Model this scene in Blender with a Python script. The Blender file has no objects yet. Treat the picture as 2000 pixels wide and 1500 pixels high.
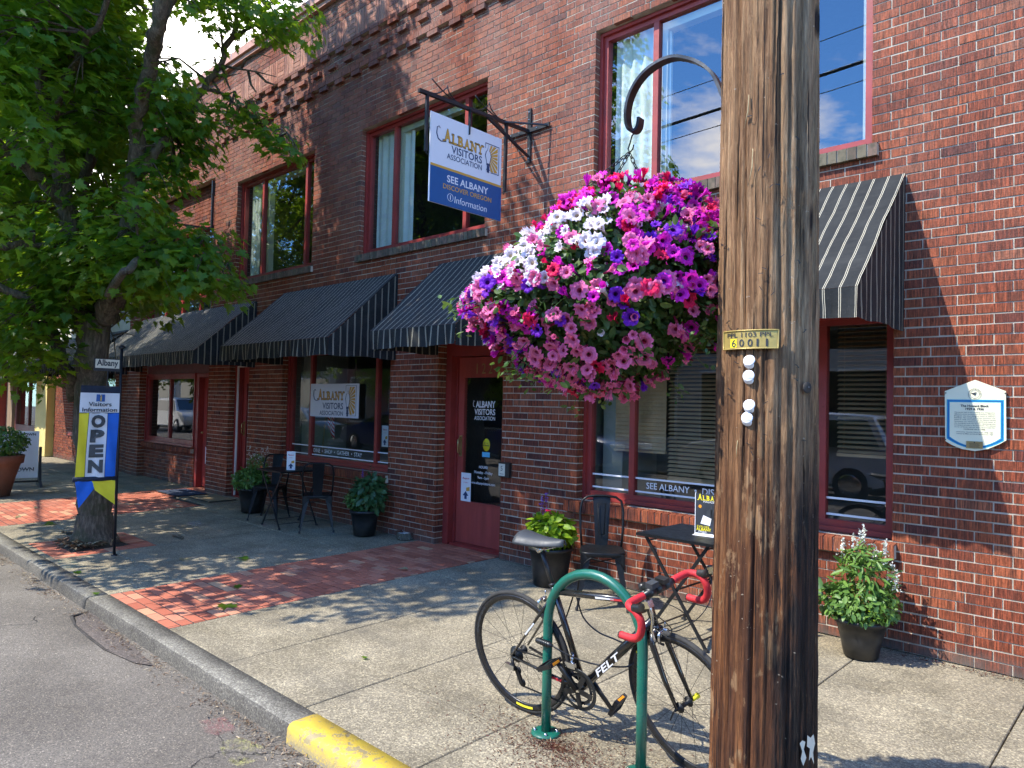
import bpy, bmesh, math, random
import numpy as np
from mathutils import Vector, Matrix
random.seed(7); rng = np.random.default_rng(11)
SC = bpy.context.scene; COL = SC.collection
PI = math.pi
# ------------------------------------------------------------------ camera (calibrated from the photograph)
FPX, YAW, PITCH, ROLL = 1407.7, 0.757509, 0.0290934, 0.022540
CAM = np.array([0.0, -5.4, 1.60])
_f = np.array([-math.sin(YAW)*math.cos(PITCH), math.cos(YAW)*math.cos(PITCH), math.sin(PITCH)])
_r = np.array([math.cos(YAW), math.sin(YAW), 0.0]); _u = np.cross(_r, _f)
R2 = math.cos(ROLL)*_r + math.sin(ROLL)*_u; U2 = -math.sin(ROLL)*_r + math.cos(ROLL)*_u
def ray(px, py): return _f + R2*((px-1000)/FPX) + U2*((750-py)/FPX)
def onY(px, py, Y):
    d = ray(px, py); return CAM + d*((Y-CAM[1])/d[1])
def onX(px, py, X):
    d = ray(px, py); return CAM + d*((X-CAM[0])/d[0])
def dep(px, py, z): return CAM + ray(px, py)*z
def proj(p):
    w = np.asarray(p)-CAM; z = w@_f
    return 1000+FPX*(w@R2)/z, 750-FPX*(w@U2)/z, z
SL = 0.0162
def gz(y): return SL*min(y, 0.0)
def ongr(px, py):
    d = ray(px, py); t = (SL*CAM[1]-CAM[2])/(d[2]-SL*d[1]); return CAM+d*t
cam = bpy.data.cameras.new('camera'); camo = bpy.data.objects.new('camera', cam); COL.objects.link(camo)
cam.sensor_width = 36; cam.lens = FPX/2000*36; cam.clip_end = 500; cam.clip_start = 0.05
M = Matrix(((R2[0], U2[0], -_f[0], CAM[0]), (R2[1], U2[1], -_f[1], CAM[1]), (R2[2], U2[2], -_f[2], CAM[2]), (0, 0, 0, 1)))
camo.matrix_world = M; SC.camera = camo
# ------------------------------------------------------------------ materials
def nodes(name):
    m = bpy.data.materials.new(name); m.use_nodes = True; nt = m.node_tree
    return m, nt, nt.nodes['Principled BSDF']
def N(nt, t, **k):
    n = nt.nodes.new(t)
    for a, b in k.items(): setattr(n, a, b)
    return n
def L(nt, a, b): nt.links.new(a, b)
def objco(nt, scale=(1, 1, 1), rot=(0, 0, 0)):
    tc = N(nt, 'ShaderNodeTexCoord'); mp = N(nt, 'ShaderNodeMapping')
    mp.inputs['Scale'].default_value = scale; mp.inputs['Rotation'].default_value = rot
    L(nt, tc.outputs['Object'], mp.inputs['Vector']); return mp.outputs['Vector']
def noise(nt, vec, scale, detail=4, rough=0.55):
    n = N(nt, 'ShaderNodeTexNoise'); n.inputs['Scale'].default_value = scale
    n.inputs['Detail'].default_value = detail; n.inputs['Roughness'].default_value = rough
    if vec is not None: L(nt, vec, n.inputs['Vector'])
    return n.outputs['Fac']
def ramp(nt, fac, stops, interp='LINEAR'):
    r = N(nt, 'ShaderNodeValToRGB'); r.color_ramp.interpolation = interp
    e = r.color_ramp.elements
    while len(e) < len(stops): e.new(0.5)
    for i, (p, c) in enumerate(stops):
        e[i].position = p; e[i].color = (c, c, c, 1) if not hasattr(c, '__len__') else (*c[:3], 1)
    L(nt, fac, r.inputs['Fac']); return r.outputs['Color']
def mix(nt, fac, a, b, mode='MIX'):
    m = N(nt, 'ShaderNodeMix', data_type='RGBA', blend_type=mode)
    for s, v in ((m.inputs[0], fac), (m.inputs[6], a), (m.inputs[7], b)):
        if hasattr(v, 'is_linked') or hasattr(v, 'links'): L(nt, v, s)
        elif hasattr(v, '__len__'): s.default_value = (*v[:3], 1)
        else: s.default_value = v
    return m.outputs[2]
def math_(nt, op, a, b=None, c=None, clamp=False):
    m = N(nt, 'ShaderNodeMath', operation=op); m.use_clamp = clamp
    for s, v in zip(m.inputs, (a, b, c)):
        if v is None: continue
        if hasattr(v, 'links'): L(nt, v, s)
        else: s.default_value = v
    return m.outputs[0]
def bump(nt, bsdf, h, strength=0.3, dist=0.01):
    b = N(nt, 'ShaderNodeBump'); b.inputs['Strength'].default_value = strength; b.inputs['Distance'].default_value = dist
    L(nt, h, b.inputs['Height']); L(nt, b.outputs['Normal'], bsdf.inputs['Normal'])
def mat(name, col, rough=0.6, metal=0.0, var=0.15, vscale=8, bmp=0.0, bscale=60, spec=0.5, coat=0.0, vstretch=(1, 1, 1)):
    m, nt, b = nodes(name)
    b.inputs['Roughness'].default_value = rough; b.inputs['Metallic'].default_value = metal
    b.inputs['Specular IOR Level'].default_value = spec; b.inputs['Coat Weight'].default_value = coat
    v = objco(nt, vstretch)
    n = noise(nt, v, vscale)
    c0 = [max(0, x*(1-var)) for x in col]; c1 = [min(1, x*(1+var)) for x in col]
    L(nt, ramp(nt, n, [(0.3, c0), (0.7, c1)]), b.inputs['Base Color'])
    L(nt, ramp(nt, noise(nt, v, vscale*3), [(0.3, max(0.02, rough-0.08)), (0.7, min(1, rough+0.08))]), b.inputs['Roughness'])
    if bmp: bump(nt, b, noise(nt, v, bscale, 5), bmp, 0.01)
    return m
def tintcol(nt):
    a = N(nt, 'ShaderNodeAttribute'); a.attribute_name = 'tint'; return a
MT = {}
def mk_brick(name, stops, mort_dust=True, stria=True):
    m, nt, b = nodes(name)
    a = tintcol(nt); sep = N(nt, 'ShaderNodeSeparateColor'); L(nt, a.outputs['Color'], sep.inputs[0])
    base = ramp(nt, sep.outputs[0], stops)
    v = objco(nt)
    vs = objco(nt, (120, 120, 7))
    st = noise(nt, vs, 1.0, 3, 0.7)
    fine = noise(nt, v, 90, 5, 0.7)
    if stria:
        base = mix(nt, 0.85, base, ramp(nt, st, [(0.32, (0.20, 0.18, 0.18)), (0.48, (0.85, 0.85, 0.85)), (0.64, (2.1, 1.9, 1.8))]), 'MULTIPLY')
    base = mix(nt, 0.7, base, ramp(nt, fine, [(0.25, 0.55), (0.7, 1.25)]), 'MULTIPLY')
    if mort_dust:   # pale lime bloom and weather streaks, stronger high on the wall
        big = noise(nt, objco(nt, (1, 1, 0.35)), 1.3, 6, 0.65)
        zz = N(nt, 'ShaderNodeSeparateXYZ'); L(nt, v, zz.inputs[0])
        hi = N(nt, 'ShaderNodeMapRange'); hi.inputs[1].default_value = 2.0; hi.inputs[2].default_value = 6.5
        hi.inputs[3].default_value = 0.06; hi.inputs[4].default_value = 1.0
        L(nt, zz.outputs[2], hi.inputs[0])
        d = math_(nt, 'MULTIPLY', math_(nt, 'MULTIPLY', ramp(nt, big, [(0.40, 0.03), (0.70, 0.75)]), ramp(nt, fine, [(0.40, 0.1), (0.62, 1.0)])), hi.outputs[0])
        base = mix(nt, d, base, (0.40, 0.29, 0.24))
        run = noise(nt, objco(nt, (9, 9, 0.55)), 1.0, 5, 0.6); base = mix(nt, ramp(nt, run, [(0.56, 0), (0.74, 0.55)]), base, (0.045, 0.022, 0.018))
        lo = N(nt, 'ShaderNodeMapRange'); lo.inputs[1].default_value = 0.0; lo.inputs[2].default_value = 0.14
        lo.inputs[3].default_value = 0.8; lo.inputs[4].default_value = 0.0; L(nt, zz.outputs[2], lo.inputs[0])
        base = mix(nt, math_(nt, 'MULTIPLY', lo.outputs[0], ramp(nt, noise(nt, v, 9, 5), [(0.3, 0.2), (0.6, 1.0)])), base, (0.10, 0.10, 0.085))
    L(nt, base, b.inputs['Base Color']); b.inputs['Roughness'].default_value = 0.82
    b.inputs['Specular IOR Level'].default_value = 0.3
    h = math_(nt, 'ADD', math_(nt, 'MULTIPLY', st, 1.0 if stria else 0.2), math_(nt, 'MULTIPLY', fine, 0.6))
    bump(nt, b, h, 0.8, 0.004)
    return m
MT['brick'] = mk_brick('brick', [(0.0, (0.090, 0.028, 0.020)), (0.2, (0.145, 0.036, 0.018)), (0.55, (0.190, 0.048, 0.021)), (0.85, (0.235, 0.064, 0.026)), (1.0, (0.215, 0.075, 0.038))])
MT['brick_tan'] = mk_brick('brick_tan', [(0.0, (0.16, 0.10, 0.06)), (0.5, (0.30, 0.21, 0.13)), (1.0, (0.22, 0.17, 0.11))], stria=False)
MT['brick_orange'] = mk_brick('brick_orange', [(0.0, (0.20, 0.075, 0.05)), (0.5, (0.34, 0.14, 0.085)), (1.0, (0.42, 0.20, 0.13))])
def mk_sill():
    m, nt, b = nodes('sill_brick')
    a = tintcol(nt); sep = N(nt, 'ShaderNodeSeparateColor'); L(nt, a.outputs['Color'], sep.inputs[0])
    base = ramp(nt, sep.outputs[0], [(0, (0.10, 0.075, 0.05)), (0.5, (0.19, 0.12, 0.085)), (1, (0.15, 0.13, 0.08))])
    v = objco(nt); base = mix(nt, ramp(nt, noise(nt, v, 14, 6, 0.7), [(0.45, 0.0), (0.62, 0.8)]), base, (0.06, 0.058, 0.035))
    L(nt, base, b.inputs['Base Color']); b.inputs['Roughness'].default_value = 0.9
    bump(nt, b, noise(nt, v, 70, 5, 0.7), 0.7, 0.006); return m
MT['sill'] = mk_sill()
def mk_mortar():
    m, nt, b = nodes('mortar')
    v = objco(nt)
    L(nt, mix(nt, ramp(nt, noise(nt, v, 6, 6, 0.65), [(0.35, 0.0), (0.65, 1.0)]), (0.33, 0.28, 0.21), (0.56, 0.50, 0.39)), b.inputs['Base Color'])
    b.inputs['Roughness'].default_value = 0.95; bump(nt, b, noise(nt, v, 200, 4), 0.5, 0.003); return m
MT['mortar'] = mk_mortar()
def mk_concrete(name, lo, hi, dark=(0.10, 0.09, 0.075), speck=True):
    m, nt, b = nodes(name)
    v = objco(nt)
    agg = N(nt, 'ShaderNodeTexVoronoi'); agg.inputs['Scale'].default_value = 130; L(nt, v, agg.inputs['Vector'])
    sp = N(nt, 'ShaderNodeSeparateColor'); L(nt, agg.outputs['Color'], sp.inputs[0])
    c = mix(nt, ramp(nt, noise(nt, v, 2.2, 6, 0.6), [(0.35, 0), (0.68, 1)]), lo, hi)
    if speck:
        c = mix(nt, 0.75, c, ramp(nt, sp.outputs[0], [(0.0, (0.42, 0.40, 0.37)), (0.45, (0.85, 0.83, 0.8)), (0.78, (1.15, 1.13, 1.06)), (1.0, (2.0, 1.95, 1.75))]), 'MULTIPLY')
    c = mix(nt, ramp(nt, noise(nt, v, 38, 5, 0.75), [(0.5, 0), (0.72, 0.5)]), c, dark)
    st = noise(nt, objco(nt, (0.7, 2.2, 1)), 1.1, 5, 0.6)
    c = mix(nt, ramp(nt, st, [(0.5, 0), (0.8, 0.55)]), c, dark)
    L(nt, c, b.inputs['Base Color']); b.inputs['Roughness'].default_value = 0.92
    b.inputs['Specular IOR Level'].default_value = 0.25
    bump(nt, b, math_(nt, 'ADD', sp.outputs[1], noise(nt, v, 300, 3)), 0.45, 0.003); return m
MT['walk'] = mk_concrete('walk', (0.20, 0.172, 0.120), (0.345, 0.300, 0.215))
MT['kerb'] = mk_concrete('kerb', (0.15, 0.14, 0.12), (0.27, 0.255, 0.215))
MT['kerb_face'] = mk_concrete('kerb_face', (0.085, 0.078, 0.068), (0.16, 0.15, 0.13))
MT['joint'] = mat('joint', (0.040, 0.034, 0.028), 0.95, var=0.5, vscale=20)
def mk_asphalt():
    m, nt, b = nodes('asphalt'); v = objco(nt)
    vo = N(nt, 'ShaderNodeTexVoronoi'); vo.inputs['Scale'].default_value = 170; L(nt, v, vo.inputs['Vector'])
    sp = N(nt, 'ShaderNodeSeparateColor'); L(nt, vo.outputs['Color'], sp.inputs[0])
    c = mix(nt, ramp(nt, noise(nt, v, 1.0, 5, 0.6), [(0.35, 0), (0.65, 1)]), (0.125, 0.108, 0.088), (0.20, 0.176, 0.145))
    c = mix(nt, 0.8, c, ramp(nt, sp.outputs[0], [(0.0, (0.45, 0.45, 0.45)), (0.6, (1.0, 1.0, 1.0)), (0.93, (1.3, 1.28, 1.22)), (1.0, (2.6, 2.5, 2.3))]), 'MULTIPLY')
    # hairline cracks
    wv = N(nt, 'ShaderNodeTexVoronoi', feature='DISTANCE_TO_EDGE'); wv.inputs['Scale'].default_value = 0.55
    ds = N(nt, 'ShaderNodeVectorMath', operation='ADD'); n2 = N(nt, 'ShaderNodeTexNoise'); n2.inputs['Scale'].default_value = 2.5; n2.inputs['Detail'].default_value = 6
    L(nt, v, n2.inputs['Vector']); L(nt, v, ds.inputs[0]); L(nt, n2.outputs['Color'], ds.inputs[1]); L(nt, ds.outputs[0], wv.inputs['Vector'])
    crk = ramp(nt, wv.outputs['Distance'], [(0.0, 1.0), (0.008, 0.0)])
    crk = math_(nt, 'MULTIPLY', crk, ramp(nt, noise(nt, v, 0.8, 2), [(0.5, 0), (0.6, 1)]))
    c = mix(nt, crk, c, (0.03, 0.028, 0.026))
    L(nt, c, b.inputs['Base Color']); b.inputs['Roughness'].default_value = 0.9; b.inputs['Specular IOR Level'].default_value = 0.3
    bump(nt, b, math_(nt, 'ADD', sp.outputs[1], math_(nt, 'MULTIPLY', crk, -3.0)), 0.6, 0.004); return m
MT['asphalt'] = mk_asphalt()
def mk_paver():
    m, nt, b = nodes('paver'); v = objco(nt); a = tintcol(nt)
    sep = N(nt, 'ShaderNodeSeparateColor'); L(nt, a.outputs['Color'], sep.inputs[0])
    c = ramp(nt, sep.outputs[0], [(0, (0.40, 0.115, 0.065)), (0.5, (0.52, 0.165, 0.095)), (0.85, (0.58, 0.22, 0.13)), (1, (0.62, 0.36, 0.20))])
    c = mix(nt, 0.8, c, ramp(nt, noise(nt, v, 160, 5, 0.7), [(0.25, 0.6), (0.7, 1.2)]), 'MULTIPLY')
    c = mix(nt, ramp(nt, noise(nt, v, 2.5, 5), [(0.5, 0), (0.75, 0.5)]), c, (0.16, 0.10, 0.08))
    L(nt, c, b.inputs['Base Color']); b.inputs['Roughness'].default_value = 0.85; b.inputs['Specular IOR Level'].default_value = 0.3
    bump(nt, b, noise(nt, v, 220, 4), 0.4, 0.003); return m
MT['paver'] = mk_paver()
MT['redpaint'] = mat('redpaint', (0.30, 0.035, 0.028), 0.42, var=0.14, vscale=6, bmp=0.08, bscale=40)
MT['redwood'] = mat('redwood', (0.36, 0.055, 0.042), 0.5, var=0.2, vscale=10, bmp=0.25, bscale=80, vstretch=(1, 1, 0.15))
MT['brownframe'] = mat('brownframe', (0.16, 0.045, 0.035), 0.5)
MT['whitepaint'] = mat('whitepaint', (0.72, 0.71, 0.68), 0.45, var=0.04)
MT['cream'] = mat('cream', (0.62, 0.58, 0.46), 0.8, var=0.12, vscale=3, bmp=0.2)
MT['yellow_wall'] = mat('yellow_wall', (0.68, 0.55, 0.20), 0.7, var=0.08, vscale=3)
MT['terracap'] = mat('terracap', (0.52, 0.27, 0.20), 0.75, var=0.15)
MT['flash'] = mat('flash', (0.42, 0.43, 0.42), 0.45, metal=0.4, var=0.15)
MT['black_metal'] = mat('black_metal', (0.010, 0.011, 0.012), 0.45, var=0.3, spec=0.3)
MT['gunmetal'] = mat('gunmetal', (0.007, 0.008, 0.009), 0.42, metal=0.0, var=0.3, spec=0.25)
MT['iron'] = mat('iron', (0.010, 0.012, 0.017), 0.45, var=0.3)
MT['steel'] = mat('steel', (0.62, 0.63, 0.64), 0.22, metal=1.0, var=0.1)
MT['brass'] = mat('brass', (0.45, 0.33, 0.14), 0.35, metal=0.8)
MT['silverpaint'] = mat('silverpaint', (0.035, 0.040, 0.045), 0.55, metal=0.0, var=0.1)
MT['green_paint'] = mat('green_paint', (0.003, 0.125, 0.085), 0.28, var=0.12, coat=0.4)
def wear(name, dirt, lo=0.58, hi=0.63, sc=30, amt=0.8):
    m = MT[name]; nt = m.node_tree; b = nt.nodes['Principled BSDF']; l = b.inputs['Base Color'].links[0].from_socket; v = objco(nt)
    k = ramp(nt, noise(nt, v, sc, 7, 0.75), [(lo, 0), (hi, amt)]); k2 = ramp(nt, noise(nt, v, 3.5, 5, 0.6), [(0.45, 0), (0.75, 0.45)])
    L(nt, mix(nt, k, mix(nt, k2, l, dirt), dirt), b.inputs['Base Color'])
    r0 = b.inputs['Roughness'].links[0].from_socket; L(nt, math_(nt, 'ADD', r0, math_(nt, 'MULTIPLY', math_(nt, 'ADD', k, k2), 0.4), clamp=True), b.inputs['Roughness'])
MT['red_tape'] = mat('red_tape', (0.62, 0.02, 0.03), 0.6, var=0.12, vscale=30, bmp=0.2, bscale=200)
MT['bike_black'] = mat('bike_black', (0.006, 0.006, 0.007), 0.18, coat=0.6, var=0.2)
MT['rubber'] = mat('rubber', (0.018, 0.018, 0.018), 0.75, var=0.2, bmp=0.2, bscale=300)
MT['rimblack'] = mat('rimblack', (0.015, 0.015, 0.016), 0.3)
MT['plastic_black'] = mat('plastic_black', (0.010, 0.011, 0.012), 0.38, var=0.2)
MT['white'] = mat('white', (0.80, 0.80, 0.80), 0.5, var=0.02)
MT['signwhite'] = mat('signwhite', (0.74, 0.76, 0.82), 0.35, var=0.02)
MT['navy'] = mat('navy', (0.012, 0.045, 0.13), 0.4, var=0.05)
MT['signblue'] = mat('signblue', (0.004, 0.085, 0.27), 0.35, var=0.04)
MT['gold'] = mat('gold', (0.62, 0.34, 0.05), 0.5, var=0.05)
MT['yellow'] = mat('yellow', (0.78, 0.66, 0.02), 0.6, var=0.08)
MT['flagyellow'] = mat('flagyellow', (0.80, 0.68, 0.03), 0.7, var=0.10, vscale=5)
MT['flagblue'] = mat('flagblue', (0.01, 0.13, 0.58), 0.7, var=0.12, vscale=5)
MT['flagwhite'] = mat('flagwhite', (0.72, 0.72, 0.72), 0.75, var=0.08, vscale=5)
MT['flagred'] = mat('flagred', (0.55, 0.03, 0.04), 0.7)
MT['ink'] = mat('ink', (0.025, 0.03, 0.038), 0.6, var=0.3)
MT['darkcloth'] = mat('darkcloth', (0.012, 0.02, 0.04), 0.8, var=0.2)
MT['sky_blue_sticker'] = mat('sky_blue_sticker', (0.12, 0.50, 0.75), 0.5, var=0.05)
MT['orange_reflector'] = mat('orange_reflector', (0.85, 0.30, 0.02), 0.3, var=0.1)
MT['ivory'] = mat('ivory', (0.74, 0.71, 0.50), 0.35, var=0.03)
MT['teal_line'] = mat('teal_line', (0.01, 0.32, 0.45), 0.4, var=0.05)
MT['deepblue'] = mat('deepblue', (0.01, 0.09, 0.32), 0.4, var=0.05)
MT['terracotta'] = mat('terracotta', (0.22, 0.095, 0.055), 0.8, var=0.2, vscale=5, bmp=0.15)
MT['mat_blue'] = mat('mat_blue', (0.035, 0.05, 0.09), 0.95, var=0.3, vscale=40, bmp=0.5, bscale=300)
MT['mat_coir'] = mat('mat_coir', (0.30, 0.22, 0.12), 0.95, var=0.4, vscale=60, bmp=0.6, bscale=300)
MT['soil'] = mat('soil', (0.05, 0.035, 0.022), 0.98, var=0.5, vscale=30, bmp=1.0, bscale=90)
MT['drystraw'] = mat('drystraw', (0.34, 0.27, 0.14), 0.9, var=0.4, vscale=40)
MT['litter'] = mat('litter', (0.20, 0.11, 0.065), 0.95, var=0.5, vscale=50)
MT['bark_needle'] = mat('bark_needle', (0.11, 0.035, 0.022), 0.95, var=0.5, vscale=50)
MT['curtain'] = mat('curtain', (0.84, 0.84, 0.80), 0.9, var=0.06)
MT['interior_mid'] = mat('interior_mid', (0.16, 0.15, 0.13), 0.9, var=0.2, vscale=2)
MT['blind'] = mat('blind', (0.55, 0.34, 0.18), 0.55, var=0.12)
MT['interior'] = mat('interior', (0.05, 0.046, 0.042), 0.9, var=0.3, vscale=2)
MT['interior_pale'] = mat('interior_pale', (0.30, 0.29, 0.25), 0.9, var=0.1, vscale=2)
MT['wire'] = mat('wire', (0.01, 0.01, 0.01), 0.5)
MT['galv'] = mat('galv', (0.045, 0.048, 0.05), 0.38, metal=0.7, var=0.3, vscale=20)
MT['tagyellow'] = mat('tagyellow', (0.46, 0.34, 0.10), 0.4, metal=0.3, var=0.15, vscale=25)
MT['carblue'] = mat('carblue', (0.01, 0.03, 0.16), 0.2, coat=1.0, var=0.02)
MT['carwhite'] = mat('carwhite', (0.62, 0.63, 0.64), 0.25, coat=1.0, var=0.02)
MT['cardark'] = mat('cardark', (0.02, 0.022, 0.026), 0.2, coat=1.0, var=0.02)
MT['carglass'] = mat('carglass', (0.01, 0.012, 0.014), 0.05, var=0.0, spec=1.0)
MT['opp_wall'] = mat('opp_wall', (0.42, 0.40, 0.37), 0.85, var=0.1, vscale=1)
MT['opp_brick'] = mat('opp_brick', (0.20, 0.09, 0.07), 0.85, var=0.2, vscale=3)
def mk_glass(ior=1.9, wob=True):
    m = bpy.data.materials.new('glass'); m.use_nodes = True; nt = m.node_tree; nt.nodes.clear()
    o = N(nt, 'ShaderNodeOutputMaterial'); t = N(nt, 'ShaderNodeBsdfTransparent'); g = N(nt, 'ShaderNodeBsdfGlossy')
    t.inputs[0].default_value = (0.80, 0.87, 0.84, 1); g.inputs['Roughness'].default_value = 0.0
    ge = N(nt, 'ShaderNodeNewGeometry'); dt = N(nt, 'ShaderNodeVectorMath', operation='DOT_PRODUCT'); L(nt, ge.outputs['Normal'], dt.inputs[0]); L(nt, ge.outputs['Incoming'], dt.inputs[1])
    f0 = ((ior-1)/(ior+1))**2; q5 = math_(nt, 'POWER', math_(nt, 'SUBTRACT', 1.0, math_(nt, 'ABSOLUTE', dt.outputs['Value'])), 5.0)
    fr_ = math_(nt, 'ADD', math_(nt, 'MULTIPLY', q5, 1-f0), f0, clamp=True); mx = N(nt, 'ShaderNodeMixShader')
    L(nt, fr_, mx.inputs[0]); L(nt, t.outputs[0], mx.inputs[1]); L(nt, g.outputs[0], mx.inputs[2]); L(nt, mx.outputs[0], o.inputs[0])
    b = N(nt, 'ShaderNodeBump'); b.inputs['Strength'].default_value = 0.015; b.inputs['Distance'].default_value = 0.02
    v = objco(nt); L(nt, noise(nt, v, 1.5, 2), b.inputs['Height']); 
    if wob: L(nt, b.outputs[0], g.inputs['Normal'])
    return m
MT['glass'] = mk_glass(2.1); MT['glass_up'] = mk_glass(2.5, False)
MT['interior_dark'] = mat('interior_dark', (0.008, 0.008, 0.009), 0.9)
def mk_leaf(name, stops, trans=0.45, tcol=(0.16, 0.34, 0.03), rough=0.45):
    m = bpy.data.materials.new(name); m.use_nodes = True; nt = m.node_tree; b = nt.nodes['Principled BSDF']
    a = tintcol(nt); sep = N(nt, 'ShaderNodeSeparateColor'); L(nt, a.outputs['Color'], sep.inputs[0])
    v = objco(nt)
    c = ramp(nt, sep.outputs[0], stops)
    c = mix(nt, 0.5, c, ramp(nt, noise(nt, v, 60, 3), [(0.3, 0.7), (0.7, 1.2)]), 'MULTIPLY')
    L(nt, c, b.inputs['Base Color']); b.inputs['Roughness'].default_value = rough; b.inputs['Specular IOR Level'].default_value = 0.4
    t = N(nt, 'ShaderNodeBsdfTranslucent'); L(nt, mix(nt, 0.5, c, tcol), t.inputs[0])
    mx = N(nt, 'ShaderNodeMixShader'); mx.inputs[0].default_value = trans
    o = nt.nodes['Material Output']; L(nt, b.outputs[0], mx.inputs[1]); L(nt, t.outputs[0], mx.inputs[2]); L(nt, mx.outputs[0], o.inputs[0])
    return m
MT['maple'] = mk_leaf('maple', [(0, (0.025, 0.095, 0.018)), (0.5, (0.055, 0.17, 0.020)), (0.85, (0.11, 0.23, 0.018)), (1, (0.20, 0.29, 0.02))], 0.58, (0.55, 0.74, 0.02))
MT['plantleaf'] = mk_leaf('plantleaf', [(0, (0.05, 0.13, 0.03)), (1, (0.16, 0.28, 0.05))], 0.25)
MT['limeleaf'] = mk_leaf('limeleaf', [(0, (0.16, 0.30, 0.012)), (1, (0.34, 0.46, 0.02))], 0.25)
MT['darkleaf'] = mk_leaf('darkleaf', [(0, (0.03, 0.08, 0.03)), (1, (0.07, 0.15, 0.05))], 0.15)
MT['petleaf'] = mk_leaf('petleaf', [(0, (0.03, 0.08, 0.02)), (0.7, (0.07, 0.14, 0.03)), (1, (0.20, 0.26, 0.06))], 0.25)
MT['whitebloom'] = mk_leaf('whitebloom', [(0, (0.62, 0.66, 0.52)), (1, (0.82, 0.84, 0.82))], 0.3, (0.8, 0.85, 0.8))
MT['purplebloom'] = mk_leaf('purplebloom', [(0, (0.12, 0.06, 0.35)), (1, (0.2, 0.1, 0.5))], 0.2, (0.2, 0.1, 0.5))
def mk_petal(name, c, throat):
    m = bpy.data.materials.new(name); m.use_nodes = True; nt = m.node_tree; b = nt.nodes['Principled BSDF']
    a = tintcol(nt); sep = N(nt, 'ShaderNodeSeparateColor'); L(nt, a.outputs['Color'], sep.inputs[0])
    cc = ramp(nt, sep.outputs[0], [(0.0, throat), (0.35, [x*0.75 for x in c]), (0.8, c), (1.0, [min(1, x*1.12+0.01) for x in c])])
    L(nt, cc, b.inputs['Base Color']); b.inputs['Roughness'].default_value = 0.55; b.inputs['Specular IOR Level'].default_value = 0.25
    t = N(nt, 'ShaderNodeBsdfTranslucent'); L(nt, cc, t.inputs[0]); mx = N(nt, 'ShaderNodeMixShader'); mx.inputs[0].default_value = 0.35
    L(nt, b.outputs[0], mx.inputs[1]); L(nt, t.outputs[0], mx.inputs[2]); L(nt, mx.outputs[0], nt.nodes['Material Output'].inputs[0]); return m
PET = {'pink': mk_petal('petal_pink', (0.90, 0.20, 0.42), (0.30, 0.02, 0.06)),
       'magenta': mk_petal('petal_magenta', (0.74, 0.02, 0.52), (0.06, 0.0, 0.05)),
       'red': mk_petal('petal_red', (0.80, 0.012, 0.10), (0.12, 0.0, 0.01)),
       'purple': mk_petal('petal_purple', (0.22, 0.02, 0.56), (0.02, 0.0, 0.05)),
       'white': mk_petal('petal_white', (0.86, 0.78, 0.82), (0.45, 0.36, 0.22))}
def mk_awning(name, axis, kx=0):
    m, nt, b = nodes(name); v = objco(nt)
    s = N(nt, 'ShaderNodeSeparateXYZ'); L(nt, v, s.inputs[0])
    c = s.outputs[axis]
    wob = math_(nt, 'MULTIPLY', math_(nt, 'SUBTRACT', noise(nt, v, 3.0, 2), 0.5), 0.02)
    ph = math_(nt, 'FRACT', math_(nt, 'DIVIDE', math_(nt, 'ADD', c, wob), 0.094))
    d = math_(nt, 'ABSOLUTE', math_(nt, 'SUBTRACT', ph, 0.5))          # 0 at stripe centre
    d2 = math_(nt, 'ABSOLUTE', math_(nt, 'SUBTRACT', d, 0.055))
    st = ramp(nt, d2, [(0.012, 1.0), (0.022, 0.0)])
    bs = mix(nt, ramp(nt, noise(nt, v, 5, 6, 0.65), [(0.3, 0), (0.7, 1)]), (0.009, 0.011, 0.012), (0.024, 0.026, 0.026))
    bs = mix(nt, ramp(nt, noise(nt, v, 60, 4, 0.7), [(0.62, 0), (0.75, 0.35)]), bs, (0.12, 0.12, 0.10))
    ds = ramp(nt, noise(nt, objco(nt, (2.5, 9, 9)), 1.0, 6, 0.7), [(0.50, 0), (0.75, 0.18)])
    L(nt, mix(nt, ds, mix(nt, st, bs, (0.58, 0.52, 0.38)), (0.11, 0.105, 0.09)), b.inputs['Base Color'])
    b.inputs['Roughness'].default_value = 0.7; b.inputs['Specular IOR Level'].default_value = 0.25
    bump(nt, b, noise(nt, v, 6, 4), 0.25, 0.02); return m
MT['awn_x'] = mk_awning('awning_cloth', 0); MT['awn_y'] = mk_awning('awning_cloth_side', 1)
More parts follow.
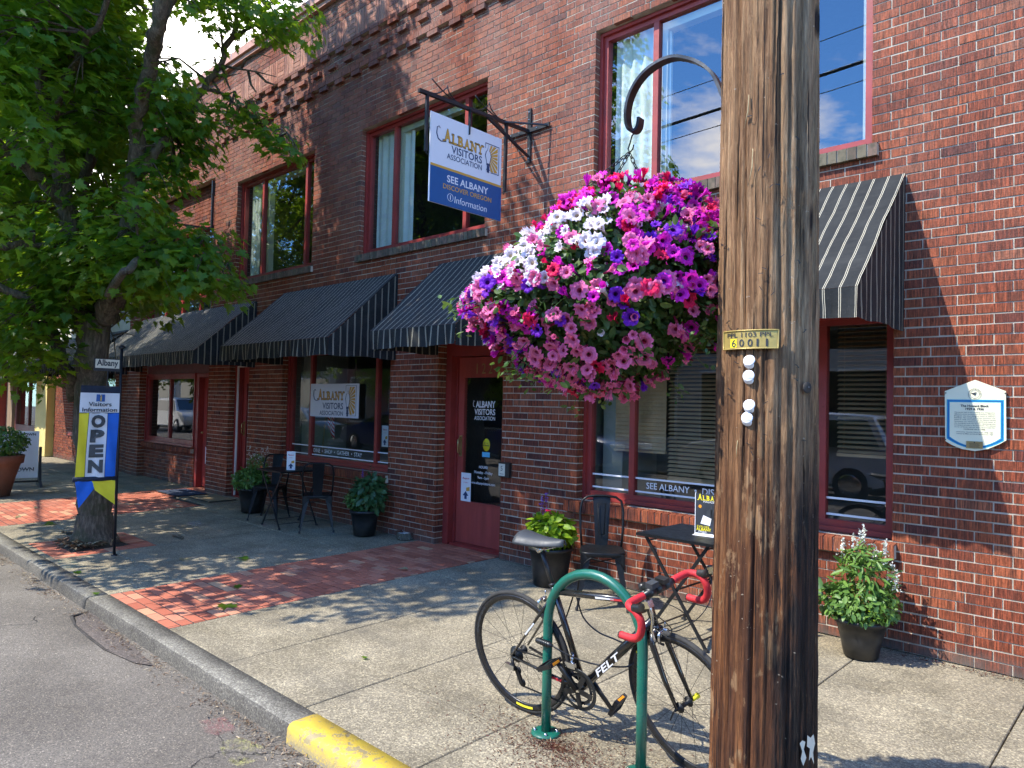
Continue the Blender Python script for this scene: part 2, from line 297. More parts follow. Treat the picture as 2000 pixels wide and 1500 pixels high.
def mk_pole():
    m, nt, b = nodes('weathered_pole'); v = objco(nt)
    grain = noise(nt, objco(nt, (42, 42, 2.2)), 1.0, 9, 0.72)
    fib = noise(nt, objco(nt, (150, 150, 7.0)), 1.0, 6, 0.75)
    chip = noise(nt, objco(nt, (13, 13, 5.0)), 1.0, 7, 0.7)
    big = noise(nt, objco(nt, (6, 6, 1.6)), 1.0, 6, 0.65)
    s = N(nt, 'ShaderNodeSeparateXYZ'); L(nt, v, s.inputs[0]); z = s.outputs[2]
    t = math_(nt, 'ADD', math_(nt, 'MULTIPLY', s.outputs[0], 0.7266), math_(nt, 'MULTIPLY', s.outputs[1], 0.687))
    zb = math_(nt, 'ADD', z, math_(nt, 'MULTIPLY', math_(nt, 'SUBTRACT', big, 0.5), 1.5))
    def rng_(x, a, b_): 
        q = N(nt, 'ShaderNodeMapRange'); q.inputs[1].default_value = a; q.inputs[2].default_value = b_; L(nt, x, q.inputs[0]); return q.outputs[0]
    low = ramp(nt, grain, [(0.34, (0.030, 0.014, 0.009)), (0.48, (0.12, 0.045, 0.018)), (0.60, (0.27, 0.105, 0.035)), (0.75, (0.42, 0.22, 0.10))])
    grey = ramp(nt, grain, [(0.32, (0.07, 0.042, 0.024)), (0.45, (0.29, 0.185, 0.10)), (0.58, (0.48, 0.32, 0.18)), (0.74, (0.66, 0.47, 0.28))])  # grey-tan weathered wood, colour lightened to lift the shaded right side
    warm = ramp(nt, grain, [(0.32, (0.08, 0.035, 0.014)), (0.46, (0.28, 0.145, 0.065)), (0.60, (0.46, 0.27, 0.13)), (0.75, (0.60, 0.42, 0.25))])
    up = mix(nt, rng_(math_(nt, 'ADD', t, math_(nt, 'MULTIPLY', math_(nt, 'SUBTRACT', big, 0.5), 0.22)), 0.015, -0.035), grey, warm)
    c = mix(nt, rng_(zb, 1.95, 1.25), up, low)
    # exposed raw orange wood where the face has flaked
    c = mix(nt, ramp(nt, chip, [(0.56, 0), (0.60, 0.85)]), c, mix(nt, fib, (0.22, 0.10, 0.04), (0.52, 0.32, 0.16)))
    # creosote: broad on the lower right, a tongue rising above it
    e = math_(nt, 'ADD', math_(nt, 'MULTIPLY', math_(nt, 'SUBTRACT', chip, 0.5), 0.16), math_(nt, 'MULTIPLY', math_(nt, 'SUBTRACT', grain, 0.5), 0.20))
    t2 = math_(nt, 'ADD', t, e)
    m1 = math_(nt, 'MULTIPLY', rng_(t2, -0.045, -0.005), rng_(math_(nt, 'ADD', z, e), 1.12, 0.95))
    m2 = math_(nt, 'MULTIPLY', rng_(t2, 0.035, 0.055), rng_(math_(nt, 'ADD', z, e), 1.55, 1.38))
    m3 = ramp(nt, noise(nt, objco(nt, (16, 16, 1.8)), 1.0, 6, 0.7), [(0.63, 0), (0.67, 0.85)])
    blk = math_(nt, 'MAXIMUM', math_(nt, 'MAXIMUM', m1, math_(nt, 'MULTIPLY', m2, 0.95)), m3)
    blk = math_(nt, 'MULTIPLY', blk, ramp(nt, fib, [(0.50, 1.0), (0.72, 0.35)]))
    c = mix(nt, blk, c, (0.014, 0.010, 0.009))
    chk = ramp(nt, noise(nt, objco(nt, (62, 62, 1.1)), 1.0, 4, 0.55), [(0.345, 1.0), (0.375, 0.0)])
    c = mix(nt, math_(nt, 'MULTIPLY', chk, 0.92), c, (0.012, 0.008, 0.006))
    c = mix(nt, 0.9, c, ramp(nt, fib, [(0.3, 0.40), (0.5, 0.95), (0.68, 1.55)]), 'MULTIPLY')
    kv = N(nt, 'ShaderNodeTexVoronoi'); kv.inputs['Scale'].default_value = 1.0; L(nt, objco(nt, (7, 7, 3.0)), kv.inputs['Vector'])
    c = mix(nt, ramp(nt, kv.outputs['Distance'], [(0.09, 1.0), (0.14, 0.5), (0.18, 0.0)]), c, (0.03, 0.018, 0.012))
    # galvanic specks and mineral scars: short pale cross marks
    sc = ramp(nt, noise(nt, objco(nt, (30, 30, 60)), 1.0, 3, 0.6), [(0.70, 0), (0.73, 0.8)])
    c = mix(nt, sc, c, (0.55, 0.45, 0.32))
    L(nt, c, b.inputs['Base Color']); b.inputs['Specular IOR Level'].default_value = 0.35
    L(nt, ramp(nt, blk, [(0, 0.85), (1, 0.45)]), b.inputs['Roughness'])
    h = math_(nt, 'ADD', math_(nt, 'MULTIPLY', grain, 1.2), math_(nt, 'ADD', math_(nt, 'MULTIPLY', fib, 0.5), math_(nt, 'ADD', math_(nt, 'MULTIPLY', chk, -1.2), math_(nt, 'MULTIPLY', chip, 0.9))))
    bump(nt, b, h, 1.0, 0.02); return m
MT['pole'] = mk_pole()
def mk_bark():
    m, nt, b = nodes('maple_bark'); v = objco(nt)
    g = noise(nt, objco(nt, (38, 38, 7)), 1.0, 7, 0.7)
    c = ramp(nt, g, [(0.3, (0.04, 0.03, 0.022)), (0.5, (0.12, 0.09, 0.062)), (0.7, (0.26, 0.205, 0.145))])
    c = mix(nt, ramp(nt, noise(nt, v, 6, 5, 0.7), [(0.48, 0), (0.62, 0.7)]), c, (0.06, 0.065, 0.025))
    L(nt, c, b.inputs['Base Color']); b.inputs['Roughness'].default_value = 0.95
    bump(nt, b, g, 1.0, 0.03); return m
MT['bark'] = mk_bark()
wear('green_paint', (0.05, 0.07, 0.045), .60, .64, 45, .7); wear('red_tape', (0.25, 0.03, 0.03), .55, .7, 40, .5); wear('plastic_black', (0.10, 0.09, 0.075), .60, .75, 22, .5); wear('bike_black', (0.05, 0.045, 0.04), .66, .70, 50, .5); wear('rubber', (0.09, 0.085, 0.075), .5, .7, 20, .4)
wear('redpaint', (0.13, 0.03, 0.025), .62, .66, 18, .5)
MT['flagink'] = mat('flagink', (0.07, 0.075, 0.075), 0.8, var=0.3)
# ------------------------------------------------------------------ mesh builder
class MB:
    def __init__(s): s.v = []; s.f = []; s.mi = []; s.sm = []; s.t = []
    def add(s, vs, fs, mi=0, sm=False, tint=None):
        o = len(s.v); s.v.extend([tuple(float(c) for c in p) for p in vs])
        for f in fs:
            s.f.append(tuple(i+o for i in f)); s.mi.append(mi); s.sm.append(sm); s.t.append(0.5 if tint is None else tint)
        return s
    def box(s, x0, x1, y0, y1, z0, z1, mi=0, tint=None, skip=()):
        vs = [(x0,y0,z0),(x1,y0,z0),(x1,y1,z0),(x0,y1,z0),(x0,y0,z1),(x1,y0,z1),(x1,y1,z1),(x0,y1,z1)]
        F = {'b':(0,3,2,1),'t':(4,5,6,7),'f':(0,1,5,4),'r':(1,2,6,5),'k':(2,3,7,6),'l':(3,0,4,7)}
        return s.add(vs, [F[k] for k in F if k not in skip], mi, False, tint)
    def obox(s, c, ax, ay, az, mi=0, tint=None):   # oriented box, half-vectors
        c, ax, ay, az = map(np.asarray, (c, ax, ay, az)); vs = []
        for k in (-1, 1):
            for a, b_ in ((-1,-1),(1,-1),(1,1),(-1,1)): vs.append(c+a*ax+b_*ay+k*az)
        return s.add(vs, [(0,3,2,1),(4,5,6,7),(0,1,5,4),(1,2,6,5),(2,3,7,6),(3,0,4,7)], mi, False, tint)
    def bar(s, a, b, w, h=None, mi=0, up=(0, 0, 1)):
        a, b = np.asarray(a, float), np.asarray(b, float); d = b-a; l = np.linalg.norm(d); d /= l
        u = np.asarray(up, float)
        if abs(d@u) > 0.98: u = np.array([1., 0, 0])
        r = np.cross(d, u); r /= np.linalg.norm(r); u = np.cross(r, d)
        h = w if h is None else h
        return s.obox((a+b)/2, d*l/2, r*w/2, u*h/2, mi)
    def tube(s, pts, rad, n=8, mi=0, cap=True, sm=True, flat=None, tint=None):
        P_ = [np.asarray(p, float) for p in pts]; K = len(P_)
        rad = [rad]*K if not hasattr(rad, '__len__') else rad
        T = []
        for i in range(K):
            t = P_[min(i+1, K-1)]-P_[max(i-1, 0)]; T.append(t/(np.linalg.norm(t)+1e-12))
        u = np.array([0., 0, 1.]) if abs(T[0][2]) < 0.9 else np.array([1., 0, 0])
        u = u-T[0]*(u@T[0]); u /= np.linalg.norm(u); vs = []
        for i in range(K):
            u = u-T[i]*(u@T[i]); u /= (np.linalg.norm(u)+1e-12); w = np.cross(T[i], u)
            for k in range(n):
                a = 2*PI*k/n; ca, sa = math.cos(a), math.sin(a)
                if flat: ca *= flat[0]; sa *= flat[1]
                vs.append(P_[i]+rad[i]*(ca*u+sa*w))
        fs = [(i*n+k, i*n+(k+1) % n, (i+1)*n+(k+1) % n, (i+1)*n+k) for i in range(K-1) for k in range(n)]
        s.add(vs, fs, mi, sm, tint)
        if cap: 
            o = len(s.v)-len(vs)
            s.f.append(tuple(o+k for k in range(n-1, -1, -1))); s.mi.append(mi); s.sm.append(False); s.t.append(0.5 if tint is None else tint)
            s.f.append(tuple(o+(K-1)*n+k for k in range(n))); s.mi.append(mi); s.sm.append(False); s.t.append(0.5 if tint is None else tint)
        return s
    def lathe(s, prof, c=(0, 0, 0), n=32, mi=0, sm=True, sx=1, sy=1, axis=None):
        vs = []
        for r, z in prof:
            for k in range(n):
                a = 2*PI*k/n; vs.append((r*math.cos(a)*sx, r*math.sin(a)*sy, z))
        vs = np.array(vs)
        if axis is not None:
            q = Vector((0, 0, 1)).rotation_difference(Vector(axis)).to_matrix(); vs = vs@np.array(q).T
        vs = vs+np.asarray(c)
        fs = [(i*n+k, i*n+(k+1) % n, (i+1)*n+(k+1) % n, (i+1)*n+k) for i in range(len(prof)-1) for k in range(n)]
        return s.add(vs, fs, mi, sm)
    def ball(s, c, r, n=10, mi=0, sc=(1, 1, 1), sm=True):
        pr = [(max(1e-4, math.sin(PI*i/n)), -math.cos(PI*i/n)) for i in range(n+1)]
        vs = []; m = 2*n
        for a, z in pr:
            for k in range(m): vs.append((c[0]+r*sc[0]*a*math.cos(2*PI*k/m), c[1]+r*sc[1]*a*math.sin(2*PI*k/m), c[2]+r*sc[2]*z))
        fs = [(i*m+k, i*m+(k+1) % m, (i+1)*m+(k+1) % m, (i+1)*m+k) for i in range(n) for k in range(m)]
        return s.add(vs, fs, mi, sm)
    def poly(s, pts, d=None, mi=0):   # flat polygon, extruded by vector d
        pts = [np.asarray(p, float) for p in pts]; n = len(pts)
        if d is None: return s.add(pts, [tuple(range(n))], mi)
        d = np.asarray(d, float); vs = pts+[p+d for p in pts]
        return s.add(vs, [tuple(range(n-1, -1, -1)), tuple(range(n, 2*n))]+[(i, (i+1) % n, n+(i+1) % n, n+i) for i in range(n)], mi)
    def build(s, name, mats, parent=None, loc=None):
        me = bpy.data.meshes.new(name)
        V_ = np.array(s.v, dtype=np.float32).reshape(-1, 3)
        if loc is not None: V_ = V_-np.asarray(loc, dtype=np.float32)
        me.from_pydata(V_.tolist(), [], s.f)
        for m in (mats if isinstance(mats, (list, tuple)) else [mats]): me.materials.append(MT[m] if isinstance(m, str) else m)
        me.polygons.foreach_set('material_index', s.mi); me.polygons.foreach_set('use_smooth', s.sm)
        at = me.color_attributes.new('tint', 'FLOAT_COLOR', 'CORNER')
        tot = np.zeros(len(me.polygons), dtype=np.int32); me.polygons.foreach_get('loop_total', tot)
        tt = np.repeat(np.array(s.t, dtype=np.float32), tot); arr = np.ones((len(tt), 4), dtype=np.float32); arr[:, :3] = tt[:, None]
        at.data.foreach_set('color', arr.ravel())
        me.update(); o = bpy.data.objects.new(name, me); COL.objects.link(o)
        if loc is not None: o.location = loc
        if parent is not None: o.parent = parent
        return o
def tag(o, label=None, cat=None, group=None, kind=None):
    for k, v in (('label', label), ('category', cat), ('group', group), ('kind', kind)):
        if v: o[k] = v
    return o
def thing(name, label, cat, loc=(0, 0, 0), rz=0, group=None):
    o = bpy.data.objects.new(name, None); COL.objects.link(o); o.location = loc; o.rotation_euler = (0, 0, rz)
    o.empty_display_size = 0.1; return tag(o, label, cat, group)
def copytree(o, parent=None):
    c = o.copy(); COL.objects.link(c); c.parent = parent
    for ch in list(o.children): copytree(ch, c)
    return c
# text -> polygons in local 2-D, normalised
_tc = {}
def glyphs(body, bold=0.0, shear=0.0, space=1.0):
    key = (body, bold, shear, space)
    if key in _tc: return _tc[key]
    cu = bpy.data.curves.new('t', 'FONT'); cu.body = body; cu.size = 1; cu.offset = bold; cu.resolution_u = 3
    cu.shear = shear; cu.space_character = space; cu.align_x = 'CENTER'
    ob = bpy.data.objects.new('t', cu); COL.objects.link(ob); dg = bpy.context.evaluated_depsgraph_get(); dg.update()
    me = bpy.data.meshes.new_from_object(ob.evaluated_get(dg))
    vs = np.array([v.co[:2] for v in me.vertices]).reshape(-1, 2); fs = [tuple(p.vertices) for p in me.polygons]
    bpy.data.objects.remove(ob); bpy.data.meshes.remove(me); bpy.data.curves.remove(cu)
    mn, mx = vs.min(0), vs.max(0); vs = vs-(mn+mx)/2
    _tc[key] = (vs, fs, mx-mn); return _tc[key]
def text(mb, body, c, R_, U_, w=None, h=None, bold=0.0, mi=0, off=0.0015, shear=0.0, space=1.0):
    """lettering centred at c; R_,U_ unit vectors; fit to width w and/or height h"""
    vs, fs, sz = glyphs(body, bold, shear, space); R_, U_ = np.asarray(R_, float), np.asarray(U_, float); Nn = np.cross(R_, U_)
    sx = w/sz[0] if w else h/sz[1]; sy = h/sz[1] if h else sx
    c = np.asarray(c, float)
    mb.add([c+R_*p[0]*sx+U_*p[1]*sy+Nn*off for p in vs], fs, mi)
# leaf clouds via numpy
LEAF_MAPLE_H = [(0,0),(0.10,-0.06),(0.30,-0.10),(0.24,0.06),(0.52,0.14),(0.40,0.26),(0.50,0.44),(0.30,0.42),(0.18,0.50),(0.24,0.70),(0.10,0.66),(0,1.0)]
LEAF_OVAL_H = [(0,0),(0.16,0.12),(0.27,0.38),(0.22,0.68),(0,1.0)]
LEAF_NARROW_H = [(0,0),(0.10,0.2),(0.12,0.5),(0.08,0.8),(0,1.0)]
def leaf_mesh(name, pos, nrm, dirv, size, half, material, tint, parent=None, loc=None, fold=0.22, droop=0.25):
    h = np.array(half); n = len(h)
    # verts: midrib pts shared: use base/tip shared; left copy for interior
    R_ = np.stack([h[:, 0], h[:, 1], fold*h[:, 0]-droop*(h[:, 1]**2)*0.5-0.15*np.abs(h[:,0])*h[:,1]], 1)
    Lf = R_[1:-1].copy(); Lf[:, 0] *= -1
    T = np.concatenate([R_, Lf]); nv = len(T)
    f1 = list(range(n)); f2 = [0]+[n-1]+list(range(nv-1, n-1, -1))
    K = len(pos)
    nrm = nrm/np.linalg.norm(nrm, axis=1, keepdims=True)
    d = dirv-nrm*(dirv*nrm).sum(1, keepdims=True); d /= np.linalg.norm(d, axis=1, keepdims=True)+1e-9
    s = np.cross(d, nrm)
    V_ = pos[:, None, :]+size[:, None, None]*(T[None, :, 0:1]*s[:, None, :]+T[None, :, 1:2]*d[:, None, :]+T[None, :, 2:3]*nrm[:, None, :])
    V_ = V_.reshape(-1, 3)
    if loc is not None: V_ = V_-np.asarray(loc)
    l1, l2 = len(f1), len(f2); idx = np.concatenate([np.array(f1), np.array(f2)])
    loops = (np.arange(K)[:, None]*nv+idx[None]).ravel().astype(np.int32)
    me = bpy.data.meshes.new(name); me.vertices.add(len(V_)); me.vertices.foreach_set('co', V_.astype(np.float32).ravel())
    me.loops.add(len(loops)); me.loops.foreach_set('vertex_index', loops)
    tot = np.tile([l1, l2], K); st = np.concatenate([[0], np.cumsum(tot)[:-1]]).astype(np.int32)
    me.polygons.add(2*K); me.polygons.foreach_set('loop_start', st)
    me.update(calc_edges=True)
    at = me.color_attributes.new('tint', 'FLOAT_COLOR', 'CORNER')
    tt = np.repeat(tint, l1+l2).astype(np.float32); arr = np.ones((len(tt), 4), dtype=np.float32); arr[:, :3] = tt[:, None]
    at.data.foreach_set('color', arr.ravel())
    me.materials.append(MT[material]); o = bpy.data.objects.new(name, me); COL.objects.link(o)
    if loc is not None: o.location = loc
    if parent is not None: o.parent = parent
    return o
def rnd(n, s=1.0): return rng.normal(size=(n, 3))*s
# ================================================================== GROUND
def struct(o): o['kind'] = 'structure'; return o
KY0, KY1 = -3.28, -3.44          # kerb inner / outer top edge
XA, XB = -60.0, 14.0
m = MB()
def slope_quad(m, x0, x1, y0, y1, dz, mi=0, tint=None):
    m.add([(x0,y0,gz(y0)+dz),(x1,y0,gz(y0)+dz),(x1,y1,gz(y1)+dz),(x0,y1,gz(y1)+dz)], [(0,1,2,3)], mi, False, tint)
def slab(m, x0, x1, y0, y1, dz=0, th=0.05, mi=0, tint=None, bev=0.004):
    b = bev
    top = [(x0+b,y0+b,gz(y0)+dz),(x1-b,y0+b,gz(y0)+dz),(x1-b,y1-b,gz(y1)+dz),(x0+b,y1-b,gz(y1)+dz)]
    mid = [(x0,y0,gz(y0)+dz-b),(x1,y0,gz(y0)+dz-b),(x1,y1,gz(y1)+dz-b),(x0,y1,gz(y1)+dz-b)]
    bot = [(a, c, z-th) for a, c, z in mid]
    m.add(top+mid+bot, [(0,1,2,3),(4,5,1,0),(5,6,2,1),(6,7,3,2),(7,4,0,3),(8,9,5,4),(9,10,6,5),(10,11,7,6),(11,8,4,7)], mi, False, tint)
slope_quad(m, XA, XB, KY0, 1.2, -0.012, 1)
ys = [KY0, -2.70, -1.79, -0.88, 1.2]
pit = (-9.36, -8.33, -3.22, -2.24)
b1 = (-6.57, -5.33); b2 = (-13.0, -10.80)
xs_r = [-5.33, -4.40, -3.485, -2.56, -1.62, -0.69, 0.24, 1.16, 2.08, 3.0, 3.92, 4.84, 5.76, 7.6, 9.4, 11.5, XB]
xs_m = [-10.80, -10.28, -9.36, -8.33, -7.49, -6.57]
xs_l = [XA]+[round(-13.0-0.92*k, 3) for k in range(40, -1, -1) if -13.0-0.92*k > XA]
cr = random.Random(3)
for xs in (xs_r, xs_m, xs_l):
    for i in range(len(xs)-1):
        for j in range(4):
            x0, x1, y0, y1 = xs[i], xs[i+1], ys[j], ys[j+1]
            if xs is xs_m and xs[i] == -9.36 and j == 0: 
                slab(m, x0+.003, x1-.003, KY0+.003, pit[2], cr.uniform(-.001, .001)); slab(m, x0+.003, x1-.003, pit[3]+.0, y1-.003) if pit[3] < y1-.01 else None
                continue
            if xs is xs_m and xs[i] == -9.36 and j == 1:
                slab(m, x0+.003, x1-.003, pit[3], y1-.003, 0); continue
            slab(m, x0+.004, x1-.004, y0+.004, y1-.004, cr.uniform(-.0015, .0015))
walk = struct(m.build('sidewalk', ['walk', 'joint']))
# brick bands
def paving(name, x0, x1, y0, y1, bx=0.2, by=0.092, cut=None, vert=False):
    m = MB(); r = random.Random(5); j = 0; y = y0
    slope_quad(m, x0, x1, y0, y1, -0.0032, 1)
    while y < y1-0.01:
        ye = min(y+by, y1); x = x0-(0.5*bx if j % 2 else 0)+0.015*r.uniform(-1, 1)
        while x < x1-0.01:
            a, b_ = max(x, x0), min(x+bx, x1)
            if b_-a > 0.015 and not (cut and a < cut[1] and b_ > cut[0] and y < cut[3] and ye > cut[2]):
                slab(m, a+.0050, b_-.0050, y+.0058, ye-.0058, r.uniform(-.001, .0015), 0.03, 0, r.random()**1.3, 0.002)
            x += bx
        y += by; j += 1
    return struct(m.build(name, ['paver', 'joint']))
paving('brick_paving', b1[0], b1[1], KY0, 0.5)
paving('brick_paving', b2[0], b2[1], KY0, 0.3, cut=(-11.9, -10.8, -0.62, 0.3))
m = MB(); slab(m, -11.9, -10.81, -0.62, 0.6, 0.006); struct(m.build('doorstep_slab', ['walk']))
# third band far left
m = MB(); r = random.Random(9)
# tree pit: brick border + soil
m = MB()
for (x0, x1, y0, y1, vert) in ((-9.36,-8.33,-3.22,-3.02,0), (-9.36,-8.33,-2.44,-2.24,0), (-9.36,-9.15,-3.02,-2.44,1), (-8.54,-8.33,-3.02,-2.44,1)):
    x = x0
    if not vert:
        while x < x1-.02:
            xe = min(x+.1, x1); slab(m, x+.003, xe-.003, y0+.003, y1-.003, r.uniform(-.001, .004), 0.03, 0, r.random()); x += .1
    else:
        y = y0
        while y < y1-.02:
            ye = min(y+.1, y1); slab(m, x0+.003, x1-.003, y+.003, ye-.003, r.uniform(-.001, .004), 0.03, 0, r.random()); y += .1
slope_quad(m, -9.37, -8.32, -3.23, -2.23, -0.02, 1)
struct(m.build('tree_pit_paving', ['paver', 'joint']))
m = MB()
g = 14
vs = []; 
for i in range(g+1):
    for j in range(g+1):
        x = -9.15+0.61*i/g; y = -3.02+0.58*j/g
        e = min(i, g-i, j, g-j)/g
        vs.append((x, y, gz(y)-0.008+0.05*min(1, e*4)*(0.6+0.4*r.random())))
m.add(vs, [(i*(g+1)+j, (i+1)*(g+1)+j, (i+1)*(g+1)+j+1, i*(g+1)+j+1) for i in range(g) for j in range(g)], 0, True)
tag(m.build('soil', ['soil']), 'dark soil and mulch filling the square brick tree pit', 'soil', kind='stuff')
# kerb: long profile extruded, with joints
def kerb(name, x0, x1, material, dz=0.0, grow=0.0):
    m = MB(); zt = gz(KY0)
    prof = [(KY0-0.002, zt+0.0), (KY1+0.030, zt-0.002), (KY1+0.010, zt-0.009), (KY1-0.002, zt-0.028), (KY1-0.012, zt-0.13)]
    prof = [(y-grow, z+dz) for y, z in prof]
    prof = [(KY0-0.002, zt-0.17)]+[(KY0-0.002, zt+dz)]+prof[1:]
    n = max(2, int((x1-x0)/0.12)); vs = []; rr = random.Random(int(x0*10)); kk = len(prof)
    for i in range(n+1):
        x = x0+(x1-x0)*i/n; w1 = 0.004*math.sin(x*2.1)+rr.uniform(-.002, .002)
        for q, (y, z) in enumerate(prof): vs.append((x, y+(w1 if q > 1 else 0), z+(rr.uniform(-.0012, .0012) if q > 2 else 0)))
    fs = [(i*kk+q, i*kk+q+1, (i+1)*kk+q+1, (i+1)*kk+q) for i in range(n) for q in range(kk-1)]
    m.add(vs, fs, 0, True); m.mi = [(1 if (q % (kk-1)) >= kk-3 else 0) for q in range(len(fs))]; o = len(m.v)-len(vs)
    m.f += [tuple(range(o+kk-1, o-1, -1)), tuple(range(o+n*kk, o+(n+1)*kk))]; m.mi += [0, 0]; m.sm += [False]*2; m.t += [.5]*2
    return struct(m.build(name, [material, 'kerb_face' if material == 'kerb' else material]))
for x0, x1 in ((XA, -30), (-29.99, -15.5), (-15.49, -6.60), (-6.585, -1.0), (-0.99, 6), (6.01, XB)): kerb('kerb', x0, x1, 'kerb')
# yellow kerb paint (worn)
def mk_yellowkerb():
    mt, nt, b = nodes('yellow_kerb_paint'); v = objco(nt)
    w = ramp(nt, noise(nt, v, 26, 7, 0.75), [(0.55, 0), (0.60, 1)])
    w2 = ramp(nt, noise(nt, v, 7, 5, 0.7), [(0.56, 0), (0.60, 1)])
    zc = N(nt, 'ShaderNodeSeparateXYZ'); L(nt, v, zc.inputs[0])
    lo = N(nt, 'ShaderNodeMapRange'); lo.inputs[1].default_value = -0.07; lo.inputs[2].default_value = -0.14; L(nt, zc.outputs[2], lo.inputs[0])
    lw = math_(nt, 'MULTIPLY', lo.outputs[0], ramp(nt, noise(nt, v, 60, 5, 0.8), [(0.38, 0), (0.5, 1)]))
    c = mix(nt, ramp(nt, noise(nt, v, 9, 5), [(0.35, 0), (0.7, 1)]), (0.66, 0.48, 0.045), (0.56, 0.38, 0.06))
    c = mix(nt, math_(nt, 'MAXIMUM', math_(nt, 'MAXIMUM', math_(nt, 'MULTIPLY', w2, 0.8), math_(nt, 'MULTIPLY', w, 0.75)), lw), c, (0.26, 0.22, 0.15))
    L(nt, c, b.inputs['Base Color']); b.inputs['Roughness'].default_value = 0.7
    bump(nt, b, math_(nt, 'ADD', noise(nt, v, 150, 4), math_(nt, 'MULTIPLY', w2, -1.0)), 0.4, 0.004); return mt
MT['ykerb'] = mk_yellowkerb()
kerb('kerb_yellow_paint', -3.37, -0.2, 'ykerb', 0.004, 0.004)
# road
ZR = gz(KY0)-0.098
m = MB(); nx, ny = 120, 30
vs = []
for i in range(nx+1):
    for j in range(ny+1):
        x = XA+(XB-XA)*i/nx; y = -10.9+(KY1+0.0+10.9)*(j/ny)
        vs.append((x, y, ZR+0.06*math.sin(PI*(y+10.9)/7.5)*0.8+0.0))
m.add(vs, [(i*(ny+1)+j, (i+1)*(ny+1)+j, (i+1)*(ny+1)+j+1, i*(ny+1)+j+1) for i in range(nx) for j in range(ny)], 0, True)
struct(m.build('road', ['asphalt']))
m = MB(); m.add([(-140, -140, -0.42), (140, -140, -0.42), (140, 140, -0.42), (-140, 140, -0.42)], [(0, 1, 2, 3)]); struct(m.build('ground', ['kerb']))
# opposite pavement
m = MB(); m.box(XA, XB, -14.2, -10.9, -0.6, -0.08, 0, skip=('b',)); struct(m.build('opposite_pavement', ['walk']))
# sunken brown patch in the asphalt by the kerb
MT['patch'] = mk_concrete('patch', (0.10, 0.085, 0.075), (0.16, 0.135, 0.12), dark=(0.05, 0.035, 0.03))
def chalk(name, pts, col, label, cat):
    mt, nt, b = nodes(name); v = objco(nt)
    b.inputs['Base Color'].default_value = (*col, 1); b.inputs['Roughness'].default_value = 0.95
    al = ramp(nt, noise(nt, v, 120, 4, 0.8), [(0.47, 0.0), (0.66, 0.55)])
    al = math_(nt, 'MULTIPLY', al, ramp(nt, noise(nt, v, 11, 5), [(0.42, 0), (0.60, 1)]))
    L(nt, al, b.inputs['Alpha']); 
    MT[name] = mt; m = MB(); m.add(pts, [tuple(range(len(pts)))])
    return tag(m.build(name, [name]), label, cat, kind='structure')
def roadz(y): return ZR+0.048*math.sin(PI*(y+10.9)/7.5)+0.004
def onroad(px, py):
    d = ray(px, py); t = (ZR+0.01-CAM[2])/d[2]; p = CAM+d*t; return (p[0], p[1], roadz(p[1])+0.003)
def ongr3(px, py, dz=0.005): p = ongr(px, py); return (p[0], p[1], gz(p[1])+dz)
m = MB(); pts_ = [onroad(*p) for p in ((150,1205),(178,1190),(215,1232),(262,1262),(300,1300),(262,1295),(205,1270),(165,1240),(148,1222))]; m.add([(p[0], p[1], p[2]+.001) for p in pts_], [tuple(range(9))]); struct(m.build('asphalt_patch', ['patch']))
chalk('chalk_mark', [onroad(*p) for p in ((388,1408),(440,1400),(462,1425),(440,1440),(400,1432))], (0.55, 0.12, 0.14), None, None)
chalk('chalk_mark_yellow', [onroad(*p) for p in ((425,1452),(470,1440),(520,1460),(535,1470),(470,1500),(440,1490))], (0.70, 0.66, 0.18), None, None)
chalk('chalk_mark_pink', [ongr3(*p) for p in ((498,1026),(520,1022),(548,1026),(530,1031))], (0.6, 0.10, 0.25), None, None)
chalk('chalk_mark_white', [ongr3(*p) for p in ((360,1022),(385,1016),(405,1024),(380,1031))], (0.7, 0.75, 0.8), None, None)
chalk('chalk_mark_blue', [ongr3(*p) for p in ((590,1033),(650,1030),(660,1045),(560,1040))], (0.35, 0.6, 0.6), None, None)
chalk('chalk_mark_green', [ongr3(*p, 0.006) for p in ((110,1098),(150,1094),(155,1108),(125,1112))], (0.12, 0.35, 0.25), None, None)
# ================================================================== MAIN BUILDING
BL, BR, ZT = -16.10, 7.0, 7.22
CH, CW = 0.0662, 0.2035
DY = 0.0
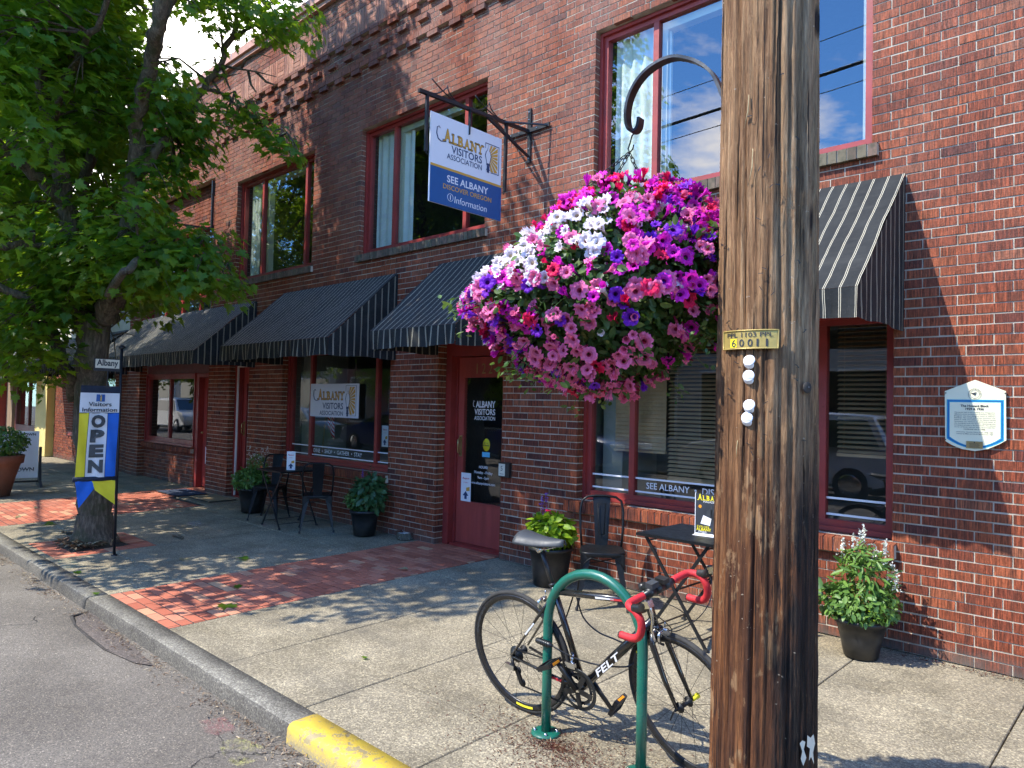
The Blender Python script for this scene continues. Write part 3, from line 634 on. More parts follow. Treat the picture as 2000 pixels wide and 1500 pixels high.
# openings: x0,x1,z0,z1
W_UP = [(-11.42, -9.07), (-7.92, -5.57), (-4.11, -1.65), (-0.15+1.0, 3.3)]
ZU0, ZU1 = 3.5086, 5.1636
OPEN = [(a, b_, ZU0, ZU1) for a, b_ in W_UP]
OPEN += [(-4.24, -1.50, 0.7282, 2.317), (-9.78, -7.17, 0.7282, 2.317)]
OPEN += [(-6.27, -5.24, 0.0, 2.317), (-11.49, -10.81, 0.0, 2.317)]
BAY = (-15.44, -12.27)
OPEN += [(BAY[0], BAY[1], 0.0, 5.42)]
bld = thing('brick_building', 'two storey dark red brick building with red framed windows and black awnings', 'building')
def brickwall(name, x0, x1, z0, z1, y, opens, parent, mats=('brick',), face=1, jamb=0.14, seed=1, zones=None, cw=CW, ch=CH, th=0.05, xoff=0.0):
    m = MB(); r = random.Random(seed); k = int(round(z0/ch)); z = k*ch
    while z < z1-0.01:
        zc = z+ch/2; ze = min(z+ch, z1)
        cuts = sorted((a, b_) for a, b_, c, d in opens if c-0.001 < zc < d)
        off = (0.5*cw if k % 2 else 0)+(0.25*cw if (k//6) % 2 and k % 6 == 0 else 0)+xoff
        x = x0-((x0+off) % cw)
        while x < x1:
            w = cw
            segs = [(max(x, x0), min(x+w, x1))]
            for a, b_ in cuts:
                ns = []; segs = [((b_ if 0 < s0-b_ < .035 else s0), (a if 0 < a-s1 < .035 else s1)) for s0, s1 in segs]
                for s0, s1 in segs:
                    if s1 <= a or s0 >= b_: ns.append((s0, s1))
                    else:
                        if s0 < a: ns.append((s0, a))
                        if s1 > b_: ns.append((b_, s1))
                segs = ns
            for s0, s1 in segs:
                if s1-s0 < 0.036 and not (x0 == s0 or x1 == s1): continue
                ja = any(abs(s1-a) < 1e-6 or abs(s0-b_) < 1e-6 for a, b_ in cuts)
                g0 = 0.0 if any(abs(s0-b_) < 1e-6 for a, b_ in cuts) else 0.0034
                g1 = 0.0 if any(abs(s1-a) < 1e-6 for a, b_ in cuts) else 0.0034
                mi = 0
                if zones:
                    for zz in zones:
                        if zz[0] <= zc < zz[1]: mi = zz[2]
                dy = max(-.003, min(.0022, r.gauss(0, 0.0013))); dz = r.gauss(0, 0.0010); t = min(1, max(0, r.gauss(0.55, 0.24)))
                dz2 = r.gauss(0, 0.0010)
                yf = y+dy
                m.box(s0+g0+r.uniform(0, .0015), s1-g1-r.uniform(0, .0015), yf, y+(jamb if ja else th), z+0.0049+dz, ze-0.0049+dz2, mi, t, skip=('k',))
            x += w
        z += ch; k += 1
    return m.build(name, list(mats), parent)
def mortar(name, x0, x1, z0, z1, y0, y1, opens, parent, inset=0.006):
    m = MB(); op = [(a-inset, b_+inset, c-inset, d+inset) for a, b_, c, d in opens]
    xs = sorted({x0, x1, *[v for o in op for v in o[:2] if x0 < v < x1]}); zs = sorted({z0, z1, *[v for o in op for v in o[2:] if z0 < v < z1]})
    def isopen(i, j):
        cx, cz = (xs[i]+xs[i+1])/2, (zs[j]+zs[j+1])/2
        return any(a < cx < b_ and c < cz < d for a, b_, c, d in op)
    nx, nz = len(xs)-1, len(zs)-1
    for i in range(nx):
        for j in range(nz):
            if isopen(i, j): continue
            skip = []
            if i > 0 and not isopen(i-1, j): skip.append('l')
            if i < nx-1 and not isopen(i+1, j): skip.append('r')
            if j > 0 and not isopen(i, j-1): skip.append('b')
            if j < nz-1 and not isopen(i, j+1): skip.append('t')
            m.box(xs[i], xs[i+1], y0, y1, zs[j], zs[j+1], 0, skip=skip)
    return m.build(name, ['mortar'], parent)
MINS = 0.0045   # mortar recess
brickwall('brick_face', BL, BR, 0.0, 6.024, 0.0, OPEN, bld, ('brick', 'brick_orange'), seed=4)
mortar('wall', BL+.004, BR, 0.0, ZT, MINS, 0.24, OPEN, bld, 0.004)
# upper wall bands: above lower projecting course
BX0 = BL
brickwall('brick_face', BX0, BR, 6.0179+.0662*0, 6.43, 0.0, [], bld, ('brick',), seed=14)
m = MB(); r = random.Random(21)
def course(m, x0, x1, z0, z1, y0, y1, w, mi=0, gap=0.008, base=0.5, spr=0.22):
    x = x0
    while x < x1-0.01:
        xe = min(x+w, x1); m.box(x+gap/2, xe-gap/2, y0+r.gauss(0, .0012), y1, z0+.004, z1-.004, mi, min(1, max(0, r.gauss(base, spr))), skip=('k',)); x += w
# lower projecting band z 5.955-6.018(+), dentils beneath; middle dentils; upper band and dentils
course(m, BX0, BR, 5.992, 6.062, -0.045, 0.05, 0.2035, 0)
course(m, BX0, BR, 6.420, 6.472, -0.045, 0.05, 0.2035, 0)
m.box(BX0, BR, -0.036, 0.05, 5.994, 6.060, 1, skip=('k',)); m.box(BX0, BR, -0.036, 0.05, 6.422, 6.470, 1, skip=('k',))
k = 0; x = -15.99
while x < BR-0.3:
    xe = x+0.2
    m.box(x, x+0.19, -0.045, 0.05, 5.930, 5.988, 0, r.random(), skip=('k',))
    m.box(x+0.0+0.20, x+0.39-0.01, -0.045, 0.05, 6.185, 6.243, 0, r.random(), skip=('k',))
    m.box(x, x+0.19, -0.045, 0.05, 6.358, 6.416, 0, r.random(), skip=('k',))
    x += 0.392
m.build('dentil_course', ['brick', 'mortar'], bld)
# patterned parapet band: groups of upright bricks and stacked flat bricks
m = MB(); x = BX0; k = 0
brickwall('brick_face', BX0, BR, 6.80, ZT, 0.0, [], bld, ('brick',), seed=33)
while x < BR:
    if k % 2 == 0:
        for i in range(4): m.box(x+i*0.067+.004, x+(i+1)*0.067-.004, r.gauss(0, .001), 0.05, 6.478, 6.814, 0, r.random(), skip=('k',))
        x += 0.268
    else:
        for j in range(5): m.box(x+.004, x+0.2-.004, r.gauss(0, .001), 0.05, 6.478+j*0.0672+.004, 6.478+(j+1)*0.0672-.004, 0, r.random(), skip=('k',))
        x += 0.2
    k += 1
m.build('patterned_band', ['brick_orange'], bld)
m = MB()
m.box(BL-0.02, BR, -0.10, 0.30, ZT+0.0, ZT+0.12, 0); m.box(BL-0.02, BR, -0.06, -0.001, ZT-0.07, ZT-0.002, 0)
for k in range(16): 
    x = BL+k*1.5; m.box(x-.004, x+.004, -0.103, 0.303, ZT+0.001, ZT+0.123, 1)
m.build('parapet_coping', ['terracap', 'flash'], bld)
# recessed bay at left end with stepped corbels
bayo = [(BAY[0]+.001, BAY[1]-.001, 0.0, 4.72)]
brickwall('bay_brick_face', BAY[0], BAY[1], 4.70, 5.46, 0.16, [], bld, ('brick',), seed=44, th=0.04)
mortar('bay_wall', BAY[0]-.01, BAY[1]+.01, 4.70, 5.5, 0.171, 0.25, [], bld, 0)
m = MB()
for i in range(4):
    z0 = 5.42+0.075*i-0.30*0; course(m, BAY[0]+0.002, BAY[1]-0.002, z0-0.085*0, z0+0.06, 0.12-0.036*i, 0.2, 0.2035, 0)
m.build('corbel_steps', ['brick'], bld)
m = MB(); 
for i in range(3): m.box(BAY[0]+.004, BAY[1]-.004, 0.15-0.036*i, 0.2, 5.48+0.075*i, 5.495+0.075*i, 0)
m.build('corbel_mortar', ['mortar'], bld)
# bulkhead brick of bay
brickwall('bulkhead_brick', BAY[0], -13.06, 0.0, 0.60, 0.13, [], bld, ('brick',), seed=51, th=0.04)
mortar('bulkhead_wall', BAY[0]-.01, -13.07, 0.0, 0.62, 0.141, 0.25, [], bld, 0)
# main body behind (roof and side wall)
m = MB(); m.box(BL+.006, BR, 0.24, 14, -0.3, ZT-0.35, 0, skip=('f',)); m.box(BL+.01, BR, 0.24, 0.30, 5.6, ZT-.01, 0)
m.box(BL+.006, BL+0.2, 0.25, 14, ZT-0.36, ZT, 0)
m.build('side_wall_and_roof', ['opp_brick'], bld)
# ---- sills
def sill(x0, x1, z0, z1, yo, name='sill'):
    m = MB(); n = max(2, int(round((x1-x0)/0.068))); w = (x1-x0)/n; rr = random.Random(int(x0*77))
    for i in range(n):
        a = x0+i*w+.004; b_ = x0+(i+1)*w-.004; j = rr.gauss(0, .002); t = rr.random()
        m.add([(a,-yo+j,z0),(b_,-yo+j,z0),(b_,0.14,z0),(a,0.14,z0),(a,-yo+j,z1-0.016),(b_,-yo+j,z1-0.016),(b_,0.14,z1+0.012),(a,0.14,z1+0.012)],
              [(0,3,2,1),(4,5,6,7),(0,1,5,4),(1,2,6,5),(2,3,7,6),(3,0,4,7)], 0, False, t)
    m.box(x0+.003, x1-.003, -yo+0.008, 0.13, z0+.004, z1-0.022, 1)
    return m.build(name, ['sill' if z0 > 2 else 'brick', 'mortar'], bld)
for a, b_ in W_UP: sill(a-0.02, b_+0.05, 3.41, 3.515, 0.045)
sill(-4.36, -1.50+.03, 0.61, 0.725, 0.05); sill(-9.80, -7.15, 0.61, 0.725, 0.05); sill(BAY[0], -13.07, 0.60, 0.70, -0.06)
# ---- windows
def window(x0, x1, z0, z1, mull, yf, fw=0.075, label=None, mat_='redpaint', glassm='glass', depth=1.6, trans=(), room='interior', fd=0.07, bottom=0.08, curt=(), blinds=()):
    m = MB(); g = 0.001
    m.box(x0+g, x0+fw, yf, yf+fd, z0+g, z1-g); m.box(x1-fw, x1-g, yf, yf+fd, z0+g, z1-g)
    m.box(x0+fw, x1-fw, yf+.002, yf+fd, z1-fw, z1-g); m.box(x0+fw, x1-fw, yf+.002, yf+fd, z0+g, z0+bottom)
    # outer stop moulding
    m.box(x0+g, x0+0.03, yf-0.03, yf-.001, z0+g, z1-g); m.box(x1-0.03, x1-g, yf-0.03, yf-.001, z0+g, z1-g); m.box(x0+.031, x1-.031, yf-0.03, yf-.001, z1-0.032, z1-g)
    m.box(x0+.031, x1-.031, yf-0.035, yf+.001, z0+g, z0+0.035)
    w = m.build('window', [mat_], bld)
    if label: w['label'] = label
    for mx in mull:
        mm = MB(); mm.box(mx-0.028, mx+0.028, yf+.004, yf+fd-.004, z0+bottom+.001, z1-fw-.001); mm.build('mullion', [mat_], w)
    for tz in trans:
        mm = MB(); mm.box(x0+fw+.001, x1-fw-.001, yf+.006, yf+fd-.006, tz-0.016, tz+0.016); mm.build('muntin', [mat_], w)
    ed = [x0+fw]+list(mull)+[x1-fw]
    for i in range(len(ed)-1):
        gm = MB(); a = ed[i]+(0.028 if i else 0); b_ = ed[i+1]-(0.028 if i < len(ed)-2 else 0)
        gm.add([(a-.004, yf+0.035, z0+bottom-.004), (b_+.004, yf+0.035, z0+bottom-.004), (b_+.004, yf+0.035, z1-fw+.004), (a-.004, yf+0.035, z1-fw+.004)], [(0, 1, 2, 3)])
        gm.build('pane', [glassm], w)
    im = MB()   # room shell behind the glass
    a, b_, c, d, y0, y1 = x0+.01, x1-.01, z0+.01, z1-.01, yf+fd+.003, yf+fd+depth
    im.add([(a,y0,c),(b_,y0,c),(b_,y1,c),(a,y1,c),(a,y0,d),(b_,y0,d),(b_,y1,d),(a,y1,d)], [(0,1,2,3),(7,6,5,4),(1,5,6,2),(2,6,7,3),(0,3,7,4)])
    im.build('room_shell', [room], w)
    if z0 > 3:
        cs = MB(); a_, b2_ = mull[0]+.029, mull[-1]-.029; y0_ = yf+fd+.004
        cs.box(a_, a_+.05, y0_, y0_+.09, z0+bottom, z1-fw-.07); cs.box(a_, b2_, y0_, y0_+.09, z1-fw-.069, z1-fw); cs.build('inner_casing', ['cream'], w)
    for (ca, cb, n) in curt:
        cm = MB(); vs = []; K = 40
        for i in range(K+1):
            x = ca+(cb-ca)*i/K; y = yf+fd+0.05+0.02*math.sin(i*2*PI*n/K)
            vs += [(x, y, z0+.03), (x, y, z1-.03)]
        cm.add(vs, [(2*i, 2*i+2, 2*i+3, 2*i+1) for i in range(K)], 0, True); cm.build('curtain', ['curtain'], w)
    for (ba, bb, bz0, bz1, tilt) in blinds:
        bm_ = MB(); z = bz1
        while z > bz0:
            ca, sa = math.cos(tilt)*0.02, math.sin(tilt)*0.02
            bm_.obox(((ba+bb)/2, yf+fd+0.09, z), ((bb-ba)/2, 0, 0), (0, ca, sa), (0, -sa*.05, 0.0012)); z -= 0.036
        bm_.box(ba, bb, yf+fd+0.07, yf+fd+0.11, bz0-0.03, bz0-0.008)
        for xx in (ba+0.12*(bb-ba), bb-0.12*(bb-ba)): bm_.box(xx-.001, xx+.001, yf+fd+.088, yf+fd+.09, bz0, bz1)
        bm_.build('blind', ['blind'], w)
    return w
YU = 0.10
window(-11.42, -9.07, ZU0, ZU1, (-10.74, -9.44), YU, curt=((-11.33, -11.02, 3),), glassm='glass_up', label='upstairs red window nearest the street tree')
window(-7.92, -5.57, ZU0, ZU1, (-7.33, -6.01), YU, curt=((-7.84, -7.08, 5),), glassm='glass_up', label='upstairs red window behind the hanging blue and white sign')
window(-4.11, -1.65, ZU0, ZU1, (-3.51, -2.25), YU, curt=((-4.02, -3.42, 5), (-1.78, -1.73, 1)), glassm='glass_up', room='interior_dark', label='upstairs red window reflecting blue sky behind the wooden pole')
window(0.85, 3.3, ZU0, ZU1, (1.45, 2.7), YU)
YL_ = 0.12
w_ = window(-4.24, -1.50, 0.73, 2.32, (-3.71, -2.02), YL_, blinds=((-4.0, -3.45, 1.22, 2.28, 1.3), (-3.42, -2.75, 0.98, 2.28, 0.5), (-2.72, -2.06, 1.45, 2.28, 0.5), (-1.96, -1.58, 1.30, 2.28, 0.4)), room='interior_mid', label='ground floor red window with wooden blinds and white lettering strip')
w2_ = window(-9.78, -7.17, 0.73, 2.32, (-9.18, -7.61), YL_, room='interior_mid', label='ground floor red window with the white visitors sign')
# white strips + lettering on glass
X_, Z_ = (1, 0, 0), (0, 0, 1)
m = MB(); yg = YL_+0.035-0.003
for a, b_ in ((-4.165, -3.738), (-3.682, -2.048), (-1.992, -1.575)):
    for zc in (0.845, 0.965): m.box(a, b_, yg-.001, yg, zc-.008, zc+.008)
text(m, 'SEE ALBANY  •  DISCOVER OREGON', (-2.93, yg, 0.906), X_, Z_, w=1.27, bold=0.01, off=.001)
m.build('lettering', ['white'], w_)
m = MB()
for a, b_ in ((-9.705, -9.208), (-9.152, -7.638), (-7.582, -7.245)):
    for zc in (0.835, 0.955): m.box(a, b_, yg-.001, yg, zc-.008, zc+.008)
text(m, 'DINE  •  SHOP  •  GATHER  •  STAY', (-8.52, yg, 0.895), X_, Z_, w=1.18, bold=0.01, off=.001)
m.build('lettering', ['white'], w2_)
m = MB(); m.add([(-9.705, yg+.0005, .843), (-9.706+.5, yg+.0005, .843), (-9.706+.5, yg+.0005, .947), (-9.705, yg+.0005, .947)], [(0,1,2,3)])
# pale wall returns just inside the big windows
m = MB(); m.box(-4.155, -3.93, 0.30, 0.9, 0.76, 2.28); m.build('inner_wall', ['interior_pale'], w_)
m = MB(); m.box(-9.70, -9.42, 0.30, 0.9, 0.76, 2.28); m.build('inner_wall', ['interior_pale'], w2_)
# ---- bay: transom window, shop window, door 128
wt = window(BAY[0]+.01, BAY[1]-.01, 3.02, 4.68, (-14.62, -13.84, -13.06), 0.14, fw=0.06, trans=(3.42, 3.82, 4.22), room='interior_pale', depth=1.0, bottom=0.1, label='wide transom window of many small panes above the left awning')
m = MB(); Rm = (-1, 0, 0)
for t, x, z in (('FOOD', -13.65, 3.27), ('WAY OUT', -13.75, 3.62)): 
    vs, fs, sz = glyphs(t, 0.03); w0 = 1.5
    m.add([(x-p[0]*w0/sz[0], 0.26, z+p[1]*0.26/sz[1]) for p in vs], fs)
m.build('lettering', ['ink'], wt)
m = MB(); m.box(BAY[0]+.012, BAY[1]-.012, 0.15, 0.22, 2.05, 3.015); m.build('fascia_board', ['brownframe'], bld)
ws = window(BAY[0]+.01, -13.10, 0.70, 2.05, (-14.30,), 0.15, fw=0.10, label='red framed shop window in the far left bay', depth=2.0, bottom=0.12)
def door(x0, x1, z1, yd, gl, num, label, side_frame=True, glass_x=0.14, gz0=0.50, gz1=1.93, fill='glass', strip=False, mat_='redwood'):
    # frame around
    m = MB(); m.box(x0+.001, x0+0.09, yd-0.10, yd+0.05, 0.0, z1); m.box(x1-0.05, x1-.001, yd-0.10, yd+0.05, 0.0, z1); m.box(x0+.0905, x1-.0505, yd-0.10, yd+0.05, 2.14, z1)
    m.box(x0+.0905, x0+.115, yd-0.02, yd+0.05, 0.0, 2.14); m.box(x0+.12, x1-.0505, yd-0.10, yd+.06, 0.0, 0.025)
    m.build('door_frame', ['redpaint'], bld)
    a, b_ = x0+0.118, x1-0.052; ga, gb = a+glass_x, b_-0.11
    m = MB(); m.box(a, ga, yd, yd+0.045, 0.03, 2.13); m.box(gb, b_, yd, yd+0.045, 0.03, 2.13)
    m.box(ga, gb, yd+.0015, yd+0.045, 0.03, gz0); m.box(ga, gb, yd+.0015, yd+0.045, gz1, 2.13)
    m.box(ga, gb, yd-.008, yd+.001, gz0-.02, gz0-.002); 
    d = m.build('door', [mat_], bld)
    if label: d['label'] = label
    g = MB(); g.add([(ga, yd+.02, gz0), (gb, yd+.02, gz0), (gb, yd+.02, gz1), (ga, yd+.02, gz1)], [(0,1,2,3)]); g.build('pane', ['glass'], d)
    im = MB(); im.add([(a,yd+.05,.03),(b_,yd+.05,.03),(b_,yd+1.6,.03),(a,yd+1.6,.03),(a,yd+.05,2.13),(b_,yd+.05,2.13),(b_,yd+1.6,2.13),(a,yd+1.6,2.13)], [(0,1,2,3),(7,6,5,4),(1,5,6,2),(2,6,7,3),(0,3,7,4)])
    im.build('room_shell', ['interior'], d)
    h = MB(); h.box(a+0.03, a+0.075, yd-.006, yd-.0005, 1.0, 1.24); h.tube([(a+.052, yd-.004, 1.02), (a+.052, yd-.045, 1.05), (a+.052, yd-.045, 1.19), (a+.052, yd-.004, 1.22)], 0.008, 8); h.build('handle', ['brass'], d)
    return d, a, b_, ga, gb
d1, a, b_, ga, gb = door(-6.27, -5.24, 2.32, 0.22, None, '122', 'red street door of number 122 with dark lettered glass', glass_x=0.09, gz0=0.50, gz1=1.90)
MT['doorblack'] = mat('doorblack', (0.008, 0.009, 0.010), 0.25)
m = MB(); text(m, '1 2 2', (-5.74, 0.2195, 2.00), X_, Z_, h=0.115, w=.25, bold=0.0); m.build('house_number', ['brass'], d1)
cxl = -5.74; yl = 0.238
m = MB(); text(m, 'ALBANY', (cxl+.01, yl, 1.60), X_, Z_, w=0.31, h=.075, bold=.03); text(m, 'VISITORS', (cxl, yl, 1.515), X_, Z_, w=.33, h=.068, bold=.02); text(m, 'ASSOCIATION', (cxl, yl, 1.445), X_, Z_, w=.33, h=.044, bold=.01)
text(m, 'HOURS:', (cxl, yl, .90), X_, Z_, w=.14, bold=.02); text(m, 'Monday - Friday', (cxl, yl, .835), X_, Z_, w=.29, bold=.01); text(m, '9am - 5pm', (cxl, yl, .778), X_, Z_, w=.18, bold=.01); text(m, 'www.albanyvisitors.com', (cxl-.01, yl, .715), X_, Z_, w=.40, bold=.01)
m.tube([(cxl-.165, yl, 1.63), (cxl-.18, yl, 1.64), (cxl-.19, yl, 1.61), (cxl-.185, yl, 1.575), (cxl-.16, yl, 1.57)], .003, 5)
m.build('lettering', ['white'], d1)
m = MB(); m.lathe([(0.0, 0), (.055, 0), (.055, .002), (0, .002)], (-5.70, yl-.001, 1.15), 20, axis=(0, -1, 0), sx=1, sy=1.3); m.build('oval_sticker', ['yellow'], d1)
m = MB(); text(m, 'HISTORIC', (-5.70, yl-.0045, 1.17), X_, Z_, w=.085); text(m, 'BUSINESS', (-5.70, yl-.0045, 1.145), X_, Z_, w=.095, bold=.02); m.build('sticker_lettering', ['ink'], d1)
m = MB(); m.box(-5.765, -5.645, yl-.001, yl, 1.015, 1.07); m.build('blue_sticker', ['sky_blue_sticker'], d1)
# ---- stickers with poster
def card(name, c, w, h, R_=X_, U_=Z_, parent=None, lab=None, cat=None):
    c, R_, U_ = map(lambda q: np.asarray(q, float), (c, R_, U_)); Nn = np.cross(R_, U_)
    m = MB(); m.obox(c, R_*w/2, Nn*.001, U_*h/2, 0)
    text(m, 'Passport', c+U_*h*.30, R_, U_, w=w*.7, mi=1, off=.0025, shear=.3, bold=.02); text(m, 'to Albany', c+U_*h*.16, R_, U_, w=w*.45, mi=1, off=.0025)
    m.add([c+Nn*.0025+R_*p*w+U_*q_*h for p, q_ in ((.05,-.02),(.40,.02),(.40,-.12),(.05,-.14))], [(0,1,2,3)], 2)
    m.add([c+Nn*.0025+R_*p*w+U_*q_*h for p, q_ in ((-.3,-.30),(0,-.14),(.3,-.30))], [(0,2,1)], 3); m.add([c+Nn*.0022+R_*p*w+U_*q_*h for p, q_ in ((-.12,-.42),(.12,-.42),(.12,-.30),(-.12,-.30))], [(0,1,2,3)], 3)
    o = m.build(name, ['white', 'flagred', 'gold', 'navy'], parent)
    if lab: tag(o, lab, cat)
    return o
card('leaflet', (-5.99, 0.212, 0.66), 0.16, 0.32, parent=d1)
d2, a, b_, ga, gb = door(-11.49, -10.81, 2.32, 0.20, None, '124', 'red door with a pale frosted pane', glass_x=0.10, gz0=0.42, gz1=1.85)
m = MB(); m.box(ga+.03, gb, .215, .219, .43, 1.84); m.build('frosted_sheet', ['curtain'], d2)
m = MB(); m.box(a-.03, a-.012, .09, .118, 0.03, 2.13); m.box(a-.01, b_, .09, .115, 2.115, 2.135); m.build('weatherstrip', ['whitepaint'], d2)
# door 128
m = MB(); m.box(-13.09, -12.97, 0.14, 0.24, 0, 2.04); m.box(-12.3, -12.275, 0.14, 0.24, 0, 2.04); m.box(-12.969, -12.301, .14, .24, 1.97, 2.04); m.build('door_frame', ['redpaint'], bld)
m = MB(); yd = 0.24; a, b_ = -12.965, -12.305
m.box(a, a+.13, yd, yd+.045, .02, 1.965); m.box(b_-.12, b_, yd, yd+.045, .02, 1.965); m.box(a+.13, b_-.12, yd+.001, yd+.045, .02, .42); m.box(a+.13, b_-.12, yd+.001, yd+.045, 1.78, 1.965)
d3 = m.build('door', ['redwood'], bld); d3['label'] = 'red shop door in the far left bay'
m = MB(); m.add([(a+.13, yd+.02, .42), (b_-.12, yd+.02, .42), (b_-.12, yd+.02, 1.78), (a+.13, yd+.02, 1.78)], [(0,1,2,3)]); m.build('pane', ['glass'], d3)
m = MB(); m.box(a, b_, yd+.05, yd+1.5, .02, .03); m.box(a, b_, yd+1.4, yd+1.5, .03, 1.965); m.box(a-.02, a, yd+.05, yd+1.5, .02, 1.965); m.box(b_, b_+.02, yd+.05, yd+1.5, .02, 1.965); m.build('room_shell', ['interior'], d3)
m = MB(); text(m, '128', (-12.62, yd-.001, 1.87), X_, Z_, w=.16, bold=.02); m.build('house_number', ['ink'], d3)
m = MB(); m.box(-12.60, -12.44, yd+.012, yd+.014, 1.42, 1.66); text(m, 'FINE', (-12.52, yd+.011, 1.60), X_, Z_, w=.12, mi=1); m.add([(-12.58, yd+.0115, 1.45), (-12.46, yd+.0115, 1.47), (-12.50, yd+.0115, 1.57), (-12.56, yd+.0115, 1.55)], [(0,1,2,3)], 1); m.build('notice', ['white', 'ink'], d3)
card('leaflet', (-12.75, yd-.012, .58), .13, .30, parent=d3)
m = MB(); m.box(-12.66, -12.50, yd-.012, yd-.0005, .30, .34); m.build('mail_slot', ['brass'], d3)
m = MB(); m.ball((-12.91, yd-.04, .98), .022, 6); m.build('handle', ['brass'], d3)
# plaque box by door 122
t = thing('intercom_box', 'small black box with a white number card beside the lettered glass door', 'box', (-5.16, -.001, .93))
m = MB(); m.box(-.075, .075, -.04, 0, -.075, .075); m.build('housing', ['plastic_black'], t)
m = MB(); m.box(-.068, .02, -.044, -.0405, -.062, .062); text(m, '5', (-.024, -.0445, .015), X_, Z_, h=.05, mi=1); m.box(-.05, .004, -.0448, -.0442, -.045, -.040, 1); m.build('card', ['cream', 'ink'], t)
# ================================================================== AWNINGS
def awning(x0, x1, label, y1=-0.955, z1=3.25, zc=2.345, zv=2.165, group=None):
    cx = (x0+x1)/2; t = thing('awning', label, 'awning', (cx, 0, zv), group=group); h = (x1-x0)/2
    rr = random.Random(int(x0*13)); ph0 = rr.uniform(0, 6); ny = 14; nx = max(8, int((x1-x0)/0.03)); m = MB(); vs = []
    for i in range(nx+1):
        x = -h+2*h*i/nx; sag = 0.012*math.sin(PI*i/nx)
        for j in range(ny+1):
            s = j/ny; sg = sag*math.sin(PI*s)*2
            wr = 0.006*math.sin(x*7+s*9+ph0)+0.004*math.sin(x*19-s*14+ph0)*math.sin(PI*s); bay = 0.010*math.sin(PI*((x+h)/(2*h)*max(1, round(2*h/1.2))) % PI)*math.sin(PI*s)
            vs.append((x, -0.012+(y1+0.012)*s, (z1-zv)+(zc-z1)*s-sg*1.2-bay+wr*math.sin(PI*s)))
    m.add(vs, [(i*(ny+1)+j, i*(ny+1)+j+1, (i+1)*(ny+1)+j+1, (i+1)*(ny+1)+j) for i in range(nx) for j in range(ny)], 0, True)
    m.build('canopy', ['awn_x'], t)
    m = MB(); vs = []; nz = 5
    ph = rr.uniform(0, 6)
    for i in range(nx+1):
        x = -h+2*h*i/nx
        for j in range(nz+1):
            s = j/nz; wv = (0.016*math.sin(x*19+ph+2*math.sin(x*3))+0.010*math.sin(x*47+ph))*s
            vs.append((x, y1-0.002+wv, (zc-zv)*(1-s)-0.002+0.006*math.sin(x*9+ph)*s))
    m.add(vs, [(i*(nz+1)+j, i*(nz+1)+j+1, (i+1)*(nz+1)+j+1, (i+1)*(nz+1)+j) for i in range(nx) for j in range(nz)], 0, True)
    m.build('valance', ['awn_x'], t)
    for sx in (-1, 1):
        m = MB(); vs = []; K = 24
        for i in range(K+1):
            s = i/K; y = -0.004+(y1+0.004)*s
            zt = (z1-zv)+(zc-z1)*s-0.006; zb = 0.02*math.sin(s*9+ph)*0.4
            for j in range(9):
                q = j/8; vs.append((sx*(h+0.001)+0.006*math.sin(y*26+q*2+ph)*(q), y, zt+(zb-zt)*q))
        m.add(vs, [(i*9+j, (i+1)*9+j, (i+1)*9+j+1, i*9+j+1) for i in range(K) for j in range(8)], 0, True)
        m.build('side_panel', ['awn_y'], t)
    m = MB()
    for sx in (-1, 1):
        x = sx*(h-0.02); m.tube([(x, -.015, z1-zv-.02), (x, y1+.02, zc-zv-.02)], .010, 6); m.tube([(x, y1+.02, zc-zv-.02), (x, -.015, zc-zv-.02)], .010, 6)
    m.tube([(-h+.02, y1+.02, zc-zv-.022), (h-.02, y1+.02, zc-zv-.022)], .010, 6); m.tube([(-h+.02, -.015, z1-zv-.022), (h-.02, -.015, z1-zv-.022)], .010, 6)
    m.build('frame', ['black_metal'], t)
    return t
AG = 'black pinstriped awnings along the brick front'
awning(-4.36, -1.43, 'black pinstriped awning at the right end, behind the wooden pole', group=AG)
awning(-6.27, -4.93, 'narrow black pinstriped awning over the lettered door, beside the flower basket', zc=2.34, zv=2.15, z1=3.20, group=AG)
awning(-9.76, -7.06, 'black pinstriped awning over the window with the white visitors sign', zc=2.32, zv=2.12, z1=3.18, group=AG)
awning(-15.30, -10.62, 'widest black pinstriped awning, covering the far left bay', zc=2.30, zv=2.10, z1=3.14, group=AG)
awning(-21.0, -16.15, 'short dark awning on the cream neighbouring building', zc=2.30, zv=2.06, z1=2.99, group=AG)
awning(-25.9, -22.0, 'farthest dark awning, half hidden behind the tree trunk', zc=2.25, zv=1.95, z1=3.0, group=AG)
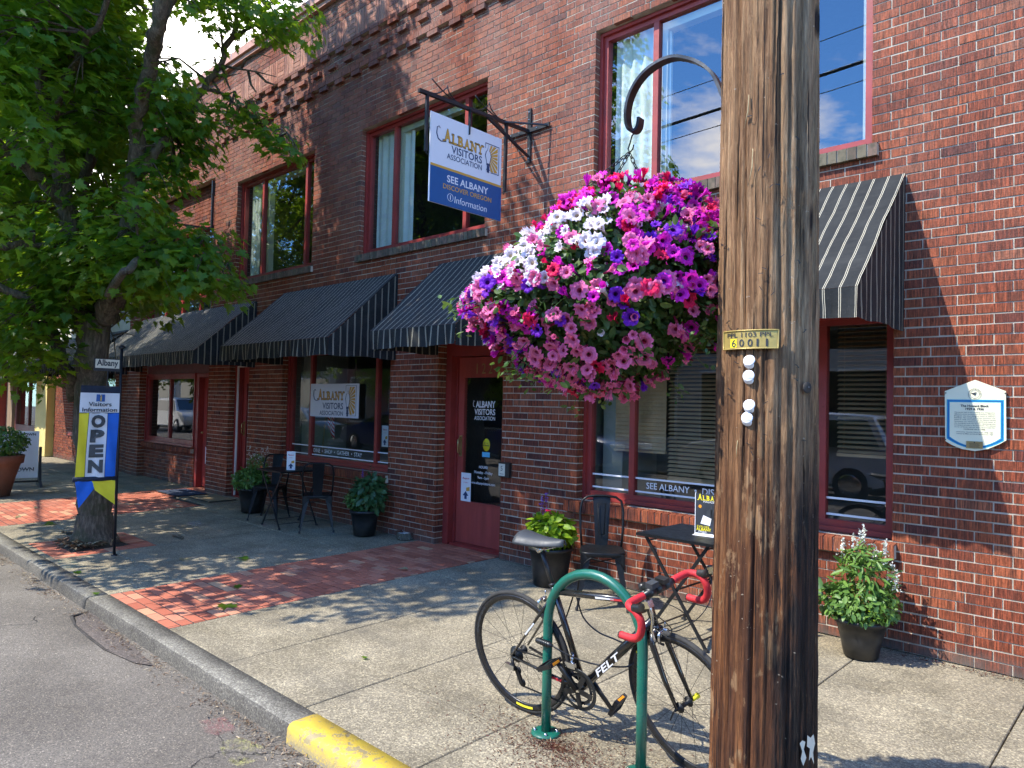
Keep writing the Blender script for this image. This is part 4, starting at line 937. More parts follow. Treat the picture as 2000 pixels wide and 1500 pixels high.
# ================================================================== NEIGHBOURS ON THE LEFT
nb = thing('cream_building', 'cream rendered neighbouring building with a yellow pilaster, behind the tree', 'building')
m = MB(); m.box(-21.45, BL-0.012, 0.02, 12, 2.55, 6.4); m.build('upper_wall', ['cream'], nb)
nop = [(-19.9, -17.0, 0.72, 2.5)]
brickwall('brick_face', -21.45, BL-.015, 0.0, 2.55, 0.05, nop, nb, ('brick',), seed=61, jamb=.1)
mortar('wall', -21.45, BL-.015, 0.0, 2.55, 0.061, 0.25, nop, nb, .004)
def simple_window(par, x0, x1, z0, z1, y, mull, fm, fw=.09, curt=None):
    m = MB(); m.box(x0, x0+fw, y, y+.08, z0, z1); m.box(x1-fw, x1, y, y+.08, z0, z1); m.box(x0+fw, x1-fw, y+.001, y+.08, z0, z0+fw); m.box(x0+fw, x1-fw, y+.001, y+.08, z1-fw, z1)
    for q in mull: m.box(q-.05, q+.05, y+.002, y+.08, z0+fw, z1-fw)
    w = m.build('window', [fm], par)
    g = MB(); g.add([(x0+fw, y+.04, z0+fw), (x1-fw, y+.04, z0+fw), (x1-fw, y+.04, z1-fw), (x0+fw, y+.04, z1-fw)], [(0,1,2,3)]); g.build('pane', ['glass'], w)
    r_ = MB(); a, b_, c, d, y0, y1 = x0+.01, x1-.01, z0+.01, z1-.01, y+.09, y+1.5
    r_.add([(a,y0,c),(b_,y0,c),(b_,y1,c),(a,y1,c),(a,y0,d),(b_,y0,d),(b_,y1,d),(a,y1,d)], [(0,1,2,3),(7,6,5,4),(1,5,6,2),(2,6,7,3),(0,3,7,4)]); r_.build('room_shell', ['interior'], w)
    if curt: 
        k_ = MB(); k_.box(x0+fw, x1-fw, y+.15, y+.16, curt[0], curt[1]); k_.build('curtain', [curt[2]], w)
    return w
simple_window(nb, -19.89, -17.01, .73, 2.49, .12, (-18.4,), 'redwood')
m = MB(); m.box(-20.0, -16.9, -.02, .1, .62, .715); m.build('sill', ['redwood'], nb)
m = MB(); m.box(-22.52, -21.5, -.12, .3, 0, 3.6); m.build('yellow_pilaster', ['yellow_wall'], nb)
mb2 = thing('brown_building', 'brown framed shopfront with tall windows at the far left', 'building')
MT['tealcurt'] = mat('tealcurt', (0.10, 0.42, 0.36), .9)
m = MB(); m.box(-32, -22.55, .05, 12, 3.0, 7.0); m.box(-32, -22.55, .05, .3, 0, .55); m.build('wall', ['brick_tan'], mb2)
m = MB(); m.box(-26.2, -25.5, -.02, .3, 0, 3.2); m.build('brick_pier', ['brick_tan'], mb2)
simple_window(mb2, -25.45, -22.56, .55, 2.98, .05, (-24.0,), 'brownframe', .16, (1.75, 2.7, 'tealcurt'))
m = MB(); m.box(-31, -26.25, -.3, .3, 0, 3.2); m.build('maroon_front', ['redpaint'], mb2)
# far end of the street
t = thing('pale_building', 'pale plain building far down the street beyond the tree', 'building')
m = MB(); m.box(-52, -33, -1.0, 10, -.4, 7.5); m.build('wall', ['opp_wall'], t)
for i in range(6):
    w = MB(); w.box(-52.0+3*i+1, -52.0+3*i+2.4, -1.04, -1.001, 4.2, 5.8); w.build('window', ['carglass'], t)
# ================================================================== ACROSS THE STREET (seen in the glass)
def block(name, label, x0, x1, y0, h, wallm, nwin):
    t = thing(name, label, 'building', ((x0+x1)/2, y0, 0)); hw = (x1-x0)/2
    m = MB(); m.box(-hw, hw, -10, 0, -.5, h); m.box(-hw-.1, hw+.1, -10, .12, h, h+.25); m.build('wall', [wallm], t)
    for i in range(nwin):
        a = -hw+2*hw*(i+.15)/nwin; b_ = -hw+2*hw*(i+.85)/nwin
        w = MB(); w.box(a, b_, .002, .05, .7, 2.7); w.box(a-.08, b_+.08, .002, .03, .62, 2.78, 1); w.build('window', ['carglass', 'whitepaint'], t)
        if h > 5.2:
            w = MB(); w.box(a+.3, b_-.3, .002, .05, 3.9, h-.7); w.build('window', ['carglass'], t)
    return t
block('pale_shop', 'low pale shop across the road, seen mirrored in the window glass', -14.5, -2, -14.3, 4.4, 'opp_wall', 4)
block('brick_shop', 'brick shop across the road, seen mirrored in the left windows', -30, -15, -14.3, 5.0, 'opp_brick', 5)
block('grey_shop', 'long low shop across the road, seen mirrored at the far left', -58, -31, -14.3, 4.6, 'opp_wall', 7)
block('corner_shop', 'corner shop opposite the plaque wall, across the road', -1.5, 12, -14.3, 4.2, 'opp_brick', 4)
def car(name, label, x, y, rz, paint, suv=False):
    t = thing(name, label, 'car', (x, y, ZR+.02), rz)
    L_, Wd = 4.6, 1.8
    if suv: prof = [(-2.3,.42),(-2.32,.75),(-2.28,1.05),(-2.05,1.15),(-1.95,1.35),(-1.75,1.68),(-0.4,1.74),(0.35,1.68),(1.15,1.12),(2.0,1.0),(2.3,.8),(2.32,.42)]
    else: prof = [(-2.3,.40),(-2.33,.70),(-2.25,.95),(-1.65,1.03),(-0.95,1.38),(-0.2,1.45),(0.45,1.38),(1.25,.98),(2.05,.86),(2.32,.66),(2.33,.40)]
    prof += [(1.85,.30),(1.85,.34),(1.05,.34),(1.05,.30),(-1.05,.30),(-1.05,.34),(-1.85,.34),(-1.85,.30)]
    n = len(prof); m = MB(); vs = []
    for s, ins in ((-1, 1), (-1, 0), (1, 0), (1, 1)):
        for px_, pz in prof:
            hw = Wd/2-(0.22*max(0, (pz-.95))/.5 if pz > .95 else 0)
            if ins: hw2 = hw-0.06; vs.append((px_*.985, s*hw*1.0, pz if pz < .5 else pz-.03))
            else: vs.append((px_, s*(hw-.07), pz))
    ring = lambda k: list(range(k*n, k*n+n))
    fs = [(a_+i, a_+(i+1) % n, b__+(i+1) % n, b__+i) for a_, b__ in ((0, n), (n, 2*n), (2*n, 3*n)) for i in range(n)]
    m.add(vs, fs, 0, True); m.add([vs[i] for i in ring(0)], [tuple(range(n-1, -1, -1))], 0); m.add([vs[i] for i in ring(3)], [tuple(range(n))], 0)
    m.build('body', [paint], t)
    zt = 1.62 if suv else 1.36; xb = -1.75 if suv else -1.0; xf = .45
    for s in (-1, 1):
        w = MB(); y_ = lambda z: s*(Wd/2-0.22*(z-.95)/.5+.006)
        w.add([(xb-.2 if suv else xb-.45, y_(1.05), 1.05), (xf+.55, y_(1.05), 1.05), (xf-.05, y_(zt-.05), zt-.05), (xb+.1, y_(zt-.05), zt-.05)], [(0,1,2,3)]); w.build('side_window', ['carglass'], t)
    for nm, xa, xc in (('windscreen', xf+.75, xf+.05), ('rear_window', xb-.33 if suv else xb-.62, xb-.02)):
        w = MB(); sgn = .03 if nm == 'windscreen' else -.03
        w.add([(xa+sgn, -.68, 1.08), (xa+sgn, .68, 1.08), (xc+sgn, .56, zt), (xc+sgn, -.56, zt)], [(0,1,2,3)]); w.build(nm, ['carglass'], t)
    for wx in (-1.42, 1.42):
        for s in (-1, 1):
            w = MB(); w.lathe([(.001, -.1), (.22, -.1), (.31, -.1), (.335, -.07), (.335, .07), (.31, .1), (.22, .1), (.001, .1)], (wx, s*.82, .335), 20, axis=(0, 1, 0)); wo = w.build('wheel', ['rubber'], t)
            w = MB(); w.lathe([(.001, .115), (.09, .118), (.2, .108), (.215, .10)], (wx, s*.82, .335), 16, axis=(0, s, 0)); w.build('rim', ['steel'], wo)
    for s in (-.62, .62):
        w = MB(); w.obox((2.24, s, .74), (.08, 0, 0), (0, .2, 0), (0, 0, .07)); w.build('headlight', ['white'], t)
        w = MB(); w.obox((-2.27, s, .86), (.05, 0, 0), (0, .18, 0), (0, 0, .07)); w.build('tail_light', ['flagred'], t)
    return t
CG = 'cars parked across the road and mirrored in the windows'
for a in (('white_suv', 'white sport utility vehicle mirrored in the window right of the pole', -6.2, -9.7, PI, 'carwhite', True),
          ('blue_car', 'dark blue car mirrored in the window with wooden blinds', -12.6, -9.7, 0, 'carblue', False),
          ('blue_car', 'blue car mirrored beside the white visitors sign in the glass', -19.8, -9.7, PI, 'carblue', False),
          ('dark_car', 'dark grey car mirrored low in the window behind the far table', -25.5, -9.7, 0, 'cardark', False),
          ('white_suv', 'white sport utility vehicle mirrored in the far left shop window', -38, -9.7, 0, 'carwhite', True)):
    car(*a)['group'] = CG
# ================================================================== STREET TREE
TB = np.array([-8.876, -2.712, -0.05])
tree = thing('street_tree', 'large leafy maple with mossy forked trunk beside the banner pole', 'tree', TB)
def loc(p): return np.asarray(p)-TB
trunk = MB()
def limb(mb, pts, r0, r1, n=12, wob=0.02, seed=0, sub=5):
    r = np.random.default_rng(seed); P_ = [np.asarray(p, float) for p in pts]; out = []; K = len(P_)
    for i in range(K-1):
        p0, p1, p2, p3 = P_[max(i-1, 0)], P_[i], P_[i+1], P_[min(i+2, K-1)]
        for s in range(sub):
            t = s/sub; out.append(0.5*((2*p1)+(-p0+p2)*t+(2*p0-5*p1+4*p2-p3)*t*t+(-p0+3*p1-3*p2+p3)*t**3))
    out.append(P_[-1]); M_ = len(out); out = [o+r.normal(size=3)*wob*(0.3 if i in (0,) else 1) for i, o in enumerate(out)]
    rad = [r0+(r1-r0)*(i/(M_-1))**0.8*(1) for i in range(M_)]; rad = [q*(1+r.normal()*.06) for q in rad]
    mb.tube([loc(o) for o in out], rad, n); return out, rad
def T_(px, py, Y):
    if Y > -2.58 and px > 300: Y += min(.85, (px-300)/230*.85)
    return onY(px, py, Y) if Y > -3.2 else dep(px, py, 7.75+(Y+3.2)*.75)
tp = [TB+(0, 0, -.02), TB+(0, 0, .12), TB+(0, 0, .35), T_(182, 900, -2.72), T_(178, 780, -2.74), T_(182, 680, -2.78), T_(180, 610, -2.80)]
_o, _r_ = limb(trunk, [tp[0], tp[2], tp[3], tp[4], tp[5], tp[6]], .175, .165, 20, .010, 1)
trunk.lathe([(.275, -.02), (.245, .05), (.200, .16), (.175, .34)], (0, 0, 0), 20)
trunk.build('trunk', ['bark'], tree)
LIMBS = [
 ([(165, 640, -2.8), (158, 540, -2.95), (140, 460, -3.05), (118, 340, -3.15), (92, 200, -3.2), (70, 90, -3.3), (50, -60, -3.3), (40, -300, -3.2)], .12, .05),
 ([(185, 640, -2.75), (178, 540, -2.7), (170, 440, -2.6), (168, 360, -2.6), (190, 220, -2.5), (180, 80, -2.5), (175, -120, -2.6), (170, -350, -2.6)], .10, .03),
 ([(200, 620, -2.75), (235, 560, -2.7), (252, 460, -2.7), (258, 370, -2.7), (266, 250, -2.75), (292, 130, -2.8), (312, 20, -2.9), (330, -200, -3.0), (335, -450, -3.1)], .125, .045),
 ([(264, 345, -2.7), (300, 300, -2.6), (345, 240, -2.5), (385, 185, -2.45), (430, 125, -2.4), (458, 60, -2.35), (482, 0, -2.35), (495, -90, -2.4)], .055, .02),
 ([(150, 780, -2.75), (128, 720, -2.95), (105, 660, -3.1), (70, 600, -3.3), (0, 560, -3.6), (-120, 500, -3.9)], .085, .03),
 ([(130, 400, -3.1), (75, 350, -3.4), (20, 300, -3.8), (-60, 240, -4.2), (-160, 150, -4.4)], .075, .03),
 ([(205, 590, -2.75), (240, 530, -3.1), (300, 500, -3.4), (380, 500, -3.5), (430, 520, -3.5)], .05, .012),
 ([(160, 480, -3.0), (60, 480, -3.6), (-20, 470, -4.2), (-100, 430, -4.8)], .05, .02),
 ([(185, 300, -2.5), (120, 200, -1.9), (60, 120, -1.5), (0, 60, -1.4)], .05, .02),
 ([(300, 90, -2.85), (340, 0, -3.6), (380, -100, -4.3), (400, -250, -4.8)], .05, .02),
 ([(100, 240, -3.2), (150, 120, -4.0), (200, 30, -4.6), (230, -80, -5.0)], .045, .02),
 ([(395, 170, -2.45), (440, 190, -2.4), (500, 235, -2.35), (550, 270, -2.3)], .022, .008),
]
limbpts = []
for i, (pl, r0, r1) in enumerate(LIMBS):
    mb = MB(); o, rd = limb(mb, [T_(*p) for p in pl], r0, r1, 10, .018, 10+i); limbpts += [p for p in o if p[2] > 2.0]
    # bare mossy twigs on each limb
    rr = random.Random(i)
    for q in range(2, len(o)-1, 4):
        d = np.array([rr.uniform(-1, 1), rr.uniform(-1, 1), rr.uniform(-.3, .8)]); l = rr.uniform(.15, .45)
        mb.tube([loc(o[q]), loc(o[q]+d*l*.5+(0, 0, -.02)), loc(o[q]+d*l)], [.012, .008, .003], 5)
    mb.build('branch', ['bark'], tree)
mb = MB()   # bare dead twigs reaching over the facade
base = T_(432, 128, -2.4)
for k_, pts in enumerate(([(432,128),(470,135),(500,140),(540,150)], [(470,135),(480,115),(505,105),(530,112)], [(485,140),(490,165),(500,180)], [(500,140),(520,160),(535,165)], [(432,128),(445,165),(450,175)], [(410,150),(430,180),(445,195)])):
    mb.tube([loc(T_(x, y, -2.4-.02*i)) for i, (x, y) in enumerate(pts)], [.016-.004*min(i, 3) for i in range(len(pts))], 6)
mb.build('dead_twig', ['bark'], tree); mb = MB()
for k_, pts in enumerate(([(208,628),(222,660),(226,700),(224,745)], [(222,655),(240,650),(262,655)], [(215,640),(235,625),(255,600)])):
    mb.tube([loc(T_(x, y, -2.6)) for x, y in pts], [.009, .007, .005, .004][:len(pts)], 5)
mb.build('dead_twig', ['bark'], tree)
limbpts = np.array(limbpts)
# sprays of leaves
def inside(poly, x, y):
    c = False; n = len(poly)
    for i in range(n):
        x1, y1 = poly[i]; x2, y2 = poly[(i+1) % n]
        if (y1 > y) != (y2 > y) and x < (x2-x1)*(y-y1)/(y2-y1)+x1: c = not c
    return c
_lp = []
for (pl, r0, r1) in LIMBS[:5]:
    for p_ in pl: _lp.append(proj(T_(*p_)))
_seg = []
for (pl, r0, r1) in LIMBS[:5]:
    for a_, b_ in zip(pl[:-1], pl[1:]): _seg.append((np.array(proj(T_(*a_))[:2]), np.array(proj(T_(*b_))[:2])))
def nearlimb(x, y):
    p = np.array([x, y]); best = 1e9
    for a_, b_ in _seg:
        ab = b_-a_; t = max(0, min(1, (p-a_)@ab/(ab@ab))); best = min(best, np.linalg.norm(p-a_-ab*t))
    return best
MAIN = [(-900, -2500), (560, -2500), (600, -300), (540, -60), (470, -10), (330, -20), (300, 40), (322, 120), (335, 260), (330, 360), (300, 430), (290, 560), (215, 590), (110, 600), (90, 690), (40, 700), (-900, 720)]
rs = random.Random(42); sprays = []
cc = np.array([-9.7, -3.0, 6.0])
tries = 0
while len(sprays) < 370 and tries < 40000:
    tries += 1
    d = rng.normal(size=3); d /= np.linalg.norm(d); rr_ = rs.random()**(1/2.2)
    p = cc+d*rr_*np.array([5.0, 3.0, 4.3])
    if p[2] < 2.2 or p[1] > -0.9: continue
    x, y, z = proj(p)
    if z < 2 or not inside(MAIN, x, y): continue
    if y > 0 and 345 < x < 600: continue
    sx_, sz_ = p[0]+.635*abs(p[1]), p[2]-1.48*abs(p[1])
    if p[0] > -6.4 and p[1] < -2.2: continue
    if sx_ > -7.1 and sz_ > 3.2: continue
    if sz_ > 3.9 and sx_ > -13 and rs.random() < .85: continue
    if 0 < y < 620 and x > 0 and z < 7.0 and rs.random() < .45: continue
    if z < 8.0 and y < 600 and nearlimb(x, y) < 38 and rs.random() < .72: continue
    if y < 430 and math.sin(x*.031+1.3)*math.sin(y*.037+x*.011) > .60: continue
    sprays.append((p, rs.uniform(.32, .62), rs.uniform(.8, 1.2)))
EXPL = [(180,470,-3.5,.45),(245,475,-3.6,.5),(310,480,-3.6,.5),(370,490,-3.5,.45),(425,535,-3.5,.38),(350,535,-3.5,.4),(280,540,-3.4,.4),(205,530,-3.4,.4),(145,555,-3.3,.4),(125,490,-3.4,.4),(415,468,-3.3,.35),(455,550,-3.5,.2),(350,455,-3.3,.4),
 (300,500,-3.9,.5),(220,500,-3.9,.45),(390,520,-3.8,.4),(130,610,-3.2,.3),(60,660,-3.3,.45),(20,640,-3.3,.5),(100,700,-3.2,.3),(60,730,-3.2,.22),(100,745,-3.15,.15),(10,720,-3.2,.3),(80,600,-3.3,.45),
 (345,200,-2.5,.38),(330,245,-2.5,.35),(360,250,-2.4,.3),(395,225,-2.5,.33),(310,180,-2.6,.35),(340,150,-2.6,.28),(375,270,-2.4,.3),(355,310,-2.4,.28),(320,300,-2.5,.35),(345,345,-2.4,.25),(300,340,-2.6,.35),(310,230,-2.6,.4),(400,300,-2.4,.22),
 (460,200,-2.35,.25),(490,215,-2.35,.28),(525,245,-2.3,.28),(555,275,-2.3,.28),(575,290,-2.3,.15),(545,300,-2.3,.16),(500,250,-2.35,.2),(440,225,-2.4,.2),
 (545,20,-2.4,.38),(585,40,-2.4,.3),(505,20,-2.4,.32),(540,70,-2.4,.22),(470,30,-2.4,.25),(440,10,-2.5,.3),(425,55,-2.5,.22),(600,15,-2.4,.2),(385,25,-2.7,.16),(415,130,-2.45,.16),(385,200,-2.45,.2)]
for x, y, Y, r_ in EXPL: sprays.append((T_(x, y, Y), r_, 1.15))
# high outer foliage above the frame (throws the dappled shade on the facade)
for _ in range(36):
    a = rs.uniform(0, 2*PI); q = rs.uniform(.2, 1)
    p = np.array([-10.0+.8*q*math.cos(a), -2.9+.9*q*math.sin(a), 9.4+rs.uniform(-1.2, 1.4)])
    x, y, z = proj(p)
    if y > -40: continue
    sprays.append((p, rs.uniform(.35, .6), 1.0))
P_, Nr, Dr, Sz, Tn = [], [], [], [], []
tw = MB()
for p, R_, dn in sprays:
    k = int(120*(R_/.45)**2*dn)
    out = p-TB-np.array([0, 0, 4.0]); out[2] *= .3; out /= np.linalg.norm(out)+1e-9
    tilt = np.array([out[0]*.35, out[1]*.35, 1.0]); tilt /= np.linalg.norm(tilt)
    e1 = np.cross(tilt, [0, 1, 0.01]); e1 /= np.linalg.norm(e1); e2 = np.cross(tilt, e1)
    a = rng.uniform(0, 2*PI, k); q = np.sqrt(rng.uniform(0, 1, k))*R_
    layer = rng.choice([-.16, -.04, .07, .15], k)*(R_/.45)
    off = np.outer(np.cos(a)*q, e1)+np.outer(np.sin(a)*q, e2)+np.outer(layer+rng.normal(size=k)*.03-(q/R_)**2*R_*.38, tilt)
    c = p+off; P_.append(c)
    rad = off/np.linalg.norm(off, axis=1, keepdims=True)
    nn = tilt+rad*.45+rng.normal(size=(k, 3))*.30; Nr.append(nn)
    Dr.append(rad+np.array([0, 0, -.35])+rng.normal(size=(k, 3))*.35); Sz.append(rng.uniform(.07, .135, k)*(1 if R_ > .25 else .9))
    Tn.append(np.clip(rng.normal(.45, .22, k)+rs.uniform(-.12, .18), 0, 1))
    j = np.argmin(((limbpts-p)**2).sum(1)); lp = limbpts[j]
    if np.linalg.norm(lp-p) < 2.6:
        mid = (lp+p)/2+np.array([0, 0, .12]); tw.tube([loc(lp), loc(mid), loc(p)], [.016, .011, .005], 5)
        for _k in range(3):
            e = p+off[rs.randrange(k)]*.8; tw.tube([loc(mid), loc((mid+e)/2+(0, 0, .03)), loc(e)], [.008, .006, .003], 4)
tw.build('twigs', ['bark'], tree)
crown = leaf_mesh('crown', np.concatenate(P_), np.concatenate(Nr), np.concatenate(Dr), np.concatenate(Sz), LEAF_MAPLE_H, 'maple', np.concatenate(Tn), tree, TB)
crown.location = (0, 0, 0)
print('crown leaves', sum(len(x) for x in P_))
# trees across the street (mirrored in the glass): share the same meshes, turned
OG = 'street trees across the road, mirrored in the windows'
for i, (x, y, rz, s, lab) in enumerate(((-14.8, -13.2, 2.6, .55, 'leafy tree across the road, mirrored in the window behind the hanging sign'), (-23.5, -13.2, 3.6, .8, 'leafy tree across the road, mirrored in the window nearest the street tree'), (-42, -12.3, 1.2, 1.0, 'leafy tree far down the other side, mirrored in the left shop window'))):
    c = copytree(tree); c.name = 'street_tree'; c.location = (x, y, -.1); c.rotation_euler = (0, 0, rz); c.scale = (s, s, s); c['label'] = lab; c['group'] = OG
# more trees down our side, closing the street at far left
for i, (x, y, rz, s, lab) in enumerate(((-19.5, -3.0, 2.6, .85, 'second leafy street tree, farther along behind the first crown'), (-31, -3.1, 5.0, .95, 'farthest leafy street tree on this pavement'))):
    c = copytree(tree); c.name = 'street_tree'; c.location = (x, y, -.1); c.rotation_euler = (0, 0, rz); c.scale = (s, s, s); c['label'] = lab
# ================================================================== UTILITY POLE
PC = np.array([-0.97, -3.22, gz(-3.22)-.02])
pole = thing('utility_pole', 'thick weathered wooden utility pole with tar stains beside the bicycle', 'pole', PC)
m = MB(); n = 220; vs = []; nzp = 340; r = np.random.default_rng(5)
zs = np.linspace(0, 11.5, nzp); 
grooves = [(r.uniform(0, 2*PI), r.uniform(.006, .016), r.uniform(.014, .035), r.uniform(0, 6), r.uniform(.5, 2.6)) for _ in range(130)]+[(-2.72, .022, .022, 1.0, 2.4), (-2.15, .014, .018, 1.6, 1.8), (-1.75, .012, .018, 3.0, 2.6)]
for z in zs:
    r0 = 0.158-0.0048*z if z < 4 else .1388-.004*(z-4)
    a = np.arange(n)*2*PI/n
    rr_ = r0*(1+.012*np.sin(3*a+z*.7)+.008*np.sin(7*a-z*1.3))+.0016*np.sin(40*a+z*3)+.0012*np.sin(71*a-z*5)+r.normal(size=n)*.0006
    for (ga_, gd, gw, gz0_, gl) in grooves:
        da = np.angle(np.exp(1j*(a-ga_-.05*math.sin(z*2+ga_)))); e = math.exp(-((z-gz0_)/(gl*.5))**4)
        rr_ = rr_-gd*e*np.exp(-(da/gw)**2)
    for q in range(n): vs.append((rr_[q]*math.cos(a[q]), rr_[q]*math.sin(a[q]), z))
m.add(vs, [(i*n+q, i*n+(q+1) % n, (i+1)*n+(q+1) % n, (i+1)*n+q) for i in range(nzp-1) for q in range(n)], 0, True)
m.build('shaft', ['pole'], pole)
def pole_pt(px, py, rad=.152):    # point on the pole skin seen at a pixel
    d = ray(px, py); o = CAM[:2]-PC[:2]; dd = d[:2]
    A = dd@dd; B = 2*o@dd; C_ = o@o-rad*rad; D_ = B*B-4*A*C_
    t = (-B-math.sqrt(max(D_, 0)))/(2*A); return CAM+d*t
# splinters and knots
rr = random.Random(2)
for px, py, l in ((1462, 185, .10), (1470, 290, .11), (1440, 860, .05)):
    p = pole_pt(px, py)-PC; nn = np.array([p[0], p[1], 0]); nn /= np.linalg.norm(nn)
    m = MB(); nn = nn*.5; m.tube([p-nn*.004, p+nn*.005+(0, 0, -l*.5), p+nn*.003+np.array([-.012*rr.random(), 0, -l])], [.0012, .0018, .0006], 5); m.build('splinter', ['drystraw'], pole)
nm_ = None
for k_ in range(34):
    p = pole_pt(rr.uniform(1412, 1572), rr.uniform(120, 900), .157)-PC; nn = np.array([p[0], p[1], 0]); nn /= np.linalg.norm(nn)
    if nm_ is None:
        m = MB(); m.bar((-.006, 0, 0), (.006, 0, 0), .0018, .0018); m.bar((-.006, 0, 0), (-.006, .005, 0), .0016, .0016); m.bar((.006, 0, 0), (.006, .005, 0), .0016, .0016); nm_ = m.build('staple', ['galv'], pole); so = nm_
    else: so = nm_.copy(); COL.objects.link(so); so.parent = pole
    so.location = p+nn*.001; so.rotation_euler = (0, rr.uniform(-1.2, 1.2), math.atan2(nn[1], nn[0])+PI/2)
# number tag
c0, c1 = pole_pt(1415, 660, .157), pole_pt(1520, 664, .157); zt, zb = pole_pt(1467, 644)[2], pole_pt(1467, 682)[2]
tagt = thing('number_tag', 'bent yellow metal number plate nailed to the wooden pole', 'tag', (c0+c1)/2)
TL = (c0+c1)/2; a0 = math.atan2(c0[1]-PC[1], c0[0]-PC[0]); a1 = math.atan2(c1[1]-PC[1], c1[0]-PC[0])
m = MB(); K = 14
def tagp(s, z, off=0.0):
    a = a0+(a1-a0)*s; rr_ = .1585+off; return np.array([PC[0]+rr_*math.cos(a), PC[1]+rr_*math.sin(a), z])-TL
for i in range(K):
    for (za, zb_, off) in ((zb, zt, 0),): 
        s0, s1 = i/K, (i+1)/K; m.add([tagp(s0, za), tagp(s1, za), tagp(s1, zb_), tagp(s0, zb_)], [(0,1,2,3)], 0, True)
rim = [tagp(s/20, zt-.002, .001) for s in range(21)]+[tagp(1-s/20, zb+.002, .001) for s in range(21)]; m.tube(rim+[rim[0]], .0022, 5, 0, False)
m.build('plate', ['tagyellow'], tagt)
m = MB(); h = zt-zb
def tagtext(body, s0, s1, z0, z1, bold=.0, mi=0):
    vs, fs, sz = glyphs(body, bold)
    m.add([tagp(s0+(s1-s0)*(p[0]/sz[0]+.5), z0+(z1-z0)*(p[1]/sz[1]+.5), .0015) for p in vs], fs, mi)
tagtext('PPL 1103 PPL', .10, .92, zb+h*.62, zb+h*.86, .01)
for i, ch in enumerate('60011'):
    s0 = .20+i*.15
    if ch == '6': m.add([tagp(.17, zb+h*.1, .0012), tagp(.30, zb+h*.1, .0012), tagp(.30, zb+h*.56, .0012), tagp(.17, zb+h*.56, .0012)], [(0,1,2,3)], 1)
    tagtext(ch, s0-.0, s0+(.085 if ch != '1' else .034), zb+h*.13, zb+h*.52, .01)
m.build('numerals', ['ink', 'yellow'], tagt)
WG = 'white plastic discs nailed to the pole'
labs = ['topmost white disc on the pole, under the yellow plate', 'second white disc down on the pole', 'third white disc down, below the gap in the row', 'lowest white disc on the pole']
for (px, py), lab in zip(((1463, 704), (1462, 734), (1463, 791), (1459, 816)), labs):
    p = pole_pt(px, py, .158); nn = np.array([(p[0]-PC[0])/.158, (p[1]-PC[1])/.158, .15+.25*rr.random()]); nn /= np.linalg.norm(nn); t = thing('pole_disc', lab, 'disc', p, group=WG)
    m = MB(); m.lathe([(.0005, .004), (.004, .005), (.006, .002), (.014, .0025), (.0175, .001), (.0175, -.001), (.0005, -.002)], (0, 0, 0), 20, axis=nn)
    n2 = np.array([nn[0], nn[1], -.5]); m.lathe([(.0005, .003), (.013, .002), (.015, 0), (.0005, -.002)], (0, 0, -.012), 18, axis=n2/np.linalg.norm(n2)); m.build('disc', ['white'], t)
p = pole_pt(1576, 757, .156); nn = np.array([p[0]-PC[0], p[1]-PC[1], 0]); nn /= np.linalg.norm(nn); t = thing('round_marker', 'grey round marker with a bolt on the right edge of the pole', 'marker', p)
m = MB(); m.lathe([(.0005, .005), (.015, .004), (.017, .002), (.017, 0), (.0005, 0)], (0, 0, 0), 20, axis=nn); m.ball(nn*.007, .003, 5, 1); m.build('disc', ['joint', 'ink'], t)
m = MB()
for q in (((1577, 1436), (1583, 1441), (1589, 1434), (1592, 1452), (1588, 1470), (1590, 1492), (1584, 1478), (1580, 1486), (1582, 1462), (1576, 1458)), ((1562, 1452), (1567, 1446), (1573, 1449), (1570, 1464), (1575, 1480), (1569, 1496), (1564, 1482), (1567, 1468))):
    m.add([pole_pt(*w, rad=.163)-PC for w in q], [tuple(range(len(q)))])
m.build('paper_scraps', ['cream'], pole)
# wires overhead
WL = 'black utility cables strung along the street from pole to pole, mirrored upstairs'
def cable(pts, r_, lab):
    m = MB(); m.tube(pts, r_, 6, 0); o = m.build('overhead_cable', ['wire']); tag(o, lab, 'cable', 'overhead cables along the street')
def sag(a, b_, s, n=24): a, b_ = np.array(a), np.array(b_); return [a+(b_-a)*i/n-np.array([0, 0, s*4*(i/n)*(1-i/n)]) for i in range(n+1)]
for z, rr_, yy, lab in ((10.95, .012, -12.0, 'highest thin cable, mirrored as a line in the blue window'), (10.1, .045, -12.0, 'thick bundled cable, mirrored across the blue window'), (9.65, .012, -12.0, 'lowest thin cable, mirrored below the bundled one')):
    cable(sag((-34, yy+.2, z-.2), (PC[0], yy, z), .5), rr_, lab); cable(sag((PC[0], yy, z), (30, yy, z), .5), rr_, lab+', other span')
# ================================================================== BRACKET ARM + HANGING BASKET
arm = thing('bracket_arm', 'curved dark steel arm curling out from the wooden pole', 'bracket', tuple(PC+(0, 0, 2.7)))
path = [(1425,215,2.33),(1414,190,2.34),(1404,165,2.355),(1392,144,2.37),(1372,127,2.40),(1348,117,2.43),(1320,113,2.46),(1293,121,2.49),(1266,139,2.52),(1246,162,2.55),(1232,190,2.57),(1226,218,2.58),(1227,243,2.59),(1233,256,2.59),(1242,257,2.60),(1249,247,2.60),(1251,231,2.60)]
pts = [dep(*p)-(PC+(0, 0, 2.7)) for p in path]
m = MB(); side = np.cross(pts[4]-pts[10], (0, 0, 1.0)); side /= np.linalg.norm(side)
pw = []
for i in range(len(pts)-1):
    for s in range(4): 
        p0, p1, p2, p3 = pts[max(i-1, 0)], pts[i], pts[i+1], pts[min(i+2, len(pts)-1)]; t_ = s/4
        pw.append(0.5*((2*p1)+(-p0+p2)*t_+(2*p0-5*p1+4*p2-p3)*t_*t_+(-p0+3*p1-3*p2+p3)*t_**3))
